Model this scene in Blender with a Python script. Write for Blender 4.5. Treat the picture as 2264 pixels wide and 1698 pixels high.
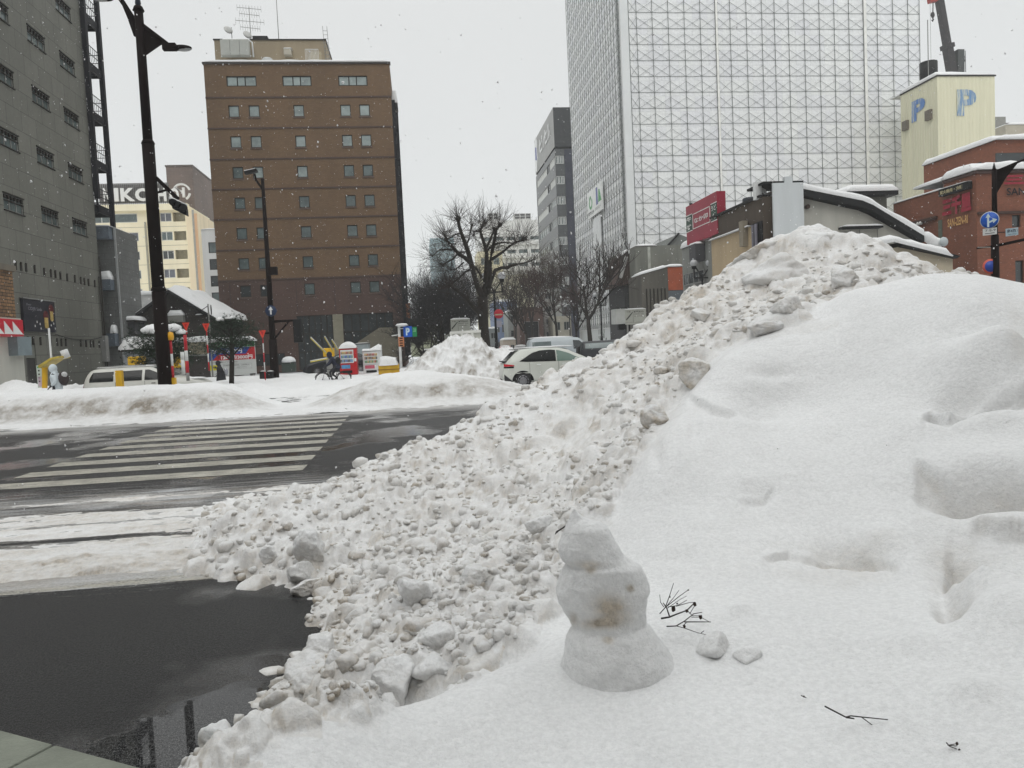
import bpy, math, random
import numpy as np
from mathutils import Vector, Matrix, noise as mn
random.seed(7); RS=np.random.RandomState(11)
for o in list(bpy.data.objects): bpy.data.objects.remove(o)
SC=bpy.context.scene; COL=SC.collection
# ---------------- camera, sky, sun, exposure ----------------
FPX,CX,CY=1650.,1132.,849.           # focal length and centre in photo pixels (2264x1698)
YAW,PITCH,ROLL=[math.radians(a) for a in (6.84,-3.1,-2.67)]
H=1.7
_c,_s,_cp,_sp=math.cos(YAW),math.sin(YAW),math.cos(PITCH),math.sin(PITCH)
W=Vector((_s*_cp,_c*_cp,_sp)); _r0=Vector((_c,-_s,0)); _u0=_r0.cross(W)
RR=math.cos(ROLL)*_r0+math.sin(ROLL)*_u0; UU=-math.sin(ROLL)*_r0+math.cos(ROLL)*_u0
cam=bpy.data.cameras.new('camera'); camo=bpy.data.objects.new('camera',cam); COL.objects.link(camo)
m=Matrix((( RR.x,UU.x,-W.x,0),(RR.y,UU.y,-W.y,0),(RR.z,UU.z,-W.z,H),(0,0,0,1)))
camo.matrix_world=m
cam.sensor_fit='HORIZONTAL'; cam.sensor_width=36; cam.lens=36*FPX/2264; cam.clip_start=.05; cam.clip_end=6000
SC.camera=camo
world=bpy.data.worlds.new('World'); SC.world=world; world.use_nodes=True
wn=world.node_tree; bg=wn.nodes['Background']
sky=wn.nodes.new('ShaderNodeTexSky'); sky.sky_type='NISHITA'; sky.sun_disc=False
sky.sun_elevation=math.radians(38); sky.sun_rotation=math.radians(200)
# a closed cloud deck lets only a little of the clear sky's colour through
cl=wn.nodes.new('ShaderNodeTexNoise'); cl.inputs['Scale'].default_value=1.6; cl.inputs['Detail'].default_value=3
cr=wn.nodes.new('ShaderNodeValToRGB'); cr.color_ramp.elements[0].color=(7.95,8.1,8.05,1); cr.color_ramp.elements[1].color=(8.5,8.6,8.5,1)
mx=wn.nodes.new('ShaderNodeMix'); mx.data_type='RGBA'; mx.inputs[0].default_value=.94
wn.links.new(cl.outputs[0],cr.inputs[0]); wn.links.new(sky.outputs[0],mx.inputs[6]); wn.links.new(cr.outputs[0],mx.inputs[7])
# an overcast sky is brighter overhead than at the horizon
tc=wn.nodes.new('ShaderNodeTexCoord'); sx=wn.nodes.new('ShaderNodeSeparateXYZ'); wn.links.new(tc.outputs['Generated'],sx.inputs[0])
gr=wn.nodes.new('ShaderNodeMapRange'); gr.interpolation_type='SMOOTHSTEP'; gr.inputs['From Min'].default_value=.38; gr.inputs['From Max'].default_value=1.; gr.inputs['To Min'].default_value=.96; gr.inputs['To Max'].default_value=1.9; wn.links.new(sx.outputs[2],gr.inputs[0])
mu=wn.nodes.new('ShaderNodeMix'); mu.data_type='RGBA'; mu.blend_type='MULTIPLY'; mu.inputs[0].default_value=1; wn.links.new(mx.outputs[2],mu.inputs[6]); wn.links.new(gr.outputs[0],mu.inputs[7])
wn.links.new(mu.outputs[2],bg.inputs[0]); bg.inputs[1].default_value=.10
sd=bpy.data.lights.new('sun','SUN'); sd.energy=.7; sd.angle=math.radians(35); sd.color=(1,.98,.95)
so=bpy.data.objects.new('sun',sd); COL.objects.link(so)
_el,_az=math.radians(52),math.radians(200)   # from behind-left, high
so.rotation_euler=Vector((math.sin(_az)*math.cos(_el),math.cos(_az)*math.cos(_el),math.sin(_el))).to_track_quat('Z','Y').to_euler()
SC.view_settings.view_transform='Standard'; SC.view_settings.look='None'; SC.view_settings.exposure=0; SC.view_settings.gamma=1
SC.cycles.max_bounces=8; SC.cycles.volume_bounces=4; SC.cycles.use_denoising=True
SC.cycles.sample_clamp_indirect=4
# ---------------- photo pixel -> place in the world ----------------
def ray(x,y):
    x=float(x);y=float(y); return W+(x-CX)/FPX*RR-(y-CY)/FPX*UU
def onZ(x,y,z=0): d=ray(x,y); t=(z-H)/d.z; return Vector((d.x*t,d.y*t,z))
def onY(x,y,Y): d=ray(x,y); t=Y/d.y; return Vector((d.x*t,Y,H+d.z*t))
def onX(x,y,X): d=ray(x,y); t=X/d.x; return Vector((X,d.y*t,H+d.z*t))
K=2264/2212
# ---------------- materials ----------------
MATS={}
def _nt(name):
    mt=bpy.data.materials.new(name); mt.use_nodes=True; nt=mt.node_tree
    return mt,nt,nt.nodes['Principled BSDF']
def N(nt,t,**kw):
    n=nt.nodes.new(t)
    for k,v in kw.items(): setattr(n,k,v)
    return n
def pos(nt): return N(nt,'ShaderNodeNewGeometry').outputs['Position']
def mixc(nt,f,a,b,bt='MIX'):
    m=N(nt,'ShaderNodeMix',data_type='RGBA',blend_type=bt)
    for i,v in ((0,f),(6,a),(7,b)):
        if hasattr(v,'links'): nt.links.new(v,m.inputs[i])
        else: m.inputs[i].default_value=v if i==0 else (*v,1)
    return m.outputs[2]
def noise(nt,vec,scale,detail=4,rough=.55):
    n=N(nt,'ShaderNodeTexNoise'); n.inputs['Scale'].default_value=scale; n.inputs['Detail'].default_value=detail; n.inputs['Roughness'].default_value=rough
    nt.links.new(vec,n.inputs['Vector']); return n.outputs[0]
def ramp(nt,v,stops):
    r=N(nt,'ShaderNodeValToRGB'); e=r.color_ramp.elements
    while len(e)<len(stops): e.new(.5)
    for i,(p,c) in enumerate(stops): e[i].position=p; e[i].color=(c,c,c,1) if not hasattr(c,'__len__') else (*c,1)
    nt.links.new(v,r.inputs[0]); return r.outputs[0]
def scalev(nt,vec,s,rot=None):
    mp=N(nt,'ShaderNodeMapping'); mp.inputs['Scale'].default_value=s
    if rot: mp.inputs['Rotation'].default_value=rot
    nt.links.new(vec,mp.inputs['Vector']); return mp.outputs[0]
def bump(nt,b,h,strength,dist):
    n=N(nt,'ShaderNodeBump'); n.inputs['Strength'].default_value=strength; n.inputs['Distance'].default_value=dist
    nt.links.new(h,n.inputs['Height']); 
    if b.inputs['Normal'].links: nt.links.new(b.inputs['Normal'].links[0].from_socket,n.inputs['Normal'])
    nt.links.new(n.outputs[0],b.inputs['Normal'])
def mat(name,c,rough=.7,var=.15,sc=2.,metal=0,bp=0,bsc=20,spec=.4,streak=False):
    if name in MATS: return MATS[name]
    mt,nt,b=_nt(name); p=pos(nt)
    v=scalev(nt,p,(1,1,.15)) if streak else p
    f=noise(nt,v,sc,5)
    f=ramp(nt,f,[(.3,0),(.7,1)])
    lo=tuple(x*(1-var) for x in c); hi=tuple(min(1,x*(1+var*.7)) for x in c)
    nt.links.new(mixc(nt,f,lo,hi),b.inputs['Base Color'])
    b.inputs['Roughness'].default_value=rough; b.inputs['Metallic'].default_value=metal; b.inputs['Specular IOR Level'].default_value=spec
    if bp: bump(nt,b,noise(nt,p,bsc,4),bp,.02)
    MATS[name]=mt; return mt
def brickmat(name,c1,c2,mortar,bw,bh,ms=.01,rough=.75,var=.2,off=.5,dirt=.25,bp=.4):
    if name in MATS: return MATS[name]
    mt,nt,b=_nt(name); p=pos(nt); s=N(nt,'ShaderNodeSeparateXYZ'); nt.links.new(p,s.inputs[0])
    a=N(nt,'ShaderNodeMath',operation='ADD'); nt.links.new(s.outputs[0],a.inputs[0]); nt.links.new(s.outputs[1],a.inputs[1])
    cb=N(nt,'ShaderNodeCombineXYZ'); nt.links.new(a.outputs[0],cb.inputs[0]); nt.links.new(s.outputs[2],cb.inputs[1])
    t=N(nt,'ShaderNodeTexBrick'); t.offset=off; nt.links.new(cb.outputs[0],t.inputs['Vector'])
    t.inputs['Color1'].default_value=(*c1,1); t.inputs['Color2'].default_value=(*c2,1); t.inputs['Mortar'].default_value=(*mortar,1)
    t.inputs['Scale'].default_value=1; t.inputs['Mortar Size'].default_value=ms; t.inputs['Brick Width'].default_value=bw; t.inputs['Row Height'].default_value=bh
    t.inputs['Mortar Smooth'].default_value=.1
    f=ramp(nt,noise(nt,scalev(nt,p,(1,1,.25)),.35,6),[(.35,1-dirt),(.65,1)])
    col=mixc(nt,1.,t.outputs[0],f,'MULTIPLY')
    f2=ramp(nt,noise(nt,p,5,4),[(.3,1-var),(.7,1)])
    nt.links.new(mixc(nt,1.,col,f2,'MULTIPLY'),b.inputs['Base Color'])
    b.inputs['Roughness'].default_value=rough
    inv=N(nt,'ShaderNodeMath',operation='SUBTRACT'); inv.inputs[0].default_value=1; nt.links.new(t.outputs['Fac'],inv.inputs[1])
    bump(nt,b,inv.outputs[0],bp,.01)
    MATS[name]=mt; return mt
def snowmat(name,grain=1.,big=1.,white=(.90,.905,.905),dirtc=(.55,.485,.40),topk=.55):
    if name in MATS: return MATS[name]
    mt,nt,b=_nt(name); p=pos(nt)
    at=N(nt,'ShaderNodeAttribute',attribute_name='dirt')
    n1=ramp(nt,noise(nt,p,6*big,6,.65),[(.35,.35),(.7,1.3)])
    f=N(nt,'ShaderNodeMath',operation='MULTIPLY',use_clamp=True); nt.links.new(at.outputs['Fac'],f.inputs[0]); nt.links.new(n1,f.inputs[1])
    g=ramp(nt,noise(nt,p,1.3*big,5),[(.3,.93),(.7,1.)])
    base=mixc(nt,1.,white,g,'MULTIPLY')
    sp=ramp(nt,noise(nt,p,70*big,3,.7),[(.30,.0),(.36,1)])   # grit specks, only where there is dirt
    spk=mixc(nt,sp,(.25,.21,.17),dirtc)
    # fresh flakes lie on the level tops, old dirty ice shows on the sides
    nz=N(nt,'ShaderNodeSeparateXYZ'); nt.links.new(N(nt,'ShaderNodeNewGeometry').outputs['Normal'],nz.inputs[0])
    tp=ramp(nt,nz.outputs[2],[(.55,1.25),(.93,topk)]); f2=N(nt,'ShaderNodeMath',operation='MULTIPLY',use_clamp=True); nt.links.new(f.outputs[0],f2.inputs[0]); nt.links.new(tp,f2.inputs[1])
    mg=ramp(nt,noise(nt,p,48*big,4,.8),[(.36,.86),(.62,1.)]); mg2=ramp(nt,noise(nt,p,26*big,5,.8),[(.38,.55),(.6,1.1)])
    base=mixc(nt,1.,base,mg,'MULTIPLY'); spk=mixc(nt,.8,spk,mg2,'MULTIPLY')
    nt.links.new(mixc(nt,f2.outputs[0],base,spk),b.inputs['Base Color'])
    b.inputs['Roughness'].default_value=.65; b.inputs['Specular IOR Level'].default_value=.25
    b.inputs['Subsurface Weight'].default_value=.0
    bump(nt,b,noise(nt,p,9*big,6,.65),.5*grain,.05/big)
    bump(nt,b,noise(nt,p,75*big,5,.8),.75*grain,.010/big)
    MATS[name]=mt; return mt
# ---------------- mesh building ----------------
OFF={}
def setp(o,label=None,cat=None,group=None,kind=None):
    if label: o['label']=label
    if cat: o['category']=cat
    if group: o['group']=group
    if kind: o['kind']=kind
    return o
def empty(name,loc,label,cat,group=None,rz=0,kind=None):
    o=bpy.data.objects.new(name,None); COL.objects.link(o); o.location=loc; o.rotation_euler=(0,0,rz); o.empty_display_size=.2
    OFF[o.name]=Vector(loc) if not rz else None
    return setp(o,label,cat,group,kind)
class MB:
    def __init__(s): s.v=[]; s.f=[]; s.m=[]; s.mi=0; s.sm=[]; s.smooth=False
    def add(s,vs,fs):
        o=len(s.v); s.v+= [tuple(v) for v in vs]; s.f+=[tuple(i+o for i in f) for f in fs]; s.m+=[s.mi]*len(fs); s.sm+=[s.smooth]*len(fs); return s
    def box(s,x0,x1,y0,y1,z0,z1):
        v=[(x,y,z) for z in (z0,z1) for y in (y0,y1) for x in (x0,x1)]
        return s.add(v,[(0,2,3,1),(4,5,7,6),(0,1,5,4),(2,6,7,3),(0,4,6,2),(1,3,7,5)])
    def obox(s,c,ax,ay,az):   # centre and three half-axes
        c=Vector(c);v=[]
        for k in (-1,1):
            for j in (-1,1):
                for i in (-1,1): v.append(c+i*ax+j*ay+k*az)
        return s.add(v,[(0,2,3,1),(4,5,7,6),(0,1,5,4),(2,6,7,3),(0,4,6,2),(1,3,7,5)])
    def bar(s,a,b,w,h=None,up=(0,0,1)):
        a,b=Vector(a),Vector(b); h=h or w; d=b-a; L=d.length
        if L<1e-6: return s
        d/=L; up=Vector(up)
        if abs(d.dot(up))>.97: up=Vector((1,0,0))
        x=d.cross(up).normalized(); y=x.cross(d)
        return s.obox((a+b)/2,d*L/2,x*w/2,y*h/2)
    def tube(s,pts,rad,n=8,cap=True):
        pts=[Vector(p) for p in pts]; rad=rad if hasattr(rad,'__len__') else [rad]*len(pts)
        vs=[];fs=[];up=Vector((.13,.2,.97))
        for i,p in enumerate(pts):
            d=(pts[min(i+1,len(pts)-1)]-pts[max(i-1,0)]).normalized()
            r=Vector((1,0,.1)) if abs(d.dot(up))>.98 else up
            x=d.cross(r).normalized(); y=x.cross(d)
            for k in range(n):
                a=2*math.pi*k/n; vs.append(p+(x*math.cos(a)+y*math.sin(a))*rad[i])
        for i in range(len(pts)-1):
            for k in range(n): fs.append((i*n+k,i*n+(k+1)%n,(i+1)*n+(k+1)%n,(i+1)*n+k))
        if cap: fs.append(tuple(range(n-1,-1,-1))); fs.append(tuple((len(pts)-1)*n+k for k in range(n)))
        sv=s.smooth; s.smooth=n>5; s.add(vs,fs); s.smooth=sv; return s
    def poly(s,pts,vec):      # polygon extruded along vec
        n=len(pts); vec=Vector(vec); a=[Vector(p) for p in pts]
        return s.add(a+[p+vec for p in a],[tuple(range(n)),tuple(range(2*n-1,n-1,-1))]+[(i,i+n,(i+1)%n+n,(i+1)%n) for i in range(n)])
    def lathe(s,c,prof,n=16,axis=(0,0,1)):
        c=Vector(c); ax=Vector(axis).normalized(); r=Vector((1,0,0)) if abs(ax.x)<.9 else Vector((0,1,0))
        x=ax.cross(r).normalized(); y=ax.cross(x); vs=[];fs=[]
        for (rr,z) in prof:
            for k in range(n):
                a=2*math.pi*k/n; vs.append(c+ax*z+(x*math.cos(a)+y*math.sin(a))*rr)
        for i in range(len(prof)-1):
            for k in range(n): fs.append((i*n+k,i*n+(k+1)%n,(i+1)*n+(k+1)%n,(i+1)*n+k))
        fs.append(tuple(range(n-1,-1,-1))); fs.append(tuple((len(prof)-1)*n+k for k in range(n)))
        sv=s.smooth; s.smooth=True; s.add(vs,fs); s.smooth=sv; return s
    def sphere(s,c,r,n=16,sc=(1,1,1)):
        m=n//2; prof=[(math.sin(math.pi*i/m),-math.cos(math.pi*i/m)) for i in range(m+1)]
        prof[0]=(.001,-1);prof[-1]=(.001,1); o=len(s.v)
        s.lathe((0,0,0),prof,n); c=Vector(c)
        for i in range(o,len(s.v)): v=s.v[i]; s.v[i]=(c.x+v[0]*r*sc[0],c.y+v[1]*r*sc[1],c.z+v[2]*r*sc[2])
        return s
    # ---- on a facade ----
    def fbox(s,F,u0,u1,z0,z1,d0,d1):
        a,b=F.pt(u0,z0,d0),F.pt(u1,z1,d1)
        return s.box(min(a.x,b.x),max(a.x,b.x),min(a.y,b.y),max(a.y,b.y),min(a.z,b.z),max(a.z,b.z))
    def fpoly(s,F,pts,d0,d1):
        return s.poly([F.pt(u,z,d0) for u,z in pts],F.n*(d1-d0))
    def wall(s,F,u0,u1,z0,z1,ops,rev=.15):
        us=sorted({u0,u1}|{a for o in ops for a in o[:2]}); zs=sorted({z0,z1}|{a for o in ops for a in o[2:4]})
        us=[u for u in us if u0<=u<=u1]; zs=[z for z in zs if z0<=z<=z1]
        for i in range(len(us)-1):
            j=0
            while j<len(zs)-1:
                def inop(j): 
                    uc,zc=(us[i]+us[i+1])/2,(zs[j]+zs[j+1])/2
                    return any(o[0]<uc<o[1] and o[2]<zc<o[3] for o in ops)
                if inop(j): j+=1; continue
                k=j
                while k+1<len(zs)-1 and not inop(k+1): k+=1
                s.add([F.pt(us[i],zs[j]),F.pt(us[i+1],zs[j]),F.pt(us[i+1],zs[k+1]),F.pt(us[i],zs[k+1])],[(0,1,2,3)]); j=k+1
        for a,b,c,d in [o[:4] for o in ops]:
            P=[F.pt(a,c),F.pt(b,c),F.pt(b,d),F.pt(a,d)]; Q=[F.pt(a,c,-rev),F.pt(b,c,-rev),F.pt(b,d,-rev),F.pt(a,d,-rev)]
            s.add(P+Q,[(i,(i+1)%4,(i+1)%4+4,i+4) for i in range(4)])
        return s
    def build(s,name,mats,parent=None,bevel=0,**kw):
        me=bpy.data.meshes.new(name); off=Vector((0,0,0))
        r=parent
        while r is not None and r.parent is not None: r=r.parent
        if r is not None and OFF.get(r.name) is not None: off=OFF[r.name]
        vs=[(v[0]-off.x,v[1]-off.y,v[2]-off.z) for v in s.v]
        me.from_pydata(vs,[],s.f)
        if not isinstance(mats,(list,tuple)): mats=[mats]
        for m in mats: me.materials.append(m)
        me.polygons.foreach_set('material_index',s.m); me.polygons.foreach_set('use_smooth',s.sm); me.update()
        o=bpy.data.objects.new(name,me); COL.objects.link(o); o.parent=parent
        if bevel:
            b=o.modifiers.new('b','BEVEL'); b.width=bevel; b.segments=2; b.limit_method='ANGLE'
        return setp(o,**kw)
class Face:
    def __init__(s,k,c): s.k=k; s.c=c; s.n={'S':Vector((0,-1,0)),'W':Vector((-1,0,0)),'E':Vector((1,0,0))}[k]
    def pt(s,u,z,d=0):
        if s.k=='S': return Vector((u,s.c-d,z))
        if s.k=='W': return Vector((s.c-d,-u,z))
        return Vector((s.c+d,u,z))
    def px(s,x,y):
        if s.k=='S': p=onY(x,y,s.c); return p.x,p.z
        p=onX(x,y,s.c); return (-p.y if s.k=='W' else p.y),p.z
    def rect(s,x0,y0,x1,y1):
        u0,z1=s.px(x0,y0); u1,z0=s.px(x1,y1); return min(u0,u1),max(u0,u1),min(z0,z1),max(z0,z1)
_tc={}
def text(s,F,u0,u1,z0,z1,mats,parent,d=.03,th=.02,name='lettering',slot=0,build=True,mb=None,bold=.0):
    if s not in _tc:
        cu=bpy.data.curves.new('t','FONT'); cu.body=s; cu.size=1; cu.offset=bold; cu.resolution_u=3
        o=bpy.data.objects.new('t',cu); COL.objects.link(o)
        dg=bpy.context.evaluated_depsgraph_get(); me=o.evaluated_get(dg).to_mesh()
        vs=[tuple(v.co) for v in me.vertices]; fs=[tuple(p.vertices) for p in me.polygons]
        o.evaluated_get(dg).to_mesh_clear(); bpy.data.objects.remove(o); bpy.data.curves.remove(cu); _tc[s]=(vs,fs)
    vs,fs=_tc[s]
    if not vs: return None
    xs=[v[0] for v in vs]; ys=[v[1] for v in vs]; a,b,c,e=min(xs),max(xs),min(ys),max(ys)
    mb=mb or MB()
    mb.add([F.pt(u0+(v[0]-a)/(b-a)*(u1-u0),z0+(v[1]-c)/max(e-c,1e-6)*(z1-z0),d+th) for v in vs],fs)
    if not build: return mb
    return mb.build(name,mats,parent)
def shell(mb,x0,x1,y0,y1,z0,z1,skip=''):
    q={'S':[(x0,y0,z0),(x1,y0,z0),(x1,y0,z1),(x0,y0,z1)],'N':[(x1,y1,z0),(x0,y1,z0),(x0,y1,z1),(x1,y1,z1)],
       'W':[(x0,y1,z0),(x0,y0,z0),(x0,y0,z1),(x0,y1,z1)],'E':[(x1,y0,z0),(x1,y1,z0),(x1,y1,z1),(x1,y0,z1)],
       'T':[(x0,y0,z1),(x1,y0,z1),(x1,y1,z1),(x0,y1,z1)]}
    for k,v in q.items():
        if k not in skip: mb.add(v,[(0,1,2,3)])
    return mb
def window(F,r,root,fm,pm,rev=.15,fw=.06,cols=1,rows=1,cs=None,sill=None,name='window'):
    u0,u1,z0,z1=r; f=MB(); d0,d1=-rev+.02,-rev+.08
    f.fbox(F,u0,u0+fw,z0,z1,d0,d1); f.fbox(F,u1-fw,u1,z0,z1,d0,d1); f.fbox(F,u0+fw,u1-fw,z0,z0+fw,d0,d1); f.fbox(F,u0+fw,u1-fw,z1-fw,z1,d0,d1)
    cs=cs or [i/cols for i in range(1,cols)]
    for c in cs: u=u0+(u1-u0)*c; f.fbox(F,u-fw/2,u+fw/2,z0+fw,z1-fw,d0,d1)
    for i in range(1,rows): z=z0+(z1-z0)*i/rows; f.fbox(F,u0+fw,u1-fw,z-fw/2,z+fw/2,d0+.003,d1-.003)
    o=f.build(name,fm,root)
    p=MB(); a=-rev+.035; p.add([F.pt(u0,z0,a),F.pt(u1,z0,a),F.pt(u1,z1,a),F.pt(u0,z1,a)],[(0,1,2,3)]); p.build('pane',pm,o)
    if sill:
        s=MB(); s.fbox(F,u0-.06,u1+.06,z0-.14,z0-.005,-.02,.07); s.build('sill',sill,o)
    return o
def copy_tree(o,loc=None,rz=None,label=None,parent=None,scale=None):
    c=o.copy(); COL.objects.link(c); c.parent=parent
    for ch in o.children: copy_tree(ch,parent=c)
    if loc is not None: c.location=loc
    if rz is not None: c.rotation_euler=(0,0,rz)
    if scale is not None: c.scale=(scale,)*3
    if label: c['label']=label
    return c
# ---------------- ground, road, snow ----------------
def pxy(X,Y,Z):
    w=X*W.x+Y*W.y+(Z-H)*W.z; w=np.maximum(w,.05)
    return (CX+FPX*(X*RR.x+Y*RR.y+(Z-H)*RR.z)/w)/K,(CY-FPX*(X*UU.x+Y*UU.y+(Z-H)*UU.z)/w)/K
def gridmesh(name,X,Y,Z,mats,dirt=None,keep=None,smooth=True,**kw):
    n,mm=X.shape; idx=np.arange(n*mm).reshape(n,mm)
    q=np.stack([idx[:-1,:-1],idx[:-1,1:],idx[1:,1:],idx[1:,:-1]],-1).reshape(-1,4)
    if keep is not None: q=q[keep[q].any(1)] if keep.ndim==1 else q[keep.reshape(-1)[q].any(1)]
    used=np.zeros(n*mm,bool); used[q.reshape(-1)]=True; mp=np.cumsum(used)-1; q=mp[q]
    co=np.stack([X,Y,Z],-1).reshape(-1,3)[used]
    me=bpy.data.meshes.new(name); me.vertices.add(len(co)); me.vertices.foreach_set('co',co.astype(np.float32).ravel())
    me.loops.add(q.size); me.loops.foreach_set('vertex_index',q.astype(np.int32).ravel())
    me.polygons.add(len(q)); me.polygons.foreach_set('loop_start',np.arange(0,q.size,4,dtype=np.int32)); 
    me.polygons.foreach_set('use_smooth',np.ones(len(q),bool) if smooth else np.zeros(len(q),bool))
    me.update(calc_edges=True)
    if dirt is not None:
        a=me.attributes.new('dirt','FLOAT','POINT'); a.data.foreach_set('value',dirt.reshape(-1)[used].astype(np.float32))
    me.materials.append(mats); me.validate()
    # faces look up
    o=bpy.data.objects.new(name,me); COL.objects.link(o)
    return setp(o,**kw)
def vnoise(x,y,seed=0,oct=4,gain=.5):
    """value noise, numpy"""
    out=np.zeros_like(x,dtype=float);amp=1.;tot=0
    for o in range(oct):
        xi=np.floor(x).astype(np.int64); yi=np.floor(y).astype(np.int64); fx=x-xi; fy=y-yi
        fx=fx*fx*(3-2*fx); fy=fy*fy*(3-2*fy)
        def h(a,b):
            n=(a*374761393+b*668265263+(seed+o*17)*1442695041)&0xffffffff; n=((n^(n>>13))*1274126177)&0xffffffff
            return ((n^(n>>16))&0xffff)/65535.
        v=(h(xi,yi)*(1-fx)+h(xi+1,yi)*fx)*(1-fy)+(h(xi,yi+1)*(1-fx)+h(xi+1,yi+1)*fx)*fy
        out+=amp*(v*2-1); tot+=amp; amp*=gain; x=x*2.03+5.1; y=y*2.03+3.7
    return out/tot
def sst(a,b,x): t=np.clip((x-a)/(b-a),0,1); return t*t*(3-2*t)
def inpoly(px,py,poly):
    r=np.zeros(px.shape,bool); n=len(poly)
    for i in range(n):
        x1,y1=poly[i];x2,y2=poly[(i+1)%n]
        if y1==y2: continue
        c=((y1>py)!=(y2>py))&(px<(x2-x1)*(py-y1)/(y2-y1)+x1); r^=c
    return r
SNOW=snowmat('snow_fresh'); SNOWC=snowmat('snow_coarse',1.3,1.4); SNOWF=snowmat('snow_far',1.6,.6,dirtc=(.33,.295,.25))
# unseen block added behind the viewpoint: it takes half the sky away from everything that faces it
sb=MB(); shell(sb,-60,70,-40,-13,0,25)
setp(sb.build('sky_blocker',brickmat('behind_tile',(.24,.22,.20),(.20,.18,.165),(.12,.11,.10),.6,.3)),'long tiled office block on the near side of the road, behind the viewpoint','building')
# ground far: packed snow everywhere beyond the carriageways
def slushmask(nt,p):
    s=N(nt,'ShaderNodeSeparateXYZ'); nt.links.new(p,s.inputs[0])
    wob=noise(nt,scalev(nt,p,(.12,.8,1)),1.,4)
    yy=N(nt,'ShaderNodeMath',operation='MULTIPLY_ADD'); nt.links.new(wob,yy.inputs[0]); yy.inputs[1].default_value=.7; nt.links.new(s.outputs[1],yy.inputs[2])
    mr=N(nt,'ShaderNodeMapRange'); mr.inputs['From Min'].default_value=5.35; mr.inputs['From Max'].default_value=33.35; nt.links.new(yy.outputs[0],mr.inputs[0])
    Yq=lambda y:(y-5.35+.35)/28
    cov=ramp(nt,mr.outputs[0],[(Yq(5.6),0),(Yq(6.3),.9),(Yq(7.3),.75),(Yq(7.6),.45),(Yq(8.2),.85),(Yq(9.0),.6),(Yq(9.6),.75),(Yq(10.3),.5),(Yq(11.),.3),(Yq(12.2),.24),(Yq(15.5),.16),(Yq(16.3),.36),(Yq(17.3),.16),(Yq(18.3),.5),(Yq(19.1),.3),(Yq(20.3),.65),(Yq(21.5),1),(Yq(25.2),1),(Yq(26.2),.25),(Yq(29.5),.3),(Yq(31.5),1)])
    st=noise(nt,scalev(nt,p,(.45,8,1)),1.6,9,.72)
    gr=noise(nt,p,30,4,.85)
    ad=N(nt,'ShaderNodeMath',operation='MULTIPLY_ADD'); nt.links.new(gr,ad.inputs[0]); ad.inputs[1].default_value=.55; nt.links.new(st,ad.inputs[2])
    f=N(nt,'ShaderNodeMath',operation='SUBTRACT'); nt.links.new(ad.outputs[0],f.inputs[0])
    th=N(nt,'ShaderNodeMath',operation='MULTIPLY_ADD'); nt.links.new(cov,th.inputs[0]); th.inputs[1].default_value=-.62; th.inputs[2].default_value=1.05
    nt.links.new(th.outputs[0],f.inputs[1])
    return ramp(nt,f.outputs[0],[(0,0),(.05,.55),(.14,1)])
def slushcol(nt,p):
    sl=mixc(nt,ramp(nt,noise(nt,scalev(nt,p,(.5,2.5,1)),2.2,6,.65),[(.3,0),(.7,1)]),(.60,.615,.63),(.36,.325,.285))
    return mixc(nt,1.,sl,ramp(nt,noise(nt,p,34,4,.85),[(.36,.6),(.62,1.)]),'MULTIPLY')
def roadmat():
    mt,nt,b=_nt('asphalt_road'); p=pos(nt); msk=slushmask(nt,p)
    asp=mixc(nt,ramp(nt,noise(nt,p,60,3,.9),[(.44,0),(.60,1)]),(.004,.004,.0045),(.055,.055,.056))
    asp=mixc(nt,ramp(nt,noise(nt,p,150,2,.9),[(.56,0),(.64,1)]),asp,(.19,.19,.185))
    asp=mixc(nt,ramp(nt,noise(nt,scalev(nt,p,(.3,1.6,1)),1.1,5),[(.35,0),(.8,.6)]),asp,(.030,.030,.031))
    nt.links.new(mixc(nt,msk,asp,slushcol(nt,p)),b.inputs['Base Color'])
    # wet film: mirror-smooth in the hollows, rougher on the stones
    hol=noise(nt,p,.55,4,.55)
    pud=ramp(nt,hol,[(.42,.06),(.50,.45)])
    pm=N(nt,'ShaderNodeVectorMath',operation='DISTANCE'); nt.links.new(scalev(nt,p,(1,1.3,1)),pm.inputs[0]); pm.inputs[1].default_value=(-.85,4.25,0)
    pz=N(nt,'ShaderNodeMath',operation='MULTIPLY_ADD'); nt.links.new(noise(nt,p,3.2,6,.65),pz.inputs[0]); pz.inputs[1].default_value=1.5; nt.links.new(pm.outputs['Value'],pz.inputs[2])
    pz2=N(nt,'ShaderNodeMath',operation='MULTIPLY'); nt.links.new(pz.outputs[0],pz2.inputs[0]); pz2.inputs[1].default_value=.62; wet=ramp(nt,pz2.outputs[0],[(.90,1.),(.96,0.)])
    pud=mixc(nt,wet,pud,(.02,.02,.02)); nt.links.new(mixc(nt,msk,pud,(.6,.6,.6)),b.inputs['Roughness'])
    b.inputs['Specular IOR Level'].default_value=.34
    bs=N(nt,'ShaderNodeBump'); bs.inputs['Distance'].default_value=.035
    nt.links.new(noise(nt,p,55,3,.85),bs.inputs['Height'])
    k=ramp(nt,hol,[(.43,.04),(.49,1.)]); k=mixc(nt,wet,k,(.0,.0,.0)); nt.links.new(k,bs.inputs['Strength']); nt.links.new(bs.outputs[0],b.inputs['Normal'])
    bump(nt,b,msk,.8,.03)
    return mt
ROADM=roadmat()
GROUNDM=mat('packed_snow_ground',(.74,.75,.76),.7,.12,.8,bp=.6,bsc=3,spec=.2)
g=MB(); g.add([(-900,-300,-.06),(900,-300,-.06),(900,1500,-.06),(-900,1500,-.06)],[(0,1,2,3)]); g.build('ground',GROUNDM,kind='structure')
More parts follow.
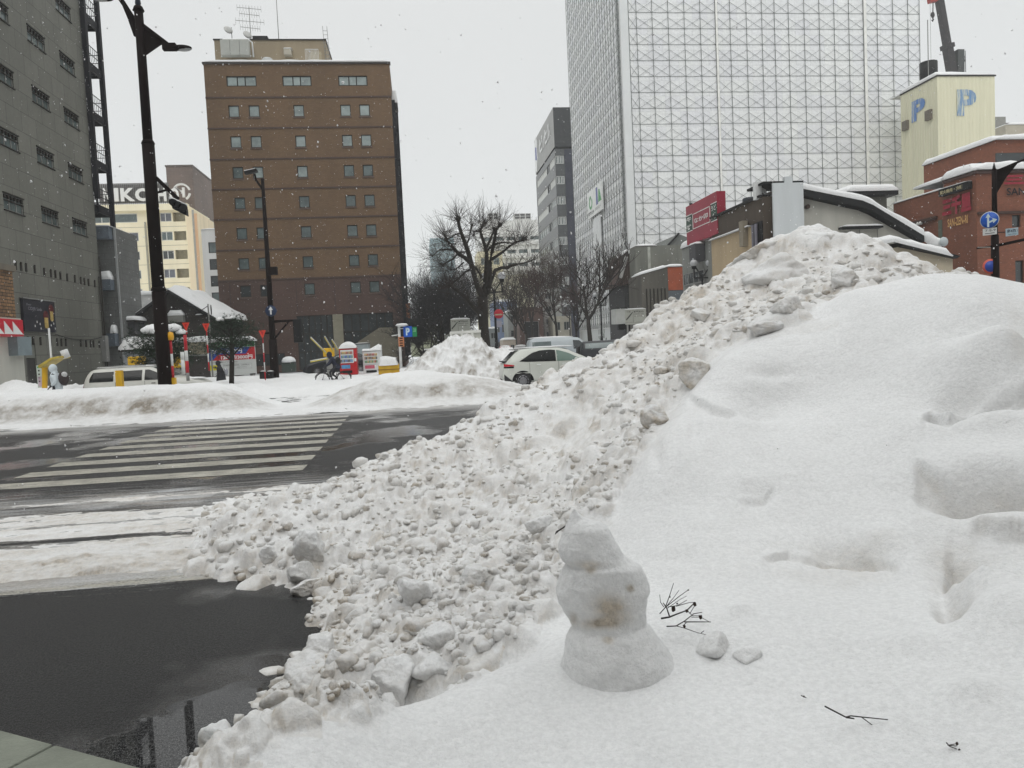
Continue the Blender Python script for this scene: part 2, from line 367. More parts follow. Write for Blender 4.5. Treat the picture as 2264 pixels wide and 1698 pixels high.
g=MB(); g.add([(-70,.5,0),(70,.5,0),(70,31.5,0),(-70,31.5,0)],[(0,1,2,3)]); g.build('road',ROADM,kind='structure')
# painted markings, worn
def paintmat():
    mt,nt,b=_nt('road_paint'); p=pos(nt); msk=slushmask(nt,p)
    w=noise(nt,scalev(nt,p,(1.2,5,1)),2.4,8,.75); w2=noise(nt,p,42,4,.85)
    a=N(nt,'ShaderNodeMath',operation='MULTIPLY_ADD'); nt.links.new(w2,a.inputs[0]); a.inputs[1].default_value=.9; nt.links.new(w,a.inputs[2])
    f=ramp(nt,a.outputs[0],[(.78,0),(1.02,1)])
    c=mixc(nt,ramp(nt,noise(nt,p,2.2,5),[(.3,0),(.7,1)]),(.50,.48,.41),(.33,.31,.26))
    c=mixc(nt,f,(.07,.07,.066),c); nt.links.new(mixc(nt,msk,c,slushcol(nt,p)),b.inputs['Base Color']); b.inputs['Roughness'].default_value=.5; bump(nt,b,a.outputs[0],.5,.02)
    return mt
PAINT=paintmat()
mk=MB()
for i in range(10):
    y=11.08+1.062*i; w=.52
    # slightly nibbled edges
    n=60; xs=[-6.25-.02*i+4.45*k/n for k in range(n+1)]
    a=[(x,y+.02*mn.noise((x*3,y,0)),.004) for x in xs]; b_=[(x,y+w+.02*mn.noise((x*3,y+9,0)),.004) for x in xs]
    mk.add(a+b_,[(k,k+1,n+2+k,n+1+k) for k in range(n)])
mk.build('crosswalk_marking',PAINT,kind='structure')
ln=MB(); n=120; xs=[-12+11*k/n for k in range(n+1)]
ln.add([(x,5.90+.03*(x+3)*0.0+.015*mn.noise((x*6,1,0)),.004) for x in xs]+[(x,6.32,.004) for x in xs],[(k,k+1,n+2+k,n+1+k) for k in range(n)])
ln.build('edge_line_marking',PAINT,kind='structure')
# kerb stones at the foot of the frame
KM=mat('kerb_stone',(.20,.215,.175),.6,.25,3,bp=.5,bsc=40)
p0,p1=onZ(0,1612,.1),onZ(295,1691,.1); dv=(p1-p0).normalized(); nv=Vector((dv.y,-dv.x,0))
if nv.y>0: nv=-nv
j=onZ(100,1655,.1); tj=(j-p0).dot(dv)
for i,(a,b_) in enumerate(((tj-1.2,tj-.006),(tj+.006,tj+1.2))):
    q=[p0+dv*a,p0+dv*b_,p0+dv*b_+nv*.6,p0+dv*a+nv*.6]
    kb=MB(); kb.poly([Vector((v.x,v.y,-.05)) for v in q],(0,0,.15)); kb.build('kerb_stone',KM,bevel=.012,label=['wet greenish grey kerb slab at the left corner of the frame','wet greenish grey kerb slab next to the dark asphalt, right of the joint'][i],category='kerb') if False else setp(kb.build('kerb_stone',KM,bevel=.012),['wet greenish kerb slab in the bottom left corner, left of the joint','wet greenish kerb slab at the bottom edge, right of the joint'][i],'kerb stone','kerb slabs at the bottom left')
# ---- slush ridges on the near lane ----
nx,ny=620,300
X,Y=np.meshgrid(np.linspace(-9,2.5,nx),np.geomspace(6.0,10.4,ny))
st=vnoise(X*1.1,Y*6,3,6,.62); big=vnoise(X*.45,Y*1.6,8,4); fine=vnoise(X*9,Y*16,4,4,.6)
prof=np.interp(Y,[6.2,6.35,6.6,7.0,7.35,7.55,7.9,8.3,8.7,9.2,9.8,10.3],[-.02,.03,.08,.075,.02,.0,.03,.012,.025,-.005,.01,-.03])
# heavier berm at left, thinner toward the pile
Z=prof*(1+.6*big)+.026*st+.024*fine*np.clip(prof*12+.3,0,1)-.012
Z+=np.where(Y<7.3,.05*np.clip(vnoise(X*2.3,Y*5,21,3),0,1),0)
dirt=np.clip(.62+.75*vnoise(X*.8,Y*3,5,4)+.6*sst(6.9,6.2,Y)*sst(-5.2,-3.2,X)+.45*st+.3*fine,0,1)
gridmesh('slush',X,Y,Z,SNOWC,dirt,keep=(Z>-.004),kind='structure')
# ---- the big ploughed pile and the snow shelf in front of it ----
hor=lambda x:742.6+.0466*(1106-x)
CP=[]
def S(x,y,Yd): p=onY(x*K,y*K,Yd); CP.append((p.x,p.y,p.z))
def G(x,y,z=0.): p=onZ(x*K,y*K,z); CP.append((p.x,p.y,p.z))
for x,y in ((410,1225),(480,1247),(560,1250),(625,1262),(690,1310),(690,1365),(672,1420),(640,1475),(600,1500),(640,1545),(680,1590)): G(x,y)
for x,y,d in ((470,1150,6.75),(560,1095,6.95),(700,1053,7.3),(850,990,7.8),(1000,930,8.2),(1090,885,8.6),(1190,826,8.8),(1300,800,9.),(1385,738,9.2),(1470,676,9.3),(1540,628,9.3),(1620,566,9.3),(1700,545,9.3),(1780,552,9.1),(1850,570,9.),(1950,600,8.6),(2060,650,8.2),(2200,690,8)): 
    S(x,y,d); p=CP[-1]; r=math.hypot(p[0],p[1]); 
    for dd,fz in ((.45,.72),(1.3,.30),(2.4,-.02)): q=(r+dd)/r; CP.append((p[0]*q,p[1]*q,p[2]*fz-.02))
# clumpy face
for x,y,d in ((600,1170,6.1),(760,1150,6.2),(760,1260,5.3),(900,1100,6.3),(900,1300,4.45),(820,1400,4.0),(760,1480,3.6),(900,1420,3.65),(1000,1330,4.0),(1050,1200,4.9),(1050,1040,6.6),(1180,1150,4.9),(1150,1300,3.9),(1100,1380,3.45),(1250,1050,5.6),(1200,960,6.9),(1350,900,6.3),(1330,1020,5.2),(1400,800,7.4),(1480,880,5.9),(1500,760,7.6),(1600,660,8.2),(1700,600,8.5),(1800,620,7.9),(1560,720,7.3),(1750,680,6.9),(1880,610,7.2)): S(x,y,d)
# smooth mound, its crest and its face
for x,y,d in ((2300,668,4.6),(2212,632,4.9),(2130,604,5.3),(2050,591,5.6),(1980,596,5.9),(1900,618,6.1),(1800,650,6.1),(1700,700,6.0),(1600,745,5.9),(1540,790,5.7),(1480,880,5.3),(1420,960,4.9)): 
    S(x,y,d)
for x,y,d in ((1700,850,5.2),(1900,750,5.1),(2100,700,4.75),(2212,720,4.5),(1600,960,4.6),(1800,960,4.4),(2000,900,4.2),(2150,880,4.1),(1450,1080,4.3),(1600,1100,4.0),(1800,1120,3.8),(2000,1080,3.6),(2200,1080,3.4),(1380,1200,3.8),(1500,1250,3.45),(1700,1230,3.35),(1900,1230,3.25),(2100,1200,3.1),(2250,1200,2.95)): S(x,y,d)
# shelf (about 0.42 m)
for x,y,z in ((450,1668,.36),(540,1612,.38),(680,1548,.40),(850,1522,.42),(1000,1482,.43),(1090,1430,.43),(1180,1340,.44),(1280,1470,.42),(1450,1450,.44),(1600,1400,.47),(1800,1400,.5),(2000,1400,.56),(2200,1400,.62),(900,1659,.38),(1300,1659,.4),(1700,1659,.44),(2100,1659,.5),(2260,1659,.56),(1300,1330,.46),(1500,1340,.48)): G(x,y,z)
for x,y,d in ((2300,760,7.6),(2420,820,7.2),(2050,630,7.0),(2150,665,6.7),(1950,650,7.3),(2250,720,6.2)): S(x,y,d)
for x,y,z in ((-1.2,.8,.0),(-.9,1.4,.05),(0,.8,.35),(1,.8,.4),(2,.8,.5),(-.62,2.6,.0),(-.15,3.0,.16),(.3,3.1,.30),(.6,3.3,.36),(-.35,2.95,.08),(3.2,1.6,.8),(4,2.5,1.2),(5.5,3,1.9),(-2.4,6.1,-.15),(-2.4,6.9,-.15),(-1.3,4.5,-.2),(-1.5,3.5,-.2),(-1.5,5.2,-.2)): CP.append((x,y,z))
CP=np.array(CP)
def tps(P,lam=.004):
    n=len(P); d=np.sqrt(((P[:,None,:2]-P[None,:,:2])**2).sum(-1)); Kk=np.where(d>0,d*d*np.log(d+1e-12),0)+lam*np.eye(n)
    Q=np.c_[np.ones(n),P[:,:2]]; A=np.block([[Kk,Q],[Q.T,np.zeros((3,3))]]); return np.linalg.solve(A,np.r_[P[:,2],0,0,0])
TW=tps(CP)
def teval(X,Y):
    out=TW[-3]+TW[-2]*X+TW[-1]*Y; sh=X.shape; x=X.ravel(); y=Y.ravel(); r=np.zeros(x.size)
    for (a,b,_),w in zip(CP,TW): d2=(x-a)**2+(y-b)**2+1e-12; r+=w*.5*d2*np.log(d2)
    return out+r.reshape(sh)
na,nr=1050,720
AZ=np.radians(np.linspace(-31,47,na)); RD=np.geomspace(.95,13.5,nr)
A,R_=np.meshgrid(AZ,RD); X=R_*np.sin(A); Y=R_*np.cos(A)
# coarse evaluation then refine
Ac,Rc=np.meshgrid(AZ[::5],RD[::5]); Zc=teval(Rc*np.sin(Ac),Rc*np.cos(Ac))
ia=np.clip(np.arange(na)/5.,0,Zc.shape[1]-1.001); ir=np.clip(np.arange(nr)/5.,0,Zc.shape[0]-1.001)
i0=ia.astype(int); j0=ir.astype(int); fa=(ia-i0)[None,:]; fr=(ir-j0)[:,None]
Z=(Zc[np.ix_(j0,i0)]*(1-fa)+Zc[np.ix_(j0,i0+1)]*fa)*(1-fr)+(Zc[np.ix_(j0+1,i0)]*(1-fa)+Zc[np.ix_(j0+1,i0+1)]*fa)*fr
PXX,PYY=pxy(X,Y,Z)
SMOOTH=[(380,1760),(450,1659),(540,1610),(680,1545),(850,1520),(1000,1480),(1085,1430),(1150,1360),(1230,1240),(1290,1130),(1370,1000),(1440,900),(1500,810),(1570,745),(1700,690),(1830,635),(1960,588),(2100,560),(2500,560),(2500,1760)]
sm=inpoly(PXX,PYY,SMOOTH)
Yc=np.minimum(Y,99)
hidden=(Y>6.6)&(X>1.5); sm&=~hidden
def blur(a,n):
    a=a.astype(float)
    for _ in range(n): a[1:-1]=(a[:-2]+2*a[1:-1]+a[2:])/4; a[:,1:-1]=(a[:,:-2]+2*a[:,1:-1]+a[:,2:])/4
    return a
smb=blur(sm,30); cl=1-smb
low=sst(-.12,.08,Z)
calm=np.exp(-((PXX-1230)/150)**2-((PYY-935)/110)**2); amp=cl*low*(1-.75*calm)
# medium rubble relief
Z=Z+amp*(.085*vnoise(X*2.2,Y*2.2,1,4,.55)+.055*(1-2*np.abs(vnoise(X*6,Y*6,2,4,.6)))+.022*vnoise(X*22,Y*22,9,3,.65))
Z=Z+smb*(.035*vnoise(X*1.3,Y*1.3,31,3)+.013*vnoise(X*4,Y*4,32,3)+.0022*vnoise(X*28,Y*28,33,3,.7))
# running grooves down the mid face between rubble and smooth snow
gm=np.exp(-(((PXX-1330)/150)**2))*sst(820,900,PYY)*sst(1220,1100,PYY)
uu=(X*.75-Y*.66); Z+=gm*.03*vnoise(uu*7,(X*.66+Y*.75)*1.3,44,3)
dirt=np.clip(.17+.35*vnoise(X*1.4,Y*1.4,12,4),0,1)*amp+0.02  # mask carries grime, plus shade painted into the ledge hollows
def bumpat(x,y,rx,ry,h,dirt_shade=0,edge=.35):   # a soft hump or hollow, at a photo spot on the surface; tint is grime and painted shade
    global Z,dirt
    d=((PXX-x)/rx)**2+((PYY-y)/ry)**2; 
    ok=d<6; k=np.where(ok,np.exp(-d),0)*(Y<7.5); Z=Z+h*1.5*k; dirt=np.maximum(dirt,dirt_shade*k)
# ledges and hollows in the fresh snow on the right; overhang shade is painted in besides real crust dirt
for a in ((2090,800,110,45,.10,0),(2170,780,60,40,.08,0),(2075,868,70,22,-.10,.10),(2000,820,40,40,-.03,0),(2150,905,130,30,.05,0),(2150,1010,140,42,.04,.0),(2130,1062,110,22,-.12,.28),(2080,1080,40,14,-.05,.25),(2190,1130,120,30,.05,0),(1850,1190,70,22,-.06,.35),(1905,1170,45,25,.02,.2),(1780,1180,60,30,-.03,.1),(1690,1180,50,25,-.025,.12),(1640,1060,40,18,-.03,.06),(2060,1215,60,30,-.03,.15),(2060,1318,28,18,-.07,.55),(2045,1290,35,40,-.04,.18),(2120,1240,70,30,-.05,.18),(2130,1275,70,22,.06,0),(2190,1330,110,40,.06,0),(1670,800,50,10,-.035,.03),(1640,860,80,30,-.05,.02),(1650,885,60,14,-.03,.05),(1730,1000,50,60,.02,0),(1850,640,80,30,.03,0),(2100,650,60,40,.05,0),(1500,930,16,40,-.02,.05),(1420,990,14,30,-.02,.0),(1340,1050,12,40,-.02,0),(1450,1200,60,16,-.015,.04),(2110,1480,60,25,.025,0),(1960,1380,60,20,.015,0),(1600,1330,25,12,.02,0)): bumpat(*a)
def ledge(pts,drop,ln,up=0,dv=0,back=False):   # a broken crust edge, its hollow tinted with painted shade and crust dirt, along a line of photo spots
    global Z,dirt
    xs=[p[0] for p in pts]; vl=np.interp(PXX,xs,[p[1] for p in pts])+6*vnoise(PXX*.03,PXX*0+pts[0][1],61,3)
    w=sst(xs[0],xs[0]+30,PXX)*(sst(xs[-1],xs[-1]-30,PXX) if xs[-1]<2200 else 1)*(Y<7); t=(PYY-vl)*(-1 if back else 1)
    k=np.where(t>0,np.exp(-np.clip(t,0,999)/ln)*sst(0,7,t),0)*w; Z=Z-drop*k; Z=Z+up*np.where(t<=0,np.exp(-np.clip(-t,0,999)/(ln*.7)),0)*w
    dirt=np.clip(dirt+dv*k*(.6+.8*vnoise(X*9,Y*9,63,3)),0,1)
ledge([(1985,905),(2010,872),(2050,896),(2090,880),(2140,868),(2230,838)],.13,26,.03,.12)
ledge([(1995,755),(2060,742),(2130,758),(2230,770)],.06,30,.03,0,True)
ledge([(1965,1000),(2020,1030),(2080,1052),(2150,1062),(2230,1045)],.07,60,.03,.5)
ledge([(2035,1262),(2075,1248),(2110,1262),(2150,1285),(2230,1290)],.15,50,.05,.12,True)
ledge([(2090,1125),(2150,1140),(2230,1150)],.07,22,.03,.05)
ledge([(1640,1205),(1700,1180),(1780,1196),(1850,1180),(1950,1210)],.05,26,.01,.30)
ledge([(1480,845),(1540,880),(1600,885)],.06,22,.02,.06); ledge([(1640,800),(1700,808)],.04,10,.01,.05)
ledge([(1590,1075),(1650,1065),(1680,1045)],.05,18,.015,.08)
cr_=np.exp(-((PXX-1830)/190)**2-((PYY-1205)/60)**2)*smb*(Y<6); dirt=np.clip(dirt+.40*cr_*np.clip(.35+1.3*vnoise(X*4,Y*4,66,4),0,1),0,1); Z=Z+cr_*.022*vnoise(X*11,Y*11,67,4,.65)
cr_=np.exp(-((PXX-2070)/60)**2-((PYY-1230)/60)**2)*smb*(Y<6); dirt=np.clip(dirt+.40*cr_*np.clip(.4+1.3*vnoise(X*6,Y*6,68,4),0,1),0,1)
cr_=sst(2165,2195,PXX)*sst(640,680,PYY)*sst(830,790,PYY)*(Y<6.5); dirt=np.clip(dirt+.25*cr_,0,1)
# rubble: angular lumps pushed up out of the surface
rs=np.random.RandomState(5)
da=AZ[1]-AZ[0]; lr=math.log(RD[1]/RD[0]); lr=math.log(RD[-1]/RD[0])/(nr-1)
Zb=Z.copy(); cnt=0
for it in range(34000):
    ii=rs.randint(0,na); jj=rs.randint(0,nr)
    if rs.rand()>amp[jj,ii]*1.0 : continue
    x,y=X[jj,ii],Y[jj,ii]; big=rs.rand()
    u,v=PXX[jj,ii],PYY[jj,ii]
    top=(u>1300 and v<800)
    k=(1.7 if top else 1.)*(.55+.45*(vnoise(np.array([x*.9]),np.array([y*.9]),70,2)[0]+.5))
    r=(.014+.040*rs.rand()**1.6+(.12*rs.rand() if big>.972 else 0)+(.05*rs.rand() if big>.8 else 0))*k*1.12*(.55+.45*min(R_[jj,ii],9)/5)
    if r<R_[jj,ii]*.0024: continue
    hi=int(r*1.5/(R_[jj,ii]*da))+2; hj=int(r*1.5/(R_[jj,ii]*lr))+2
    s_=np.s_[max(0,jj-hj):jj+hj+1,max(0,ii-hi):ii+hi+1]
    dx=X[s_]-x; dy=Y[s_]-y; npl=rs.randint(4,7); hh=np.full(dx.shape,9.)
    el=.7+.6*rs.rand(); ph=rs.rand()*6.3; dxx=(dx*math.cos(ph)+dy*math.sin(ph))*el; dyy=(-dx*math.sin(ph)+dy*math.cos(ph))/el
    for q in range(npl):
        an=ph+2*math.pi*(q+rs.rand()*.6)/npl; sl=.7+1.6*rs.rand()
        hh=np.minimum(hh,(r*(.75+.3*rs.rand())-(dxx*math.cos(an)+dyy*math.sin(an)))*sl)
    hh=np.minimum(hh,r*(.55+.35*rs.rand())+.3*dxx*rs.randn()*.5)
    hh=np.clip(hh,0,None)*.9
    bs=Zb[jj,ii]+.35*(Zb[s_]-Zb[jj,ii])   # lumps sit level, not along the slope
    cand=np.maximum(Z[s_],np.minimum(bs+hh,Zb[s_]+min(r*.9,.10))); ch=(cand-Z[s_])>r*.08; Z[s_]=np.where(hh>0,cand,Z[s_])
    dv_=np.clip(.12+.6*rs.rand()**1.8+(.25 if v>1250 and u<760 else 0)+(.10 if top else 0),0,1)*(.4+.9*rs.rand())
    low_=sst(r*.7,0,cand-Zb[s_])*.35
    dirt[s_]=np.where(ch,dv_*(.55+low_),dirt[s_]); cnt+=1
print('clumps',cnt)
Z=blur(Z,1)
# grime toward the asphalt edge, and the long dirty seam up the rubble
edge=sst(.20,.0,Z)*sst(5.6,3.0,Y)*cl; dirt=np.clip(dirt+.45*edge,0,1)
seam=np.exp(-((PXX-(1500-(PYY-700)*.42))/45)**2)*sst(560,700,PYY)*sst(1050,930,PYY); dirt=np.clip(dirt+.30*seam*(.5+.8*vnoise(X*5,Y*5,55,3)),0,1)
ridge=sst(800,640,PYY)*sst(1350,1500,PXX)*sst(2000,1900,PXX)*cl; dirt=np.clip(dirt+.10*ridge,0,1)
dirt=np.clip(dirt+.30*cl*(.6+.9*vnoise(X*1.6,Y*1.6,91,3)),0,1)
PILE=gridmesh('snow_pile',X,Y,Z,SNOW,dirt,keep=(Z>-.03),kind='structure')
ZPILE=Z
def pileat(x,y,tol=8):   # nearest surface point seen at a photo spot (2212-wide pixels)
    u,v=pxy(X0,Y0,ZPILE); d=(u-x)**2+(v-y)**2+np.where(Z0N,0,1e9)
    c=np.argwhere(d<d.min()+tol*tol); c=c[np.argmin(R_[c[:,0],c[:,1]])]; return Vector((X0[c[0],c[1]],Y0[c[0],c[1]],ZPILE[c[0],c[1]]))
X0,Y0=X,Y; Z0N=ZPILE>-.01
U0,V0=pxy(X0,Y0,ZPILE)
def pileat(x,y,tol=7):
    d=(U0-x)**2+(V0-y)**2; c=np.argwhere(d<d.min()+tol*tol); c=c[np.argmin(R_[c[:,0],c[:,1]])]
    return Vector((float(X0[c[0],c[1]]),float(Y0[c[0],c[1]]),float(ZPILE[c[0],c[1]])))
# ---- loose chunks, each its own ----
import bmesh
def chunk(name,c,r,sc=(1,1,.8),seed=1,dirt_shade=.4,label=None,cat='snow chunk',group=None,mat_=None,sub=5,rough=.13,smoothk=26,rot=0):
    rs=np.random.RandomState(seed); bm=bmesh.new(); bmesh.ops.create_icosphere(bm,subdivisions=sub,radius=1)
    P=rs.randn(13,3); P/=np.linalg.norm(P,axis=1)[:,None]; D=.50+.5*rs.rand(13)
    for v in bm.verts:
        n=np.array(v.co); n/=np.linalg.norm(n); t=P@n; t=np.where(t>.05,D/np.maximum(t,.05),9.); rr=-np.log(np.exp(-smoothk*t).sum()+math.exp(-smoothk*1.15))/smoothk
        rr*=1+rough*mn.noise(Vector(n)*2.5+Vector((seed,0,0)))+rough*.5*mn.noise(Vector(n)*7+Vector((seed,0,0)))+rough*.22*mn.noise(Vector(n)*20+Vector((seed,0,0)))
        v.co=Vector(n*rr)
    me=bpy.data.meshes.new(name); bm.to_mesh(me); bm.free()
    ca,sa=math.cos(rot),math.sin(rot)
    for v in me.vertices:
        x,y,z=v.co.x*r*sc[0],v.co.y*r*sc[1],v.co.z*r*sc[2]; v.co=Vector((x*ca-z*sa,y,x*sa+z*ca))
    a=me.attributes.new('dirt','FLOAT','POINT')
    a.data.foreach_set('value',[max(0,min(1,dirt_shade*(.62+.9*mn.noise(v.co/r*1.3+Vector((seed,3,0)))-.45*v.co.z/r)+.05)) for v in me.vertices])
    for p in me.polygons: p.use_smooth=True
    me.materials.append(mat_ or SNOWC); o=bpy.data.objects.new(name,me); COL.objects.link(o); o.location=c
    return setp(o,label,cat,group)
GR='loose snow chunks on the ploughed pile'
def chk(x,y,wpx,hpx,seed,dirt_shade,label,sink=.25,rot=0,Yd=None,z0=None):
    """chunk whose middle shows at photo spot x,y (2212-wide), wpx wide"""
    p=pileat(x,y+hpx*.35) if Yd is None else onY(x*K,(y+hpx*.35)*K,Yd)
    if z0 is not None: p=onZ(x*K,(y+hpx*.5)*K,z0)
    dep=(p-Vector((0,0,H))).dot(W); r=1.22*wpx*.5*K/FPX*dep; rz=1.22*hpx*.5*K/FPX*dep
    p=p+Vector((0,0,rz*(.35 if z0 is None else .8)))+Vector((p.x,p.y,0)).normalized()*r*.35
    return chunk('snow_chunk',p,r*1.12,(1,.9,rz/r),seed,dirt_shade,label,group=GR,rot=rot,mat_=SNOW if dirt_shade<.1 else None,smoothk=8 if dirt_shade<.1 else 26,rough=.06 if dirt_shade<.1 else .13)
chk(483,1624,72,74,3,.75,'lone yellowish snow chunk leaning on the shelf at the bottom edge of the frame',z0=.0,rot=.5)
chk(660,1462,84,62,4,.5,'large tan edged snow chunk at the toe of the pile, over the asphalt',z0=.0,rot=.25)
chk(615,1492,52,40,5,.85,'small brown snow chunk farthest out on the wet asphalt',z0=.0,rot=.4)
chk(690,1500,78,62,6,.6,'brown ribbed snow chunk low at the toe of the pile',z0=.0)
chk(677,1534,40,48,7,.85,'small round brown snow chunk just above the shelf edge',z0=.0,rot=-.5)
chk(698,1420,66,66,8,.35,'round whitish snow chunk standing on the toe of the pile',z0=.0)
chk(742,1470,64,84,12,.3,'tall whitish snow chunk leaning beside the brown ones',z0=.02)
chk(645,1243,56,48,9,.3,'snow chunk at the corner where the pile meets the slush',z0=.0)
chk(668,1268,50,30,10,.75,'flat brown snow chunk below the corner one',z0=.0)
chk(850,1480,92,86,11,.22,'big rounded snow boulder right behind the shelf edge',z0=.12)
chk(950,1455,98,66,13,.2,'big rounded snow boulder right of the other one behind the shelf',z0=.14)
chk(945,1390,84,64,14,.22,'tilted snow boulder wedged above two rounded ones',z0=.2,rot=-.4)
chk(900,1275,58,64,15,.12,'clean upright snow lump in the middle of the rubble slope',rot=.3)
chk(1165,1128,46,44,16,.4,'grey brown snow lump on the rubble left of the snowman hat',rot=.2)
chk(1140,1185,44,24,17,.5,'flat dark sided snow lump left of the snowman head')
chk(680,1178,50,62,18,.3,'lumpy grey snow chunk on the tip of the pile')
chk(585,1195,28,34,19,.3,'small egg shaped snow chunk on the tip of the pile')
chk(1020,1240,52,36,20,.3,'long grey snow chunk halfway up the rubble slope')
chk(1758,522,112,82,21,.42,'big pale snow boulder crowning the pile',rot=.15,Yd=8.9)
chk(1678,600,140,96,27,.38,'broad slab of old snow below the crowning boulder',rot=.25,Yd=8.5)
chk(1640,548,94,50,23,.45,'long snow slab left of the crowning boulder',Yd=9.0)
chk(1655,622,46,60,24,.65,'brown snow lump under the left slab near the top',Yd=8.6)
chk(1510,790,66,58,25,.7,'brown snow lump beside the smooth mound edge')
chk(1420,890,44,44,26,.8,'dark brown snow chunk in the seam of the rubble')
chk(1510,670,40,38,29,.5,'tan snow lump high on the left flank of the pile')
chk(1820,590,58,50,30,.35,'grey snow lump near the top, right of the broad slab')
chk(1868,545,60,40,31,.25,'white angular snow lump on the right of the ridge',Yd=8.7)
chk(1650,700,56,36,32,.4,'grey snow lump above the smooth mound edge')
chk(1700,655,50,40,33,.4,'rounded snow lump between slab and smooth mound')
chk(1545,1392,66,52,34,.06,'clean white snow lump right of the snowman, the larger of two',sink=.4)
chk(1612,1408,44,30,35,.04,'clean white snow lump right of the snowman, the smaller of two')
# more rubble that reads as one mass: crumbs along the toe and over the face
def rubble(n,seed):
    rs=np.random.RandomState(seed); vs=[];fs=[];dr=[]
    bm=bmesh.new(); bmesh.ops.create_icosphere(bm,subdivisions=2,radius=1); bv=np.array([v.co[:] for v in bm.verts]); bf=[[v.index for v in f.verts] for f in bm.faces]; bm.free(); base=0
    c=0
    while c<n:
        ii=rs.randint(0,na); jj=rs.randint(0,nr)
        if rs.rand()>amp[jj,ii] or Z0N[jj,ii]==False or R_[jj,ii]>9.8 or R_[jj,ii]<2.5 or amp[jj,ii]<.4: continue
        if ZPILE[jj,ii]<-.0: continue
        u,v=U0[jj,ii],V0[jj,ii]
        
        r=(.010+.028*rs.rand()**2+(.045*rs.rand() if rs.rand()>.92 else 0))*(.6+R_[jj,ii]/14)
        P=rs.randn(7,3); P/=np.linalg.norm(P,axis=1)[:,None]; D=.5+.45*rs.rand(7)
        t=bv@P.T; t=np.where(t>.05,D/np.maximum(t,.05),9.); rr=-np.log(np.exp(-40*t).sum(1)+math.exp(-40*1.15))/40
        rr*=1+.12*np.sin(bv@(rs.randn(3)*5)+rs.rand()*6)
        q=bv*rr[:,None]*r*np.array([.8+.5*rs.rand(),.8+.5*rs.rand(),.6+.4*rs.rand()])
        vs.append(q+[X0[jj,ii],Y0[jj,ii],ZPILE[jj,ii]-r*.05]); fs+=[[a+base for a in f] for f in bf]; base+=len(bv)
        d=np.clip(.25+.5*rs.rand()**2+(.35 if u<760 and v>1230 else 0),0,1); dr+=[d]*len(bv); c+=1
    me=bpy.data.meshes.new('snow_rubble'); me.from_pydata(np.concatenate(vs).tolist(),[],fs); me.update()
    for p in me.polygons: p.use_smooth=True
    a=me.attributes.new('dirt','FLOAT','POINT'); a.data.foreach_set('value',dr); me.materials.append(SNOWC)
    o=bpy.data.objects.new('snow_rubble',me); COL.objects.link(o); setp(o,kind='stuff')
rubble(4200,77)
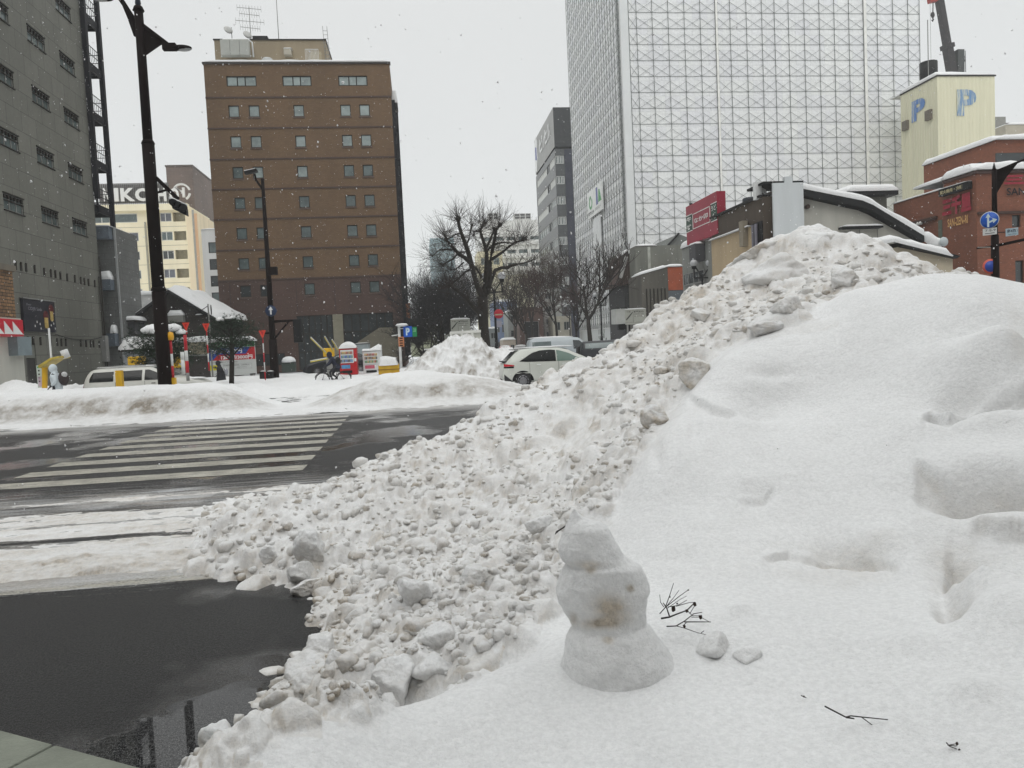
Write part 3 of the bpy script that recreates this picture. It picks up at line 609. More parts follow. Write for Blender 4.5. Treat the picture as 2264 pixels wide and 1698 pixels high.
# ---- snowman ----
def snowman():
    q=lambda x,y:((1100+x/3.318),(1060+y/3.318)); Yd=2.78
    prof=[(222,556,566),(240,545,582),(262,535,600),(290,524,640),(312,515,735),(345,497,805),(390,482,835),(430,462,858),(475,445,880),(520,447,905),(560,460,925),(585,478,985),(605,494,1010),(640,480,1040),(690,460,1062),(740,445,1085),(800,441,1108),(850,449,1106),(885,460,1092),(930,482,1085),(980,512,1078),(1030,540,1082),(1055,549,1090),(1085,532,1110),(1130,507,1135),(1190,490,1170),(1260,482,1215),(1340,476,1270),(1420,472,1320),(1520,455,1390),(1600,430,1450)]
    # finer rows
    ys=np.linspace(222,1600,150); lf=np.interp(ys,[p[0] for p in prof],[p[1] for p in prof]); rt=np.interp(ys,[p[0] for p in prof],[p[2] for p in prof])
    kk=np.ones(3)/3; lf2=np.convolve(np.pad(lf,1,'edge'),kk,'valid'); rt2=np.convolve(np.pad(rt,1,'edge'),kk,'valid'); pn=.055*np.exp(-((ys-598)/26)**2)+.04*np.exp(-((ys-1062)/22)**2); wd_=rt2-lf2; lf2=lf2+wd_*pn*.5; rt2=rt2-wd_*pn
    n=72; vs=[];dr=[]
    for y,l,r in zip(ys,lf2,rt2):
        xm=(l+r)/2
        if y>1060: # skirt melts into the shelf: keep the body round, the right side flares
            pass
        a=onY(*q(l,y),Yd); b=onY(*q(r,y),Yd); c=(a+b)/2; rx=(b-a).length/2; ry=min(rx*.92,.125 if y<1060 else .16+ (y-1060)*.00012)
        for k in range(n):
            t=2*math.pi*k/n; p=Vector((c.x+rx*math.cos(t),c.y+ry*math.sin(t),c.z))
            w=(mn.noise(p*14)*.008+mn.noise(p*45)*.0035+mn.noise(p*5+Vector((7,0,0)))*.012)*min(1,(y-215)/80); dirv=Vector((math.cos(t),math.sin(t),0)); p+=dirv*w; vs.append(p)
            u,v=pxy(p.x,p.y,p.z); u=u*K; v=v*K; X_=(u-1100)*3.318; Y_=(v-1060)*3.318; d=.03
            if math.sin(t)<.2:
                for (cx,cy,sx,sy,am) in ((830,930,120,80,.42),(760,1060,150,38,.5),(880,1010,90,60,.35),(680,655,34,34,.75),(670,630,80,30,.3),(975,800,22,26,.8),(875,938,24,16,.95),(812,1182,24,18,.95),(810,1180,55,34,.3),(560,1020,26,40,.45),(650,620,160,24,.18)):
                    d+=1.7*am*math.exp(-((X_-cx)/sx)**2-((Y_-cy)/sy)**2)
            dr.append(min(1,d))
    m=len(ys); fs=[(i*n+k,(i+1)*n+k,(i+1)*n+(k+1)%n,i*n+(k+1)%n) for i in range(m-1) for k in range(n)]
    tip=sum((v for v in vs[:n]),Vector())/n+Vector((0,0,.004)); vs.append(tip); dr.append(0); fs+=[(len(vs)-1,k,(k+1)%n) for k in range(n)]
    root=empty('snowman',onY(*q(850,1450),Yd),'weathered three part snowman with a pointed snow hat and dirt smudges','snowman')
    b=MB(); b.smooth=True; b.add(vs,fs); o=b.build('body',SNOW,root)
    a=o.data.attributes.new('dirt','FLOAT','POINT'); a.data.foreach_set('value',dr)
    tw=MB(); P=[onY(*q(x,y),Yd+.02) for x,y in ((530,335),(495,345),(455,372),(435,382),(424,402))]; tw.tube(P,[.0035,.003,.003,.0035,.002],6); tw.tube([P[3],onY(*q(445,395),Yd+.02)],[.002,.001],5)
    tw.build('twig_arm',BARK,root)
BARK=mat('dark_twig_bark',(.022,.017,.014),.8,.3,20)
snowman()
LEAF=mat('dead_leaf',(.035,.02,.013),.8,.3,30)
def twigs(name,strokes,Yd,label,f,leaves=()):
    p0=onY(*f(strokes[0][0][0],strokes[0][0][1]),Yd); root=empty(name,p0,label,'twig'); m=MB(); rs=random.Random(len(strokes))
    for st in strokes:
        w=st[-1] if not isinstance(st[-1],tuple) else .003; pts=[s for s in st if isinstance(s,tuple)]
        P=[onY(*f(x,y),Yd-.05*rs.random()*i/len(pts)) for i,(x,y) in enumerate(pts)]; m.tube(P,[w*(1-.6*i/len(P)) for i in range(len(P))],6)
    m.build('stem',BARK,root)
    for (x,y,r) in leaves:
        c=onY(*f(x,y),Yd-.02); l=MB(); k=r
        pts=[c+Vector((k*math.cos(t)*(.7+.5*rs.random()),.3*k*math.sin(3*t),k*1.3*math.sin(t)*(.7+.4*rs.random()))) for t in [i*math.pi/4 for i in range(8)]]
        l.poly(pts,(0,.002,0)); l.build('leaf',LEAF,root)
q4=lambda x,y:((1100+x/3.318),(1060+y/3.318))
twigs('bare_twig',[[(1190,985),(1230,940),(1260,860),(1292,760),.0022],[(1230,940),(1330,860),(1400,810),.002],[(1220,935),(1195,900),(1190,845),.0016],[(1240,930),(1290,870),(1332,812),.0016],[(1250,935),(1320,925),(1390,885),.0018],[(1245,945),(1340,880),(1388,855),.0014],[(1200,1020),(1260,1010),(1310,990),(1390,960),(1450,900),.004],[(1260,1000),(1240,940),(1215,905),.003],[(1310,930),(1400,905),(1450,900),.0018],[(1390,960),(1430,1000),(1480,1000),.002],[(1410,985),(1450,920),.0015]],2.9,'leafy bare twig sticking up from the snow right of the snowman, the upper one',q4,((1290,950,.010),(1390,965,.007),(1448,915,.008),(1318,912,.004),(1265,862,.003),(1400,812,.003)))
twigs('bare_twig',[[(1240,1078),(1310,1075),(1370,1040),(1440,985),(1500,975),.0028],[(1370,1045),(1480,1045),(1565,1045),.0026],[(1420,1010),(1490,1010),(1560,1048),.0016],[(1310,1075),(1370,1090),(1470,1125),(1533,1140),.0018],[(1360,1075),(1385,1050),.002],[(1495,1125),(1515,1110),.0015]],2.86,'low twig with shrivelled leaves right of the snowman, below the other',q4,((1490,1010,.008),(1372,1080,.005)))
q5=lambda x,y:(1500+x/2.377,1000+y/2.377)
def onshelf(x,y): return pileat(x/K,y/K)
yy=onshelf(*q5(1000,1400)).y
twigs('fallen_twig',[[(770,1335),(880,1392),(905,1385),(1100,1405),.0028],[(960,1390),(1018,1433),.0018],[(1062,1400),(1064,1445),.0012],[(1070,1405),(1110,1435),(1165,1480),.0018],[(880,1392),(925,1400),.003]],yy,'dark broken twig with a brown leaf lying in the foreground snow',q5,((1120,1440,.010),(1140,1455,.008),(1160,1475,.003)))
yy=onshelf(*q5(1440,1550)).y
twigs('twig_tip',[[(1408,1525),(1425,1545),(1480,1566),.0018],[(1415,1540),(1470,1530),.0014],[(1420,1540),(1465,1543),.0014]],yy,'tiny twig tip with buds poking out near the bottom right corner',q5,((1465,1532,.004),(1478,1565,.003)))
yy=onshelf(*q5(660,1285)).y
twigs('twig_tip',[[(645,1278),(672,1290),.0018]],yy,'tiny twig bit in the snow left of the fallen twig',q5,((660,1284,.003),))
# ---------------- buildings ----------------
GL=lambda n,c,r=.12:mat(n,c,r,.35,1.2,spec=.6)
GLASS=GL('window_glass_dark',(.035,.042,.045)); GLASSG=GL('window_glass_curtained',(.30,.36,.355),.3); GLASSM=GL('window_glass_grey_green',(.105,.14,.14),.2); GLASSB=GL('window_glass_blue_grey',(.11,.12,.145),.15)
FRB=mat('frame_dark_bronze',(.018,.015,.012),.6,spec=.25); FRW=mat('frame_white_metal',(.62,.62,.60),.5); FRG=mat('frame_grey',(.22,.22,.21),.5)
WHITE=mat('white_paint',(.72,.73,.72),.5,.06,1.5); BLACK=mat('black_paint',(.008,.008,.009),.6,spec=.25); DKMETAL=mat('dark_steel',(.008,.008,.013),.6,.3,5,spec=.25)
CAP=SNOWF
def snowcap(F,u0,u1,z,th,root,d0=-1.2,d1=.08,name='snow_cap',slope=0,n=None,seed=1):
    """rounded layer of snow lying on a ledge or roof edge; follows a height step slope*(u-u0)"""
    L=abs(u1-u0); n=n or max(6,int(L/.35)); m=MB(); m.smooth=True; vs=[]; prof=[(d1,0),(d1+.03,.35),(d1-.02,.75),(d1-.18,1),((d0+d1)/2,1.05),(d0,.9),(d0,0)]
    for i in range(n+1):
        u=u0+(u1-u0)*i/n; e=min(1,.35+ (min(i,n-i))/max(1,n*.06)); k=1+.22*mn.noise((u*.9,seed,0))
        for d,h in prof: vs.append(F.pt(u,z+slope*(u-u0)+h*th*k*e,d))
    q=len(prof); m.add(vs,[(i*q+j,(i+1)*q+j,(i+1)*q+j+1,i*q+j+1) for i in range(n) for j in range(q-1)]+[tuple(range(q)),tuple(n*q+j for j in range(q-1,-1,-1))])
    o=m.build(name,CAP,root); a=o.data.attributes.new('dirt','FLOAT','POINT'); return o
# ===== grey tiled block at the left =====
def grey_block():
    X0=-21.75; F=Face('E',X0); root=empty('grey_tiled_building',(X0-6,48,0),'tall grey tiled building with small barred windows at the left edge','building')
    M1=brickmat('grey_panel_tile',(.185,.185,.158),(.155,.155,.132),(.05,.05,.043),1.62,1.15,.014,.7,.12,.5,.22,bp=.5)
    c=[]
    def quad(a,b,cc,d): 
        p=[F.px(*q) for q in (a,b,cc,d)]; us=[q[0] for q in p]; zs=[(p[0][1]+p[1][1])/2,(p[2][1]+p[3][1])/2]
        return min(us),max(us),min(zs),max(zs)
    A2=quad((138,233.8),(169.8,256.4),(172.4,287.5),(142,266.3)); A3=quad((149.9,359),(181.7,376),(183,406),(153,390)); B2=quad((79.6,317),(116.7,338.6),(120,372),(83.5,354))
    pitch=A2[3]-A3[3]; hh=(A3[3]-A3[2]+B2[3]-B2[2])/2; za=A3[3]; wA=(A3[0],A3[1]); wB=(B2[0],B2[1]); C=F.px(39,293); cw=wB[1]-wB[0]
    cu=F.px(38.5,291)[0]; wC=(cu-cw,cu)
    ops=[]
    for k in range(-5,8):
        z1=za-k*pitch
        for w,mn_ in ((wA,-1),(wB,-1),(wC,-1)):
            if z1-hh>9.0 and z1<44: ops.append((w[0],w[1],z1-hh,z1))
    y0=41.3; ye=55
    dr=(F.px(59,800)[0],F.px(81,800)[0],0.,F.px(70,758)[1])
    m=MB(); shell(m,X0-14,X0,y0-8,ye,0,46,'E'); m.wall(F,y0-8,ye,0,46,ops+[dr],.14); m.build('wall',M1,root)
    for o in ops:
        w=window(F,o,root,FRG,GLASSM,rev=.14,fw=.07,cols=3,rows=1)
        b=MB(); u0,u1,z0,z1=o; zt=z1-(z1-z0)*.42
        b.fbox(F,u0,u1,zt-.03,zt+.03,-.05,.02); b.fbox(F,u0-.04,u1+.04,z1-.04,z1+.03,-.02,.06); b.fbox(F,u0-.04,u1+.04,z0-.06,z0,-.02,.07)
        for i in range(6):
            u=u0+(u1-u0)*(i+.5)/6; b.fbox(F,u-.06,u+.03,zt+.1,z1-.08,-.06,.02); b.fbox(F,u+.03,u+.12,z1-.2,z1-.1,-.06,.02)
        b.build('grille',FRB,w)
    d=MB(); d.fbox(F,dr[0],dr[1],0,dr[3]-.9,-.13,-.09); d.build('door',mat('door_dark',(.05,.048,.045),.5),root)
    d=MB(); d.fbox(F,dr[0],dr[1],dr[3]-.86,dr[3],-.12,-.06); d.build('panel',mat('door_panel',(.16,.165,.145),.6),root)
    b=MB()   # two rows of dark vent slots
    for i,(x,y) in enumerate(((34,588),(46,590),(57,592),(76,596),(97,602),(112,605),(122,607),(133,610),(148,614),(165,617),(178,621),(186,623),(195,625),(209,628),(61,754),(73,754),(89,755),(111,756),(126,757),(135,758),(145,758),(178,759),(190,760),(200,761),(206,761),(219,762))):
        u,z=F.px(x,y); v=MB(); v.fbox(F,u-.09,u+.09,z-.22,z+.2,-.01,.035); v.fbox(F,u-.05,u+.09,z+.2,z+.26,-.01,.05); v.build('wall_vent',FRB,root)
    # duct and lamp box by the corner
    v=MB(); u,z=F.px(228,765); v.fbox(F,u-.35,u+.2,z-1.1,z+.7,0,.3); v.build('meter_box',FRG,root)
    v=MB(); v.tube([F.pt(54.85,.3,.12),F.pt(54.85,9,.12)],.06,8); v.tube([F.pt(54.6,.3,.1),F.pt(54.6,7.6,.1)],.04,8); v.build('drain_pipe',FRB,root)
    # poster
    r=F.rect(44,660,118,736); u0,u1=F.px(46,700)[0],F.px(116,700)[0]; z1=(F.px(46,660)[1]+F.px(114,668)[1])/2; z0=(F.px(55,733)[1]+F.px(118,735)[1])/2
    PB=empty('billboard',F.pt((u0+u1)/2,z0),'dark billboard with two yellow drink glasses on the grey building','billboard')
    p=MB(); p.fbox(F,u0,u1,z0,z1,.02,.16); p.build('panel',mat('poster_dark',(.022,.023,.032),.35),PB)
    p=MB(); p.fbox(F,u0-.05,u1+.05,z1,z1+.06,.0,.22); p.build('top_rail',FRG,PB)
    YG=mat('poster_yellow',(.46,.33,.10),.5,.3,6); 
    for (a,b_,c_,d_) in ((.62,.74,.12,.46),(.82,.92,.36,.68)):
        g=MB(); g.fpoly(F,[(u0+(u1-u0)*x,z0+(z1-z0)*y) for x,y in ((a+.02,c_),(b_-.02,c_),(b_,c_+.05),(b_,d_),(a,d_),(a,c_+.05))],.17,.18)
        g.build('printed_glass',YG,PB); g=MB(); g.lathe(F.pt(u0+(u1-u0)*(a+b_)/2,z0+(z1-z0)*(d_+.05),.165),[(.01,0),(.32,.004),(.30,.012),(.01,.014)],12,F.n); g.build('printed_berries',mat('poster_red',(.10,.012,.015),.5),PB)
    g=MB(); 
    for (x,y) in ((.38,.3),(.47,.24),(.31,.17),(.49,.1),(.83,.22),(.92,.28),(.96,.12)):
        g.fpoly(F,[(u0+(u1-u0)*(x+.014*math.sin(t)),z0+(z1-z0)*(y+(.05 if t==0 else .03)*math.cos(t))) for t in [k*math.pi/4 for k in range(8)]],.17,.175)
    g.build('printed_drops',WHITE,PB)
    LT=mat('poster_lettering',(.30,.30,.34),.5)
    text('Dear',F,u0+.10*(u1-u0),u0+.24*(u1-u0),z0+.80*(z1-z0),z0+.86*(z1-z0),LT,PB,.165,.004)
    text('CIDER Soda',F,u0+.14*(u1-u0),u0+.56*(u1-u0),z0+.66*(z1-z0),z0+.76*(z1-z0),LT,PB,.165,.004)
    # cable swag
    v=MB(); pts=[F.pt(u1+(54.8-u1)*t,z0-.1-.9*4*t*(1-t)*.35,.1) for t in [i/14 for i in range(15)]]; v.tube(pts,.025,5); v.build('cable',BLACK,root)
    # rear service wing with hoods
    FW=Face('S',56.6); ux=FW.px(251,505)[0]; zt=FW.px(235,503)[1]
    w=MB(); shell(w,-24.5,ux,56.6,61,0,zt); root2=empty('service_wing',(-22,57,0),'narrow grey service wing with snowy duct hoods beside the fire escape','building')
    w.build('wall',brickmat('wing_tile',(.17,.175,.17),(.15,.155,.15),(.09,.09,.085),.9,.45,.01),root2)
    w=MB(); w.box(ux,ux+.12,56.5,56.62,0,zt); w.build('corner_strip',mat('corner_light',(.34,.35,.35),.5),root2)
    HM=mat('hood_metal',(.12,.145,.175),.45,.2,3)
    for i,(x0,x1,yt,yb,st) in enumerate(((213,250,504,530,'flat'),(225,254,620,642,'cap'),(236,264,738,765,'cap2'))):
        u0,z1=FW.px(x0,yt); u1,z0=FW.px(x1,yb); h=MB(); h.fbox(FW,u0,min(u1,ux-.05),z0,z1,0,.7); hb=h.build('duct_hood',HM,root2)
        if i: snowcap(FW,u0+(.0 if i==1 else .5),min(u1,ux-.05),z1,.55,root2,d0=0,d1=.7,seed=i)
        else: snowcap(FW,u0,ux,z1,.12,root2,d0=-3,d1=.7,seed=i)
grey_block()
def fire_escape():
    X1=-21.55; Fe=Face('E',X1); root=empty('fire_escape',(-22.5,58,0),'dark steel fire escape tower behind the grey tiled building','stairs')
    yn=Fe.px(181,0)[0]; yf=Fe.px(211,0)[0]; yn2=Fe.px(206,300)[0]; yf2=Fe.px(236.5,300)[0]; yn=(yn+yn2)/2; yf=(yf+yf2)/2; XW=X1-3.2
    zs=[onY(200,y,yf).z for y in (57,161.5,267,371,469)]; 
    zs=sorted([zs[0]+ (zs[0]-zs[3])/3*k for k in (1,2,3)]+zs)
    for (x,y) in ((X1,yn),(X1,yf),(XW,yn),(XW,yf)):
        p=MB(); lo=0 if y==yf else 13.; p.box(x-.14,x+.14,y-.16,y+.16,lo,zs[-1]+2); p.build('post',DKMETAL,root)
    for i,z in enumerate(zs):
        l=MB(); l.box(XW,X1,yn,yf,z,z+.10); l.box(X1-.12,X1,yn+.16,yf-.16,z-.42,z); l.box(XW,XW+.12,yn+.16,yf-.16,z-.42,z); l.box(XW+.12,X1-.12,yf-.1,yf,z-.42,z); l.box(XW+.12,X1-.12,yn,yn+.1,z-.42,z)
        for k in range(6): y=yn+(yf-yn)*(k+.5)/6; l.box(XW+.12,X1-.12,y-.04,y+.04,z-.25,z)
        l.build('landing',DKMETAL,root)
        r=MB(); zz=z+.12
        for h in (.55,1.1): r.bar((X1,yn+.1,zz+h),(X1,yf-.1,zz+h),.04); r.bar((X1,yf,zz+h),(XW,yf,zz+h),.04); r.bar((XW,yn,zz+h),(X1,yn,zz+h),.04)
        n=7
        for k in range(n+1): y=yn+.1+(yf-yn-.2)*k/n; r.bar((X1,y,zz),(X1,y,zz+1.1),.022)
        for k in range(1,8): x=XW+3.2*k/8; r.bar((x,yf,zz),(x,yf,zz+1.1),.022)
        r.build('railing',DKMETAL,root)
        if i<len(zs)-1:
            s=MB(); z2=zs[i+1]; xm=(XW+X1)/2+.3
            s.bar((xm+.6,yf-.4,z+.1),(xm+.6,yn+.6,z2),.05,.3); s.bar((xm-.6,yf-.4,z+.1),(xm-.6,yn+.6,z2),.05,.3)
            for k in range(12): t=(k+.5)/12; s.box(xm-.6,xm+.6,yf-.4-(yf-yn-1)*t-.13,yf-.4-(yf-yn-1)*t+.13,z+.1+(z2-z)*t,z+.14+(z2-z)*t)
            s.build('stair_flight',DKMETAL,root)
            p=MB(); p.tube([(X1-.5,(yn+yf)/2-.6,z),(X1-.5,(yn+yf)/2-.6,z2)],.05,6); p.build('down_pipe',DKMETAL,root)
fire_escape()
def stone_shop():
    X0=-20.6; F=Face('E',X0); ye=onX(48,760,X0).y; zt=F.px(38,603)[1]; zs=F.px(40,700)[1]
    root=empty('stone_clad_shop',(X0-3,37,0),'low shop clad in rough brown stone over a white wall, left edge','building')
    ST=brickmat('rough_stone',(.42,.24,.11),(.22,.13,.065),(.05,.035,.025),.42,.17,.02,.85,.45,.37,.3,bp=1.)
    m=MB(); shell(m,X0-6,X0,30,ye-.35,zs-.1,zt); m.build('stone_wall',ST,root)
    m=MB(); shell(m,X0-6,X0+.05,30,ye,0,zs-.1); m.build('white_wall',mat('plaster_white',(.50,.50,.45),.7,.12,1.2,streak=True),root)
    m=MB(); m.box(X0-6,X0+.15,30,ye-.25,zt,zt+.3); m.build('parapet',mat('stone_cap',(.16,.14,.11),.7),root)
    # red sign box
    y1=F.px(54,725)[0]; z1=onX(52,707,X0+.9).z; z0=onX(52,744,X0+.9).z; G=Face('E',X0+.9)
    sg=empty('shop_sign',(X0,ye-2,z0),'red box sign with white triangles at the left edge','sign')
    a=G.px(0,720)[0]-2.; b=G.px(52,720)[0]
    m=MB(); m.box(X0,X0+.9,a,b,z0,z1); m.build('sign_box',mat('sign_red',(.50,.012,.03),.4,.1,3),sg,bevel=.05)
    m=MB(); w=(b-a)
    for x0,x1 in ((9.5,30),(28.5,49.5),(-14,8)):
        ua=G.px(x0,725)[0]; ub=G.px(x1,725)[0]; m.fpoly(G,[(ua,z0+.1),(ub,z0+.1),(ua,z1-.12)],.0,.02)
    m.build('triangles',WHITE,sg)
    m=MB(); u,z=F.px(38,765); m.fbox(F,u-.95,u+.4,z-.5,z+.45,.05,.5); m.build('unit_box',mat('box_blue_grey',(.20,.25,.27),.5),root)
stone_shop()
# ===== cream hotel with the roof letters, brown tower, white block =====
def cream_hotel():
    F=Face('S',112.); px=lambda a,b:F.px(210+a/5.926,380+b/5.926)
    root=empty('cream_office_building',(px(600,1000)[0],116,0),'cream office building with rows of windows and big roof letters','building')
    CM=mat('cream_render',(.88,.80,.58),.75,.07,.6,streak=True); CM2=mat('cream_render_stained',(.85,.72,.50),.75,.12,.8,streak=True)
    xl=px(0,900)[0]-6; xr=px(1225,905)[0]; ztop=px(500,437)[1]; x_r2=px(1330,905)[0]
    rows=[px(600,y)[1]-px(600,y+118)[1] for y in (540,)]; h=rows[0]
    zt=[px(600,y)[1] for y in (542,795,1040,1287,1533)]; pt=(zt[0]-zt[4])/4; zt=[zt[0]-pt*i for i in range(8)]
    WA=(px(75,1100)[0],px(590,1100)[0]); WB=(px(885,1100)[0],px(1040,1100)[0]); BAL=(WB[1],px(1215,1100)[0])
    WA=(WA[0]-2.5,WA[1])
    ops=[]
    for z in zt:
        if z-h<0: break
        ops+= [(WA[0],WA[1],z-h,z),(WB[0],WB[1]-.02,z-h,z),(WB[1]+.15,BAL[1],z-h*1.02,z)]
    m=MB(); shell(m,xl,xr,112,124,0,ztop,'S'); m.wall(F,xl,xr,0,ztop,ops,.22); m.build('wall',CM,root)
    for i,o in enumerate(ops):
        if i%3==0: window(F,o,root,FRW,[GLASSM,GLASSB,GLASS][i//3%3],.2,.10,cs=[.38,.52])
        elif i%3==1: window(F,o,root,FRW,[GLASSB,GLASSM,GLASS][i//3%3],.2,.10,cs=[.45])
        else:
            b=MB(); b.fbox(F,o[0],o[1],o[2]-.1,o[3]+.1,-1.2,-1.1); b.fbox(F,o[0]-.02,o[0]+.02,o[2],o[3],-1.1,-.2); b.build('balcony_recess',mat('cream_recess_shaded',(.66,.60,.42),.8),root)  # recess shade painted in as a darker cream
    s=MB()
    for z in zt: s.fbox(F,xl,xr-.02,z-h-1.05*(pt-h),z-h-1.05*(pt-h)+.03,-.02,.006) if False else s.fbox(F,xl,xr,z-h-(pt-h)*.52,z-h-(pt-h)*.52+.05,-.02,.012)
    s.build('joint_line',mat('joint_dark',(.34,.31,.22),.8),root)
    t=MB(); shell(t,xr,x_r2,111.6,122,0,px(1270,507)[1]); t.build('end_tower',CM2,root)
    t=MB(); t.box(xr+.95,xr+1.5,111.55,111.6,0,px(1270,507)[1]-.5); t.build('rust_stain',mat('rust_stain',(.72,.45,.26),.8,.2,.5,streak=True),root)
    t=MB(); t.box(x_r2-.25,x_r2+.02,111.5,111.6,0,px(1270,505)[1]); t.build('corner_pipe',mat('pipe_grey',(.36,.35,.31),.6),root)
    t=MB(); u=px(690,1100)[0]; t.fbox(F,u-.1,u+.1,0,ztop-2.4,0,.18); t.build('down_pipe',mat('pipe_grey2',(.33,.31,.24),.6),root)
    t=MB(); t.fbox(F,xl,xr+.3,px(500,520)[1],ztop,-.5,.7); t.build('cornice',CM,root)
    # roof letters on their frame
    fr=empty('rooftop_sign',(px(600,430)[0],114,ztop),'row of big white letters on a steel frame on the cream building','sign')
    G=Face('S',113.5); gp=lambda a,b:G.px(210+a/5.926,380+b/5.926)
    m=MB(); u0,u1=gp(60,300)[0],gp(960,300)[0]; z0,z1=gp(500,405)[1],gp(500,150)[1]
    n=36
    for i in range(n+1): u=u0+(u1-u0)*i/n; m.fbox(G,u-.05,u+.05,ztop,z1,-.3,-.2)
    for i in range(6): z=z0+(z1-z0)*i/5; m.fbox(G,u0,u1,z-.05,z+.05,-.2,-.12)
    m.fbox(G,u0,u1,ztop,ztop+.3,-.3,.3)
    m.build('frame',mat('sign_frame_steel',(.13,.12,.115),.6),fr)
    m=MB(); m.fbox(G,u0,u1,z0+.1,z1-.05,-.42,-.36); m.build('back_mesh',mat('sign_mesh',(.33,.33,.32),.7,.1,8),fr)
    LW=mat('letter_white',(.80,.80,.78),.4,.05,1)
    for ch,a,b in (('N',120,205),('I',262,318),('K',345,535),('O',535,745),('H',815,945),('O',985,1110)):
        zt_=gp((a+b)/2,218)[1]; zb_=gp((a+b)/2,392)[1]; L=MB(); ua,ub=gp(a,300)[0],gp(b,300)[0]
        if ch=='I': L.fbox(G,ua,ub,zb_,zt_,.0,.35); L.build('letter',LW,fr); continue
        text(ch,G,ua,ub,zb_,zt_,LW,fr,.1,.25,'letter',bold=.045)
    # round emblem
    G2=Face('S',116.6); c=G2.px(210+1140/5.926,380+268/5.926); R=abs(G2.px(210+1258/5.926,380+268/5.926)[0]-c[0])
    m=MB()
    for a0,a1 in ((15,150),(-60,-10),(195,235)):
        for k in range(14):
            t0,t1=[math.radians(a0+(a1-a0)*q/14) for q in (k,k+1)]
            m.fpoly(G2,[(c[0]+r*math.cos(t),c[1]+r*math.sin(t)) for r,t in ((R,t0),(R,t1),(R*.8,t1),(R*.8,t0))],.0,.3)
    m.fbox(G2,c[0]+R*.08,c[0]+R*.34,c[1]-R*.6,c[1]+R*.52,0,.3); m.fpoly(G2,[(c[0]-R*.75,c[1]+R*.55),(c[0]-R*.5,c[1]+R*.55),(c[0]+R*.08,c[1]-R*.15),(c[0]+R*.08,c[1]+R*.15)],0,.3)
    em=m.build('round_emblem',LW,None,label='round white emblem with a stroke on the brown tower',category='emblem') if False else m.build('round_emblem',LW); setp(em,'round white emblem with a broken ring on the brown tower','emblem')
    # brown tower
    T=Face('S',118.); a=T.px(366.5,369); b=T.px(425,369); br=empty('brown_tiled_tower',(b[0]-3,120,0),'plain brown tiled tower behind the cream building','building')
    BT=brickmat('brown_grey_tile',(.21,.155,.13),(.18,.135,.115),(.13,.10,.09),.9,.4,.012,.75,.15)
    m=MB(); shell(m,a[0],b[0],118,150,0,a[1]); m.build('wall',BT,br); m=MB(); m.box(a[0]-.1,b[0]+.1,117.9,150,a[1],a[1]+.25); m.build('parapet',mat('tower_cap',(.10,.08,.07),.6),br)
    # white small block
    Q=Face('S',98.); w=lambda x,y:Q.px(430+x/8.3,500+y/8.3); a=w(150,500)[0]; z=w(150,65)[1]; wr=empty('white_narrow_building',(a+4,100,0),'narrow white building between the cream building and the brown hotel','building')
    zs=[(w(300,t)[1],w(300,b_)[1]) for t,b_ in ((295,437),(605,745),(915,1050),(1220,1360))]; dz=(zs[0][0]-zs[3][0])/3; ops=[]
    for k in range(6): z1=zs[0][0]-dz*k; ops+= [(w(250+27*0,295)[0]+.0,w(250,295)[0]+2.0,z1-1.35,z1),(w(250,295)[0]+4.2,w(250,295)[0]+6.2,z1-1.35,z1)]
    m=MB(); shell(m,a,a+12,98,112,0,z,'S'); m.wall(Q,a,a+12,0,z,ops,.2); m.build('wall',mat('white_plaster',(.62,.63,.62),.7,.08,.8,streak=True),wr)
    for i,o in enumerate(ops): window(Q,o,wr,FRB,GLASS if i%3 else GLASSM,.18,.08,cs=[.62])
    snowcap(Q,a,a+12,z,.15,wr,d0=-4,seed=3)
cream_hotel()
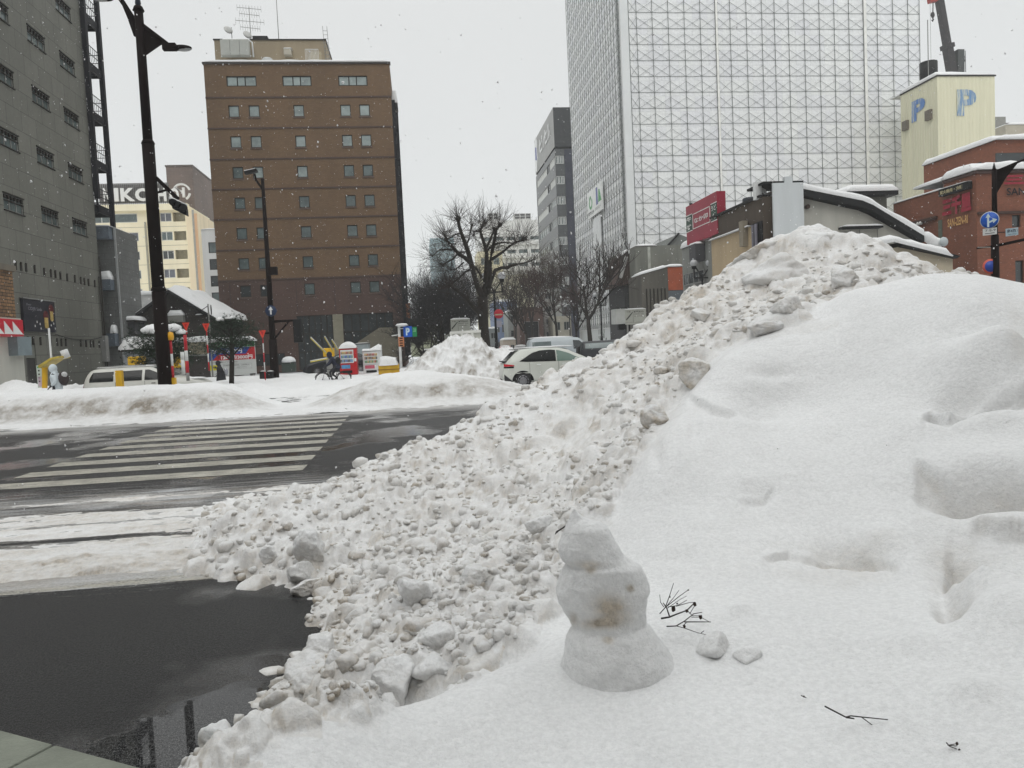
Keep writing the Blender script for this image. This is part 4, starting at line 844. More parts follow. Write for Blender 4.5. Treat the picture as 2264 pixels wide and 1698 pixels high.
# ===== brown brick hotel =====
def brown_hotel():
    Y=72.; F=Face('S',Y); x0=-18.2;x1=-1.5; top=onY(650,141,Y).z
    root=empty('brown_brick_hotel',(-10,78,0),'ten storey brown brick hotel in the middle of the view','building')
    BR=brickmat('brown_brick',(.20,.118,.058),(.168,.097,.047),(.115,.072,.038),.30,.10,.010,.8,.16,.5,.16,bp=.3)
    BR2=brickmat('brown_brick_podium',(.115,.062,.045),(.098,.052,.04),(.07,.042,.034),.30,.10,.010,.8,.16,.5,.2,bp=.3)
    p=lambda x,y:F.px(420+x/3.607,60+y/3.607); p4=lambda x,y:F.px(400+x/3.95,500+y/3.95)
    cx=[p(x,672)[0] for x in (350,512,868,1241,1393)]; ww=abs(p(395,670)[0]-p(310,670)[0]); 
    zt=[p(868,y)[1] for y in (620,865,1110,1350)]+[p4(1115,y)[1] for y in (8,262,500)]
    dz=(zt[0]-zt[5])/5; zt=[zt[0]-dz*i for i in range(6)]+[p4(1115,500)[1]]
    hw=abs(p(868,622)[1]-p(868,715)[1])
    ops=[]; pod=p4(1115,452)[1]
    for i,z in enumerate(zt):
        for c in cx: ops.append((c-ww/2,c+ww/2,z-hw,z))
    z1,z0=p(868,388)[1],p(868,470)[1]
    trip=[(p(a,430)[0],p(b,430)[0],z0,z1) for a,b in ((290,530),(737,968),(1183,1415))]
    gz=p4(1115,780)[1]
    glz=[(p4(1015,900)[0],p4(1330,900)[0],.1,gz),(p4(1420,900)[0],p4(1860,900)[0],.1,gz)]
    low=[(p4(652,1170)[0],p4(910,1170)[0],p4(780,1218)[1],p4(780,1115)[1])]
    U=[o for o in ops if o[2]>pod]; L=[o for o in ops if o[2]<=pod]
    m=MB(); m.wall(F,x0,x1,pod,top,U+trip,.16); shell(m,x0,x1,Y,Y+20,pod,top,'S'); m.build('wall',BR,root)
    m=MB(); m.wall(F,x0,x1,0,pod,L+glz+low,.16); shell(m,x0,x1,Y,Y+20,0,pod,'ST'); m.build('podium_wall',BR2,root)
    sill=mat('sill_brown',(.10,.065,.05),.6)
    for i,o in enumerate(ops):
        r=i//5; c=i%5
        pm=(GLASSG if r<2 or (r==2 and c in (1,2)) else GLASSM) if r<6 else (GLASS if c<2 else GLASSM)
        window(F,o,root,FRB,pm,.14,.07,sill=sill)
    for i,o in enumerate(trip): window(F,o,root,FRB,GLASSG,.14,.09,cs=[.36,.62])
    for o in glz: window(F,o,root,FRB,GLASS,.15,.10,cols=6,rows=3,name='storefront')
    for o in low: window(F,o,root,FRB,GLASS,.14,.08,cols=3)
    bands=[p(868,557)[1],p(868,800)[1],p(868,1045)[1],p(868,1282)[1],p(868,1520)[1],p4(1115,190)[1],pod]
    for i,z in enumerate(bands):
        b=MB(); b.fbox(F,x0-.02,x1+.02,z-.09,z+.05,-.05,.06); b.build('string_course',mat('band_brown',(.075,.045,.035),.7),root)
    for u in [p4(x,600)[0] for x in (430,1010,1345,1850)]: b=MB(); b.fbox(F,u-.04,u+.04,gz+.4,pod-.3,-.03,.012); b.build('wall_joint',mat('joint_brown',(.06,.035,.03),.7),root)
    b=MB(); b.fbox(F,p4(1332,900)[0],p4(1418,900)[0],0,gz,.0,.12); b.build('beige_pillar',mat('beige_stone',(.24,.225,.165),.7,.15,2),root)
    b=MB(); b.fbox(F,x0-.1,x1+.1,top-.02,top+.14,-.4,.14); b.build('parapet',mat('parapet_dark',(.045,.038,.034),.6),root)
    snowcap(F,x0+.1,x1,top+.14,.26,root,d0=-6,d1=.06,seed=5)
    # sloping stair wall at the right foot
    b=MB(); q=[p4(1560,1010),p4(1740,890),p4(1900,888),p4(1900,1180),p4(1560,1180)]; b.fpoly(F,[(a,max(z,-.2)) for a,z in q],1.2,1.5); b.build('stair_wall',mat('stair_wall_beige',(.165,.15,.11),.8,.15,2),root)
    # roof house
    P=Face('S',Y+2.5); pp=lambda x,y:P.px(420+x/3.607,60+y/3.607); a,zt_=pp(192,104); b_,_=pp(1080,112)
    rh=MB(); rh.box(a,b_,Y+2.5,Y+12,top,zt_); rh.build('roof_house',mat('roof_house_render',(.30,.245,.165),.8,.12,1.2,streak=True),root)
    rh=MB(); rh.box(a-.08,b_+.08,Y+2.4,Y+12,zt_,zt_+.1); rh.build('roof_house_cap',FRB,root)
    t=MB(); u0,z_=pp(265,130); u1,_=pp(510,130); zb=pp(400,258)[1]
    for i in range(3): t.fbox(P,u0+(u1-u0)*.92*i/3,u0+(u1-u0)*.92*(i+1)/3-.03,zb,z_-.1,.5,1.2)
    t.build('tank_panel',mat('tank_panel',(.40,.41,.38),.5,.06,2),root)
    t=MB(); t.tube([P.pt(u0-.05,zb,.6),P.pt(u0-.05,z_,.6),P.pt(u0+.15,z_+.12,.6),P.pt(u1-.35,z_+.12,.6),P.pt(u1-.05,z_-.15,.6),P.pt(u1,zb,.6)],.08,8); t.build('tank_hoop',WHITE,root)
    u,z=pp(785,195); t=MB(); t.fbox(P,u-.35,u+.35,z-.5,z+.05,0,.6); t.build('wall_unit',mat('unit_beige',(.42,.39,.32),.6),root); snowcap(P,u-.38,u+.4,z+.05,.12,root,d0=0,d1=.62,seed=8)
    t=MB(); u,z=pp(640,250); t.lathe(P.pt(u,top+.1,1.5),[(.62,0),(.6,.5),(.4,.75),(.05,.82)],14); t.build('vent_dome',mat('vent_grey',(.42,.43,.42),.6),root)
    t=MB(); u,_=pp(1000,200); t.fbox(P,u-.5,u+.55,top,pp(1000,195)[1],-.02,.03); t.build('roof_door',mat('roof_door',(.36,.31,.21),.7),root)
    t=MB(); ua,zb_=pp(940,262); ub,zt2=pp(1040,238)
    for k in range(11): u=ua+(ub-ua)*k/10; t.bar(P.pt(u,top,1.6),P.pt(u,zt2+.1,1.6),.035)
    t.bar(P.pt(ua,zt2+.1,1.6),P.pt(ub,zt2+.1,1.6),.05); t.build('roof_railing',FRW,root)
    t=MB(); u,_=pp(1085,100); 
    for du in (0,.4): t.bar(P.pt(u+du-.1,zt_-3.4,.06),P.pt(u+du-.25,zt_+1.3,.06),.04)
    for k in range(12): z=zt_-3.2+k*.37; t.bar(P.pt(u-.12-.03*k/3,z,.06),P.pt(u+.3-.03*k/3,z,.06),.03)
    t.build('ladder',FRG,root)
    t=MB(); u,z=pp(538,70); t.fbox(P,u-.7,u+.7,zt_,zt_+.9,-2,-1.2); t.build('roof_box',BLACK,root)
    def mast(name,px_,py0,py1,lab,kind=0):
        u,zb=P.px(px_,py0); z2=P.px(px_,py1)[1]; r=empty(name,P.pt(u,zt_,-.5),lab,'antenna'); m=MB(); m.tube([P.pt(u,zt_-.6,-.5),P.pt(u,z2,-.5)],.035,6); m.build('mast',FRG,r)
        if kind==1:
            e=MB()
            for q,(hh,wd) in enumerate(((.96,1.1),(.80,.9),(.62,1.3),(.45,.9))):
                z=zb+(z2-zb)*hh; e.bar(P.pt(u-wd,z+.1,-.5),P.pt(u+wd,z-.1,-.5),.035)
                for s in range(9): uu=u-wd+2*wd*s/8; e.bar(P.pt(uu,z+.08-.16*s/8-.28,-.5),P.pt(uu,z+.08-.16*s/8+.28,-.5),.02)
            e.build('yagi_elements',FRG,r)
        if kind in (1,2):
            d=MB(); c=P.pt(u-.25,zb+(z2-zb)*(.25 if kind==1 else .8),-.3); d.lathe(c,[(.42,.0),(.36,.07),(.2,.11),(.02,.13)],16,(.5,-.75,.35)); d.build('dish',mat('dish_grey',(.5,.5,.48),.5),r)
    mast('yagi_antenna',553,95,10,'roof antenna with crossed elements and a dish on the brown hotel',1)
    mast('dish_mast',511,95,55,'thin mast with a small dish at the left of the hotel roof',2)
    mast('whip_mast',615,95,-40,'tall thin whip mast on the hotel roof house')
    # hotel's side stair edge and sign
    sg=empty('vertical_sign',(x1+.6,Y+2,9),'narrow orange brown vertical sign at the right corner of the hotel','sign')
    m=MB(); E_=Face('S',Y+1.5); a,z1_=E_.px(897,670); b,z0_=E_.px(908.5,708); m.box(a,b,Y+1.5,Y+2,z0_,z1_); m.build('panel',mat('sign_orange',(.42,.13,.02),.5,.3,3),sg)
    m=MB(); m.bar((x1,Y+1.8,z1_-.3),(a,Y+1.8,z1_-.3),.1); m.build('bracket',FRB,sg)
    es=MB(); zz=top-1
    for k in range(14):
        z=top-3.-k*1.55; es.box(x1,x1+.35,Y+1.2,Y+5,z,z+.12)
    es.box(x1,x1+.3,Y+1.,Y+1.2,1,top-3); es.box(x1+.02,x1+.5,Y+5,Y+5.2,1,top-2); es.build('side_stair',DKMETAL,root)
    snowcap(Face('S',Y+1.2),x1,x1+.55,top-3.2,1.2,root,d0=-3,d1=0,seed=4)
brown_hotel()
# ===== brick warehouse with the snowy gable roof, low white building, sheds, parking board =====
def gable_house():
    Y=60.; F=Face('S',Y); p=lambda x,y:F.px(220+x/5.53,600+y/5.53)
    el=p(385,575); pk=(p(860,226)); er=p(1470,590); root=empty('gabled_brick_house',(pk[0],64,0),'dark brick gabled house with thick snow on its roof','house')
    DB=brickmat('dark_brick',(.045,.036,.03),(.032,.026,.022),(.02,.017,.016),.5,.22,.015,.85,.25,.5,.3)
    m=MB(); m.fpoly(F,[(el[0]+.4,0),(er[0]-.5,0),(er[0]-.5,er[1]-.1),(pk[0],pk[1]-.15),(el[0]+.4,el[1]-.1)],0,-9); m.build('wall',DB,root)
    # roof slabs and snow (right slope snow is thick and laps over)
    for s,(e,th,nm) in enumerate(((el,.35,'left'),(er,.55,'right'))):
        r=MB(); r.fpoly(F,[(pk[0],pk[1]),(e[0],e[1]),(e[0],e[1]-.16),(pk[0],pk[1]-.18)],.45,-9.3); r.build('roof',mat('roof_edge_dark',(.03,.03,.032),.6),root)
        sn=MB(); sn.smooth=True; n=26; vs=[];q=9
        for i in range(n+1):
            t=i/n; u=pk[0]+(e[0]-pk[0])*t*1.01; z=pk[1]+(e[1]-pk[1])*t*1.01
            for j in range(q):
                d=.42-9.7*j/(q-1); k=th*(1+.35*mn.noise((u*1.1,d*.6,s)))*(1 if 0<i<n else .5)*(1 if j else .12); vs.append(F.pt(u,z+k,d+(.06 if j==1 else 0)))
            
        sn.add(vs,[(i*q+j,(i+1)*q+j,(i+1)*q+j+1,i*q+j+1) for i in range(n) for j in range(q-1)])
        lo=[F.pt(pk[0]+(e[0]-pk[0])*i/n*1.01,pk[1]+(e[1]-pk[1])*i/n*1.01,.43) for i in range(n+1)]; sn.add(lo+[vs[i*q] for i in range(n+1)],[(i,i+1,n+2+i,n+1+i) for i in range(n)])
        sn.build('roof_snow',SNOWF,root)
    # ledge awning with snow, small window boxes
    a=p(858,545)[0]; b=p(1045,540)[0]; z=p(950,543)[1]; m=MB(); m.fbox(F,a,b,z-.5,z,0,.6); m.build('awning',mat('awning_grey',(.22,.22,.20),.6),root); snowcap(F,a,b,z,.42,root,d0=0,d1=.6,seed=9)
    a=p(1185,535)[0]; b=p(1260,535)[0]; z=p(1200,536)[1]; m=MB(); m.fbox(F,a,b,z-.06,z,0,.3); m.build('ledge',FRB,root); snowcap(F,a,b,z,.1,root,d0=0,d1=.3,seed=2)
    # low white building behind, left
    G=Face('S',72.); g=lambda x,y:G.px(220+x/5.53,600+y/5.53); a=g(270,290)[0]; b=g(700,290)[0]; z1=g(400,292)[1]; z0=g(400,460)[1]
    r2=empty('low_white_building',((a+b)/2,76,0),'low flat roofed white building with a plum coloured wall below','building')
    m=MB(); shell(m,a-1.5,b,72,80,z0,z1); m.build('upper_wall',mat('white_band',(.52,.52,.51),.7),r2); m=MB(); shell(m,a-1.5,b,72.3,80,0,z0); m.build('lower_wall',mat('plum_wall',(.11,.055,.07),.7,.2,2),r2); snowcap(G,a-1.5,b,z1,.35,r2,d0=-8,seed=6)
    # roof unit & lean-to roofs left of the gable
    for k,(x0,x1,yt,yb,lab) in enumerate(((310,425,600,640,'small snow covered lean-to roof left of the gabled house'),(340,450,870,1010,'little dark kiosk with snow on its hipped roof behind the pine'),(300,660,960,1060,'low shed with a long thick snow slab on its roof'))):
        Fk=Face('S',[58,50,46][k]); a,z=Fk.px(220+x0/5.53,600+yt/5.53); b,zb=Fk.px(220+x1/5.53,600+yb/5.53); r=empty('shed',((a+b)/2,Fk.c+1,0),lab,'shed')
        m=MB(); m.box(a,b,Fk.c,Fk.c+3,0,z-.05); m.build('wall',mat('shed_wall%d'%k,[(.06,.06,.065),(.05,.055,.06),(.23,.25,.27)][k],.7),r); m=MB(); m.box(a-.2,b+.2,Fk.c-.3,Fk.c+3,z-.12,z); m.build('roof',FRB,r)
        snowcap(Fk,a-.2,b+.2,z,[.3,.35,.62][k],r,d0=-3,d1=.3,seed=20+k)
    # garage block
    Q=Face('S',58.); q=lambda x,y:Q.px(220+x/5.53,600+y/5.53); a,z=q(1085,870); b,_=q(1345,870); zm=q(1200,1015)[1]
    r=empty('garage',((a+b)/2,60,0),'flat roofed beige garage with a dark opening, left of the parking board','garage')
    m=MB(); m.box(a-3,b,58,62,zm,z); m.build('fascia',mat('garage_beige',(.27,.235,.165),.7,.12,2),r); m=MB(); m.box(a-3,b,58.3,62,-.1,zm-.12); m.build('shutter',mat('garage_dark',(.055,.045,.042),.7),r); m=MB(); m.box(a-3,b,57.95,58.02,zm-.12,zm); m.build('lintel',FRG,r)
    snowcap(Q,a-3,b,z,.42,r,d0=-3,d1=.1,seed=31)
gable_house()
def parking_board():
    F=Face('S',56.); q=lambda x,y:F.px(455+x/18.43,745+y/18.43); u0=q(160,900)[0]; u1=q(2020,880)[0]; zt=q(1000,205)[1]; zb=q(1000,1575)[1]; U=u1-u0; Z=zt-zb
    r=empty('parking_board',((u0+u1)/2,56,0),'large parking price board in green, blue, red and white','sign'); f=lambda a,b:(u0+U*a,zb+Z*(1-b))
    m=MB(); m.fbox(F,u0,u1,zb,zt,-.2,0); m.build('panel',mat('board_white',(.60,.62,.60),.4,.05,2),r)
    def pan(a0,b0,a1,b1,nm,c,d=.012): m=MB(); x0,z1=f(a0,b0); x1,z0=f(a1,b1); m.fbox(F,x0,x1,z0,z1,0,d); m.build(nm,mat('board_'+nm,c,.4),r)
    pan(0,0,1,.155,'green_strip',(.015,.15,.035)); pan(0,.165,1,.535,'blue_field',(.012,.055,.30)); pan(0,.67,.16,.825,'yellow_field',(.70,.62,.02))
    m=MB(); m.fpoly(F,[f(.06,.54),f(.19,.365),(f(.80,.365)),f(.90,.165),f(1,.165),f(1,.535),f(.06,.535)],.012,.02); m.build('red_field',mat('board_red',(.48,.012,.02),.4),r)
    LW=mat('board_letter_white',(.78,.78,.78),.4)
    def T(s,a0,b0,a1,b1,mt=LW,d=.022,bold=.0): x0,z1=f(a0,b0); x1,z0=f(a1,b1); text(s,F,x0,x1,z0,z1,mt,r,d,.004,bold=bold)
    T('さっぽろ南4西1ラ52パーキング',.02,.03,.95,.13,bold=.012)
    T('20分/200円',.05,.20,.72,.34,bold=.03); T('12時間/3000円',.25,.39,.94,.52,bold=.035)
    BK=mat('board_letter_black',(.03,.03,.03),.5); T('注意',.03,.70,.14,.79,BK,bold=.03); T('最大料金は繰返しご利用 0120-3768',.04,.575,.60,.61,BK,.004); T('10,000円札・5,000円札・2,000円札は',.30,.67,.86,.715,BK,.004); T('ご使用できません',.56,.745,.80,.775,BK,.004)
    m=MB(); 
    for a0,b0,a1,b1 in ((.29,.65,.91,.654),(.29,.80,.91,.804),(.29,.654,.293,.80),(.907,.654,.91,.80)): x0,z1=f(a0,b0); x1,z0=f(a1,b1); m.fbox(F,x0,x1,z0,z1,.001,.012)
    m.build('frame_line',FRG,r)
    for a in (.05,.5,.95): m=MB(); x,_=f(a,0); m.box(x-.05,x+.05,56.05,56.15,-.3,zb); m.build('post',FRG,r)
    snowcap(F,u0-.1,u1+.1,zt+.02,.34,r,d0=-.5,d1=.1,seed=12)
parking_board()
# ===== wrapped scaffold block =====
def scaffold():
    Y=85.; F=Face('S',Y); XL=onY(1369,0,Y).x; FL=Face('W',XL)
    root=empty('scaffolded_building',(40,95,0),'huge building wrapped in white sheeting and scaffolding','building')
    xR=onY(2031.5,0,Y).x; top=62; Yf=onX(1251,0,XL).y
    SH=brickmat('white_sheeting',(.90,.915,.905),(.84,.85,.875),(.70,.72,.71),1.79,1.73,.012,.55,.05,0.,.05,bp=.9)
    nt=SH.node_tree; b=nt.nodes['Principled BSDF']; bump(nt,b,noise(nt,pos(nt),1.7,4),.6,.25)
    m=MB(); shell(m,XL,xR,Y,Yf,0,top); m.build('sheeting',SH,root)
    xs=[onY(x,28,Y).x for x in (1388.5,1405.9,1440.6,1475.9,1511.5,1546.8,1580,1585,1612.7,1648.8,1683,1711,1741.9,1776.6,1809.9,1842.8,1875.3,1907.4,1913.8,1938,1972.4,2006,2031.5)]
    za=onY(1475,28,Y).z; zb=onY(1475,448,Y).z; dz=(za-zb)/12; zs=[za+dz*k for k in range(-24,14)]; zs=[z for z in zs if 0<z<top]
    T=mat('scaffold_tube',(.12,.135,.13),.5,.2,5)
    def grid(Fc,us,skip=()):
        m=MB()
        for u in us: m.fbox(Fc,u-.024,u+.024,0,top,.06,.11)
        for z in zs: m.fbox(Fc,min(us),max(us),z-.017,z+.017,.03,.06) 
        for i in range(len(us)-1):
            if i in skip: continue
            for z in zs:
                a,b=us[i],us[i+1]
                m.bar(Fc.pt(a,z,.09),Fc.pt(b,z+dz*.68,.09),.024,.024); m.bar(Fc.pt(b,z,.075),Fc.pt(a,z+dz*.68,.075),.024,.024)
        return m
    grid(F,xs,(6,17)).build('scaffold_frame',T,root)
    nb=23; us=[-(Y+.25+ (Yf-Y-.3)*k/nb) for k in range(nb+1)]; us=sorted(us+[-(Y+.6),-(Y+.95)]); us2=[u for u in us if u<-(Y+1)]+[-(Y+.25)]
    g=grid(FL,us2); 
    for u in (-(Y+.6),-(Y+.95)): g.fbox(FL,u-.03,u+.03,0,top,.06,.13)
    g.build('scaffold_frame',T,root)
    m=MB(); m.fbox(F,XL,xs[0]-.1,0,top,.0,.2); m.build('corner_panel',mat('corner_panel',(.74,.76,.76),.5,.05,.5),root)
    for i in (6,17): m=MB(); m.fbox(F,xs[i]+.02,xs[i+1]-.02,0,top,.1,.2); m.build('seam_strip',mat('seam_strip',(.86,.86,.82),.5),root)
    # hung sign on the left face
    p=lambda x,y:FL.px(1240+x/11.85,380+y/11.85)
    G=Face('W',XL-.25); gp=lambda x,y:G.px(1240+x/11.85,380+y/11.85); u0=gp(735,900)[0]; u1=gp(1112,600)[0]; zt=(gp(730,575)[1]+gp(1095,245)[1])/2; zb=(gp(750,1240)[1]+gp(1130,985)[1])/2
    s=empty('contractor_sign',G.pt((u0+u1)/2,zb),'white contractor sign with green and blue emblems hung on the scaffold','sign')
    m=MB(); m.fbox(G,u0,u1,zb,zt,0,.2); m.build('panel',mat('sign_panel_white',(.76,.78,.76),.5),s); U=u1-u0; Z=zt-zb; f=lambda a,b:(u0+U*a,zb+Z*b)
    GR_=mat('emblem_green',(.04,.28,.08),.5); BL=mat('emblem_blue',(.10,.12,.32),.5); BK=mat('sign_black',(.04,.04,.045),.5)
    m=MB(); c=f(.24,.55)
    for k in range(20):
        if k in (2,3): continue
        t0,t1=[2*math.pi*q/20 for q in (k,k+1)]; m.fpoly(G,[(c[0]+r*1.3*math.cos(t),c[1]+r*math.sin(t)*1.2) for r,t in ((.75,t0),(.75,t1),(.45,t1),(.45,t0))],.2,.22)
    m.build('ring_emblem',GR_,s)
    m=MB(); m.fpoly(G,[f(.62,.30),f(.74,.30),f(.72,.93),f(.62,.93)],.2,.22); m.build('blue_emblem',BL,s)
    m=MB(); m.fpoly(G,[f(.76,.35),f(.97,.35),f(.86,.80),f(.80,.80)],.2,.22); m.build('green_emblem',GR_,s)
    text('北海土木',G,*[f(.03,0)[0],f(.45,0)[0]],f(0,.10)[1],f(0,.24)[1],BK,s,.2,.01,bold=.04); text('建設JV',G,f(.52,0)[0],f(.95,0)[0],f(0,.10)[1],f(0,.24)[1],mat('sign_grey',(.3,.3,.3),.5),s,.2,.01)
    m=MB(); a,b=gp(850,1300)[0],gp(1040,1300)[0]; m.fbox(G,min(a,b),max(a,b),zb-12,zb-.3,-.1,.02); m.build('plain_banner',mat('plain_banner',(.66,.68,.68),.5),root)
    # white site hoarding along the foot of the left face, with printed foliage
    h=empty('site_hoarding',(XL-1.5,100,0),'white site hoarding with green printed foliage at the foot of the scaffold','fence')
    H_=Face('W',XL-1.6)
    for k in range(8):
        a=-(66+k*5.); m=MB(); m.fbox(H_,a-4.95,a,0,3.0,-.08,0); m.build('panel',mat('hoarding_white',(.62,.65,.65),.5,.05,2),h)
    m=MB(); rs=random.Random(4)
    for k in range(160):
        u=-(67+rs.random()*30); 
        if int(-u/5)%2: continue
        z=.1+rs.random()**1.5*2.4; w=.05+.12*rs.random(); m.fbox(H_,u-w,u+w,z,z+.2+.5*rs.random(),.0,.012)
    m.build('printed_foliage',mat('print_green',(.03,.06,.035),.6,.4,4),h)
    m=MB(); m.fbox(H_,-106,-66,3.0,3.1,-.12,.06); m.build('top_rail',WHITE,h)
scaffold()
# ===== dark office block behind the scaffold =====
def dark_block():
    Y=130.; X0=onY(1222.4,238,130.).x; FW=Face('W',X0); FS=Face('S',Y); p=lambda x,y:(1160+x/5.53,220+y/5.53)
    root=empty('dark_office_tower',(28,140,0),'dark grey office tower with a white rooftop name, seen past the scaffold','building')
    ztop=onX(*p(345,95),X0).z; zb=onX(*p(365,578),X0).z; yfar=onX(*p(118,495),X0).y
    DG=brickmat('dark_grey_panel',(.085,.09,.09),(.07,.075,.08),(.03,.03,.035),2.,1.3,.02,.35,.15,0,.2); DG2=brickmat('dark_side_panel',(.025,.027,.029),(.02,.022,.026),(.012,.012,.015),.8,.6,.02,.4,.15,0,.15); LG=mat('light_grey_panel',(.29,.29,.28),.5,.1,.5)
    rows=[]; dzr=(onY(*p(430,685),Y).z-onY(*p(450,1430),Y).z)/3; z0=onY(*p(430,685),Y).z; hw=onY(*p(430,685),Y).z-onY(*p(432,785),Y).z
    us0,us1=onY(*p(385,900),Y).x,onY(*p(487,900),Y).x
    opsS=[(us0,us1,z0-dzr*k-hw,z0-dzr*k) for k in range(9)]
    opsW=[]
    for k in range(9):
        z=z0-dzr*k; opsW+=[(-yfar+.5,-Y-8.6,z-hw,z),(-Y-8.4,-Y-6.2,z-hw*1.02,z+.02),(-Y-6.,-Y-.5,z-hw,z)]
    xr=us0+9
    m=MB(); m.wall(FS,X0,xr,0,zb-.4,opsS,.2); m.wall(FW,-yfar,-Y,0,zb-.4,opsW,.2); shell(m,X0,xr,Y,yfar,0,zb-.4,'SWT'); m.build('wall',DG,root)
    m=MB(); shell(m,X0,xr,Y,yfar,zb,ztop,'W'); m.build('crown_wall',DG2,root); m=MB(); m.add([FW.pt(-yfar,zb),FW.pt(-Y,zb),FW.pt(-Y,ztop),FW.pt(-yfar,ztop)],[(0,1,2,3)]); m.build('crown_face',LG,root)
    m=MB(); m.box(X0+.3,xr,Y+.3,yfar,zb-.4,zb); m.build('shadow_gap',BLACK,root)
    m=MB(); m.fbox(FS,us1+.1,xr,0,zb-.5,.0,.12); m.build('side_cladding',mat('navy_cladding',(.028,.030,.05),.45,.2,1),root)
    LW2=mat('light_blind',(.52,.53,.50),.4,.1,3)
    for i,o in enumerate(opsS): window(FS,o,root,FRW,GLASSM,.18,.12,cs=[.25,.4,.62,.8])
    for i,o in enumerate(opsW): window(FW,o,root,FRW if i%3!=1 else FRB,(LW2 if i<7 else GLASSM) if i%3!=1 else GLASS,.18,.10,cols=5 if i%3!=1 else 1)
    LW=mat('crown_letters',(.72,.73,.72),.5); G=FW
    for ch,a,b_,za,zb_ in (('ピ',185,225,0,0),('ッ',228,240,0,0),('セ',242,282,0,0),('ル',288,318,0,0)):
        pa=G.px(*p(a,500)); pb=G.px(*p(b_,500)); c=(pa[0]+pb[0])/2; hgt=(ztop-zb)*.42; zc=(ztop+zb)/2+.6; s_=.8 if ch!='ッ' else .5
        text(ch,G,pa[0],pb[0],zc-hgt/2,zc-hgt/2+hgt*s_*1.2,LW,root,.05,.08,bold=.03)
    pa=G.px(*p(140,560)); m=MB(); c=pa[0]; zc=(ztop+zb)/2+.3
    m.fpoly(G,[(c-1.6,zc-3),(c+.2,zc-3.6),(c+1.4,zc-1),(c+1.4,zc+2.4),(c,zc+3.4),(c-1.6,zc+2)],.03,.1); m.build('crest',LW,root); m=MB(); m.fpoly(G,[(c-.8,zc-1),(c+.6,zc-1.4),(c+.7,zc+1),(c-.4,zc+1.4)],.1,.14); m.build('crest_mark',mat('crest_blue',(.05,.07,.30),.5),root)
dark_block()
# ===== far white block, yellow building, blue house, brown block, towers =====
def far_block(name,label,x0p,x1p,ytop,Y,col,depth,rows,cols,hw=.5,ww=.6,glass=GLASS,parts=(),z0=0,off=0,split=None,tile=True):
    F=Face('S',Y); a,z=F.px(x0p,ytop); b,_=F.px(x1p,ytop-2); r=empty(name,((a+b)/2,Y+depth/2,0),label,'building'); ops=[]
    cw=(b-a)/cols; dz=(z-off)/rows
    for i in range(rows):
        for j in range(cols): ops.append((a+cw*(j+.5-ww/2),a+cw*(j+.5+ww/2),z-off-dz*(i+.5+hw/2),z-off-dz*(i+.5-hw/2)))
    m=MB(); shell(m,a,b,Y,Y+depth,0,z,'S'); m.wall(F,a,b,0,z,ops,.3); m.build('wall',mat(name+'_wall',col,.7,.08,.3),r)
    for o in ops: window(F,o,r,FRG,glass,.25,.12,cols=2)
    return F,r,a,b,z
F_,r_,a_,b_,z_=far_block('white_apartment_block','white apartment block with balconies and roof units behind the big bare tree',1062,1193,489,185.,(.66,.66,.64),20,9,5,.42,.74,GLASSM,off=3)
m=MB()
for k in range(9): z=z_-3-(z_-3)/9*(k+1); m.fbox(F_,a_,b_,z+.2,z+1.3,.0,.5)
m.build('balcony_band',mat('balcony_white',(.70,.70,.68),.6),r_)
for x0,x1,yt in ((1081,1103,468),(1139,1176,469)):
    a,z=F_.px(x0,yt); b,_=F_.px(x1,yt); m=MB(); n=max(2,round((b-a)/1.2)); m.box(a,b,187,190,z_,z); m.build('roof_unit',mat('roof_unit_white',(.6,.6,.58),.6),r_)
    m=MB()
    for i in range(n):
        for j in range(2): m.box(a+(b-a)*(i+.1)/n,a+(b-a)*(i+.9)/n,186.9,187,z_+(z-z_)*(.35+.34*j),z_+(z-z_)*(.62+.34*j)-.05)
    m.build('fan_grille',mat('grille_dark',(.08,.08,.08),.6),r_)
m=MB(); u,z=F_.px(1107,443); m.tube([(u,188,z_),(u,188,z)],.08,5); m.build('roof_mast',FRG,r_)
far_block('yellow_beige_block','blank yellowish beige building below the white apartment block',1062,1197,610,170.,(.56,.53,.38),14,1,1,.02,.02,GLASSM)
far_block('cream_mid_block','pale cream block half hidden by the crown of the big tree',1056,1110,556,176.,(.60,.55,.38),10,5,2,.35,.5,GLASSM)
far_block('teal_glass_tower','tall teal glass tower fading in the falling snow',950,1003,527,330.,(.18,.27,.29),25,22,9,.7,.86,mat('teal_glass',(.11,.20,.22),.2,.15,.05),off=2)
far_block('pale_high_rise','very pale distant high rise almost lost in the snow haze',918,950,618,700.,(.50,.52,.53),30,18,6,.5,.7,GLASSG)
far_block('pale_grey_tower','pale grey slab tower right of the teal glass tower',990,1018,600,420.,(.58,.60,.60),20,16,4,.4,.6,GLASSG)
far_block('green_low_house','low olive building with snow on its roof right of the hotel',905,965,705,150.,(.27,.29,.19),12,1,3,.2,.3,GLASSM)
def street_house(name,label,x0p,x1p,ytop,Y,col,depth,cap=.3,rows=2,cols=2,cat='building',glass=GLASS):
    F=Face('S',Y); a,z=F.px(x0p,ytop); b,_=F.px(x1p,ytop); r=empty(name,((a+b)/2,Y+depth/2,0),label,cat); ops=[]
    for i in range(rows):
        for j in range(cols):
            cw=(b-a)/cols; dz=z/rows; ops.append((a+cw*(j+.2),a+cw*(j+.8),z-dz*(i+.75),z-dz*(i+.3)))
    m=MB(); shell(m,a,b,Y,Y+depth,0,z,'S'); m.wall(F,a,b,0,z,ops,.15); m.build('wall',mat(name+'_wall',col,.7,.15,1.5),r)
    for o in ops: window(F,o,r,FRG,glass,.14,.06,cols=2)
    if cap: snowcap(F,a,b,z,cap,r,d0=-depth,seed=int(x0p))
    return F,r
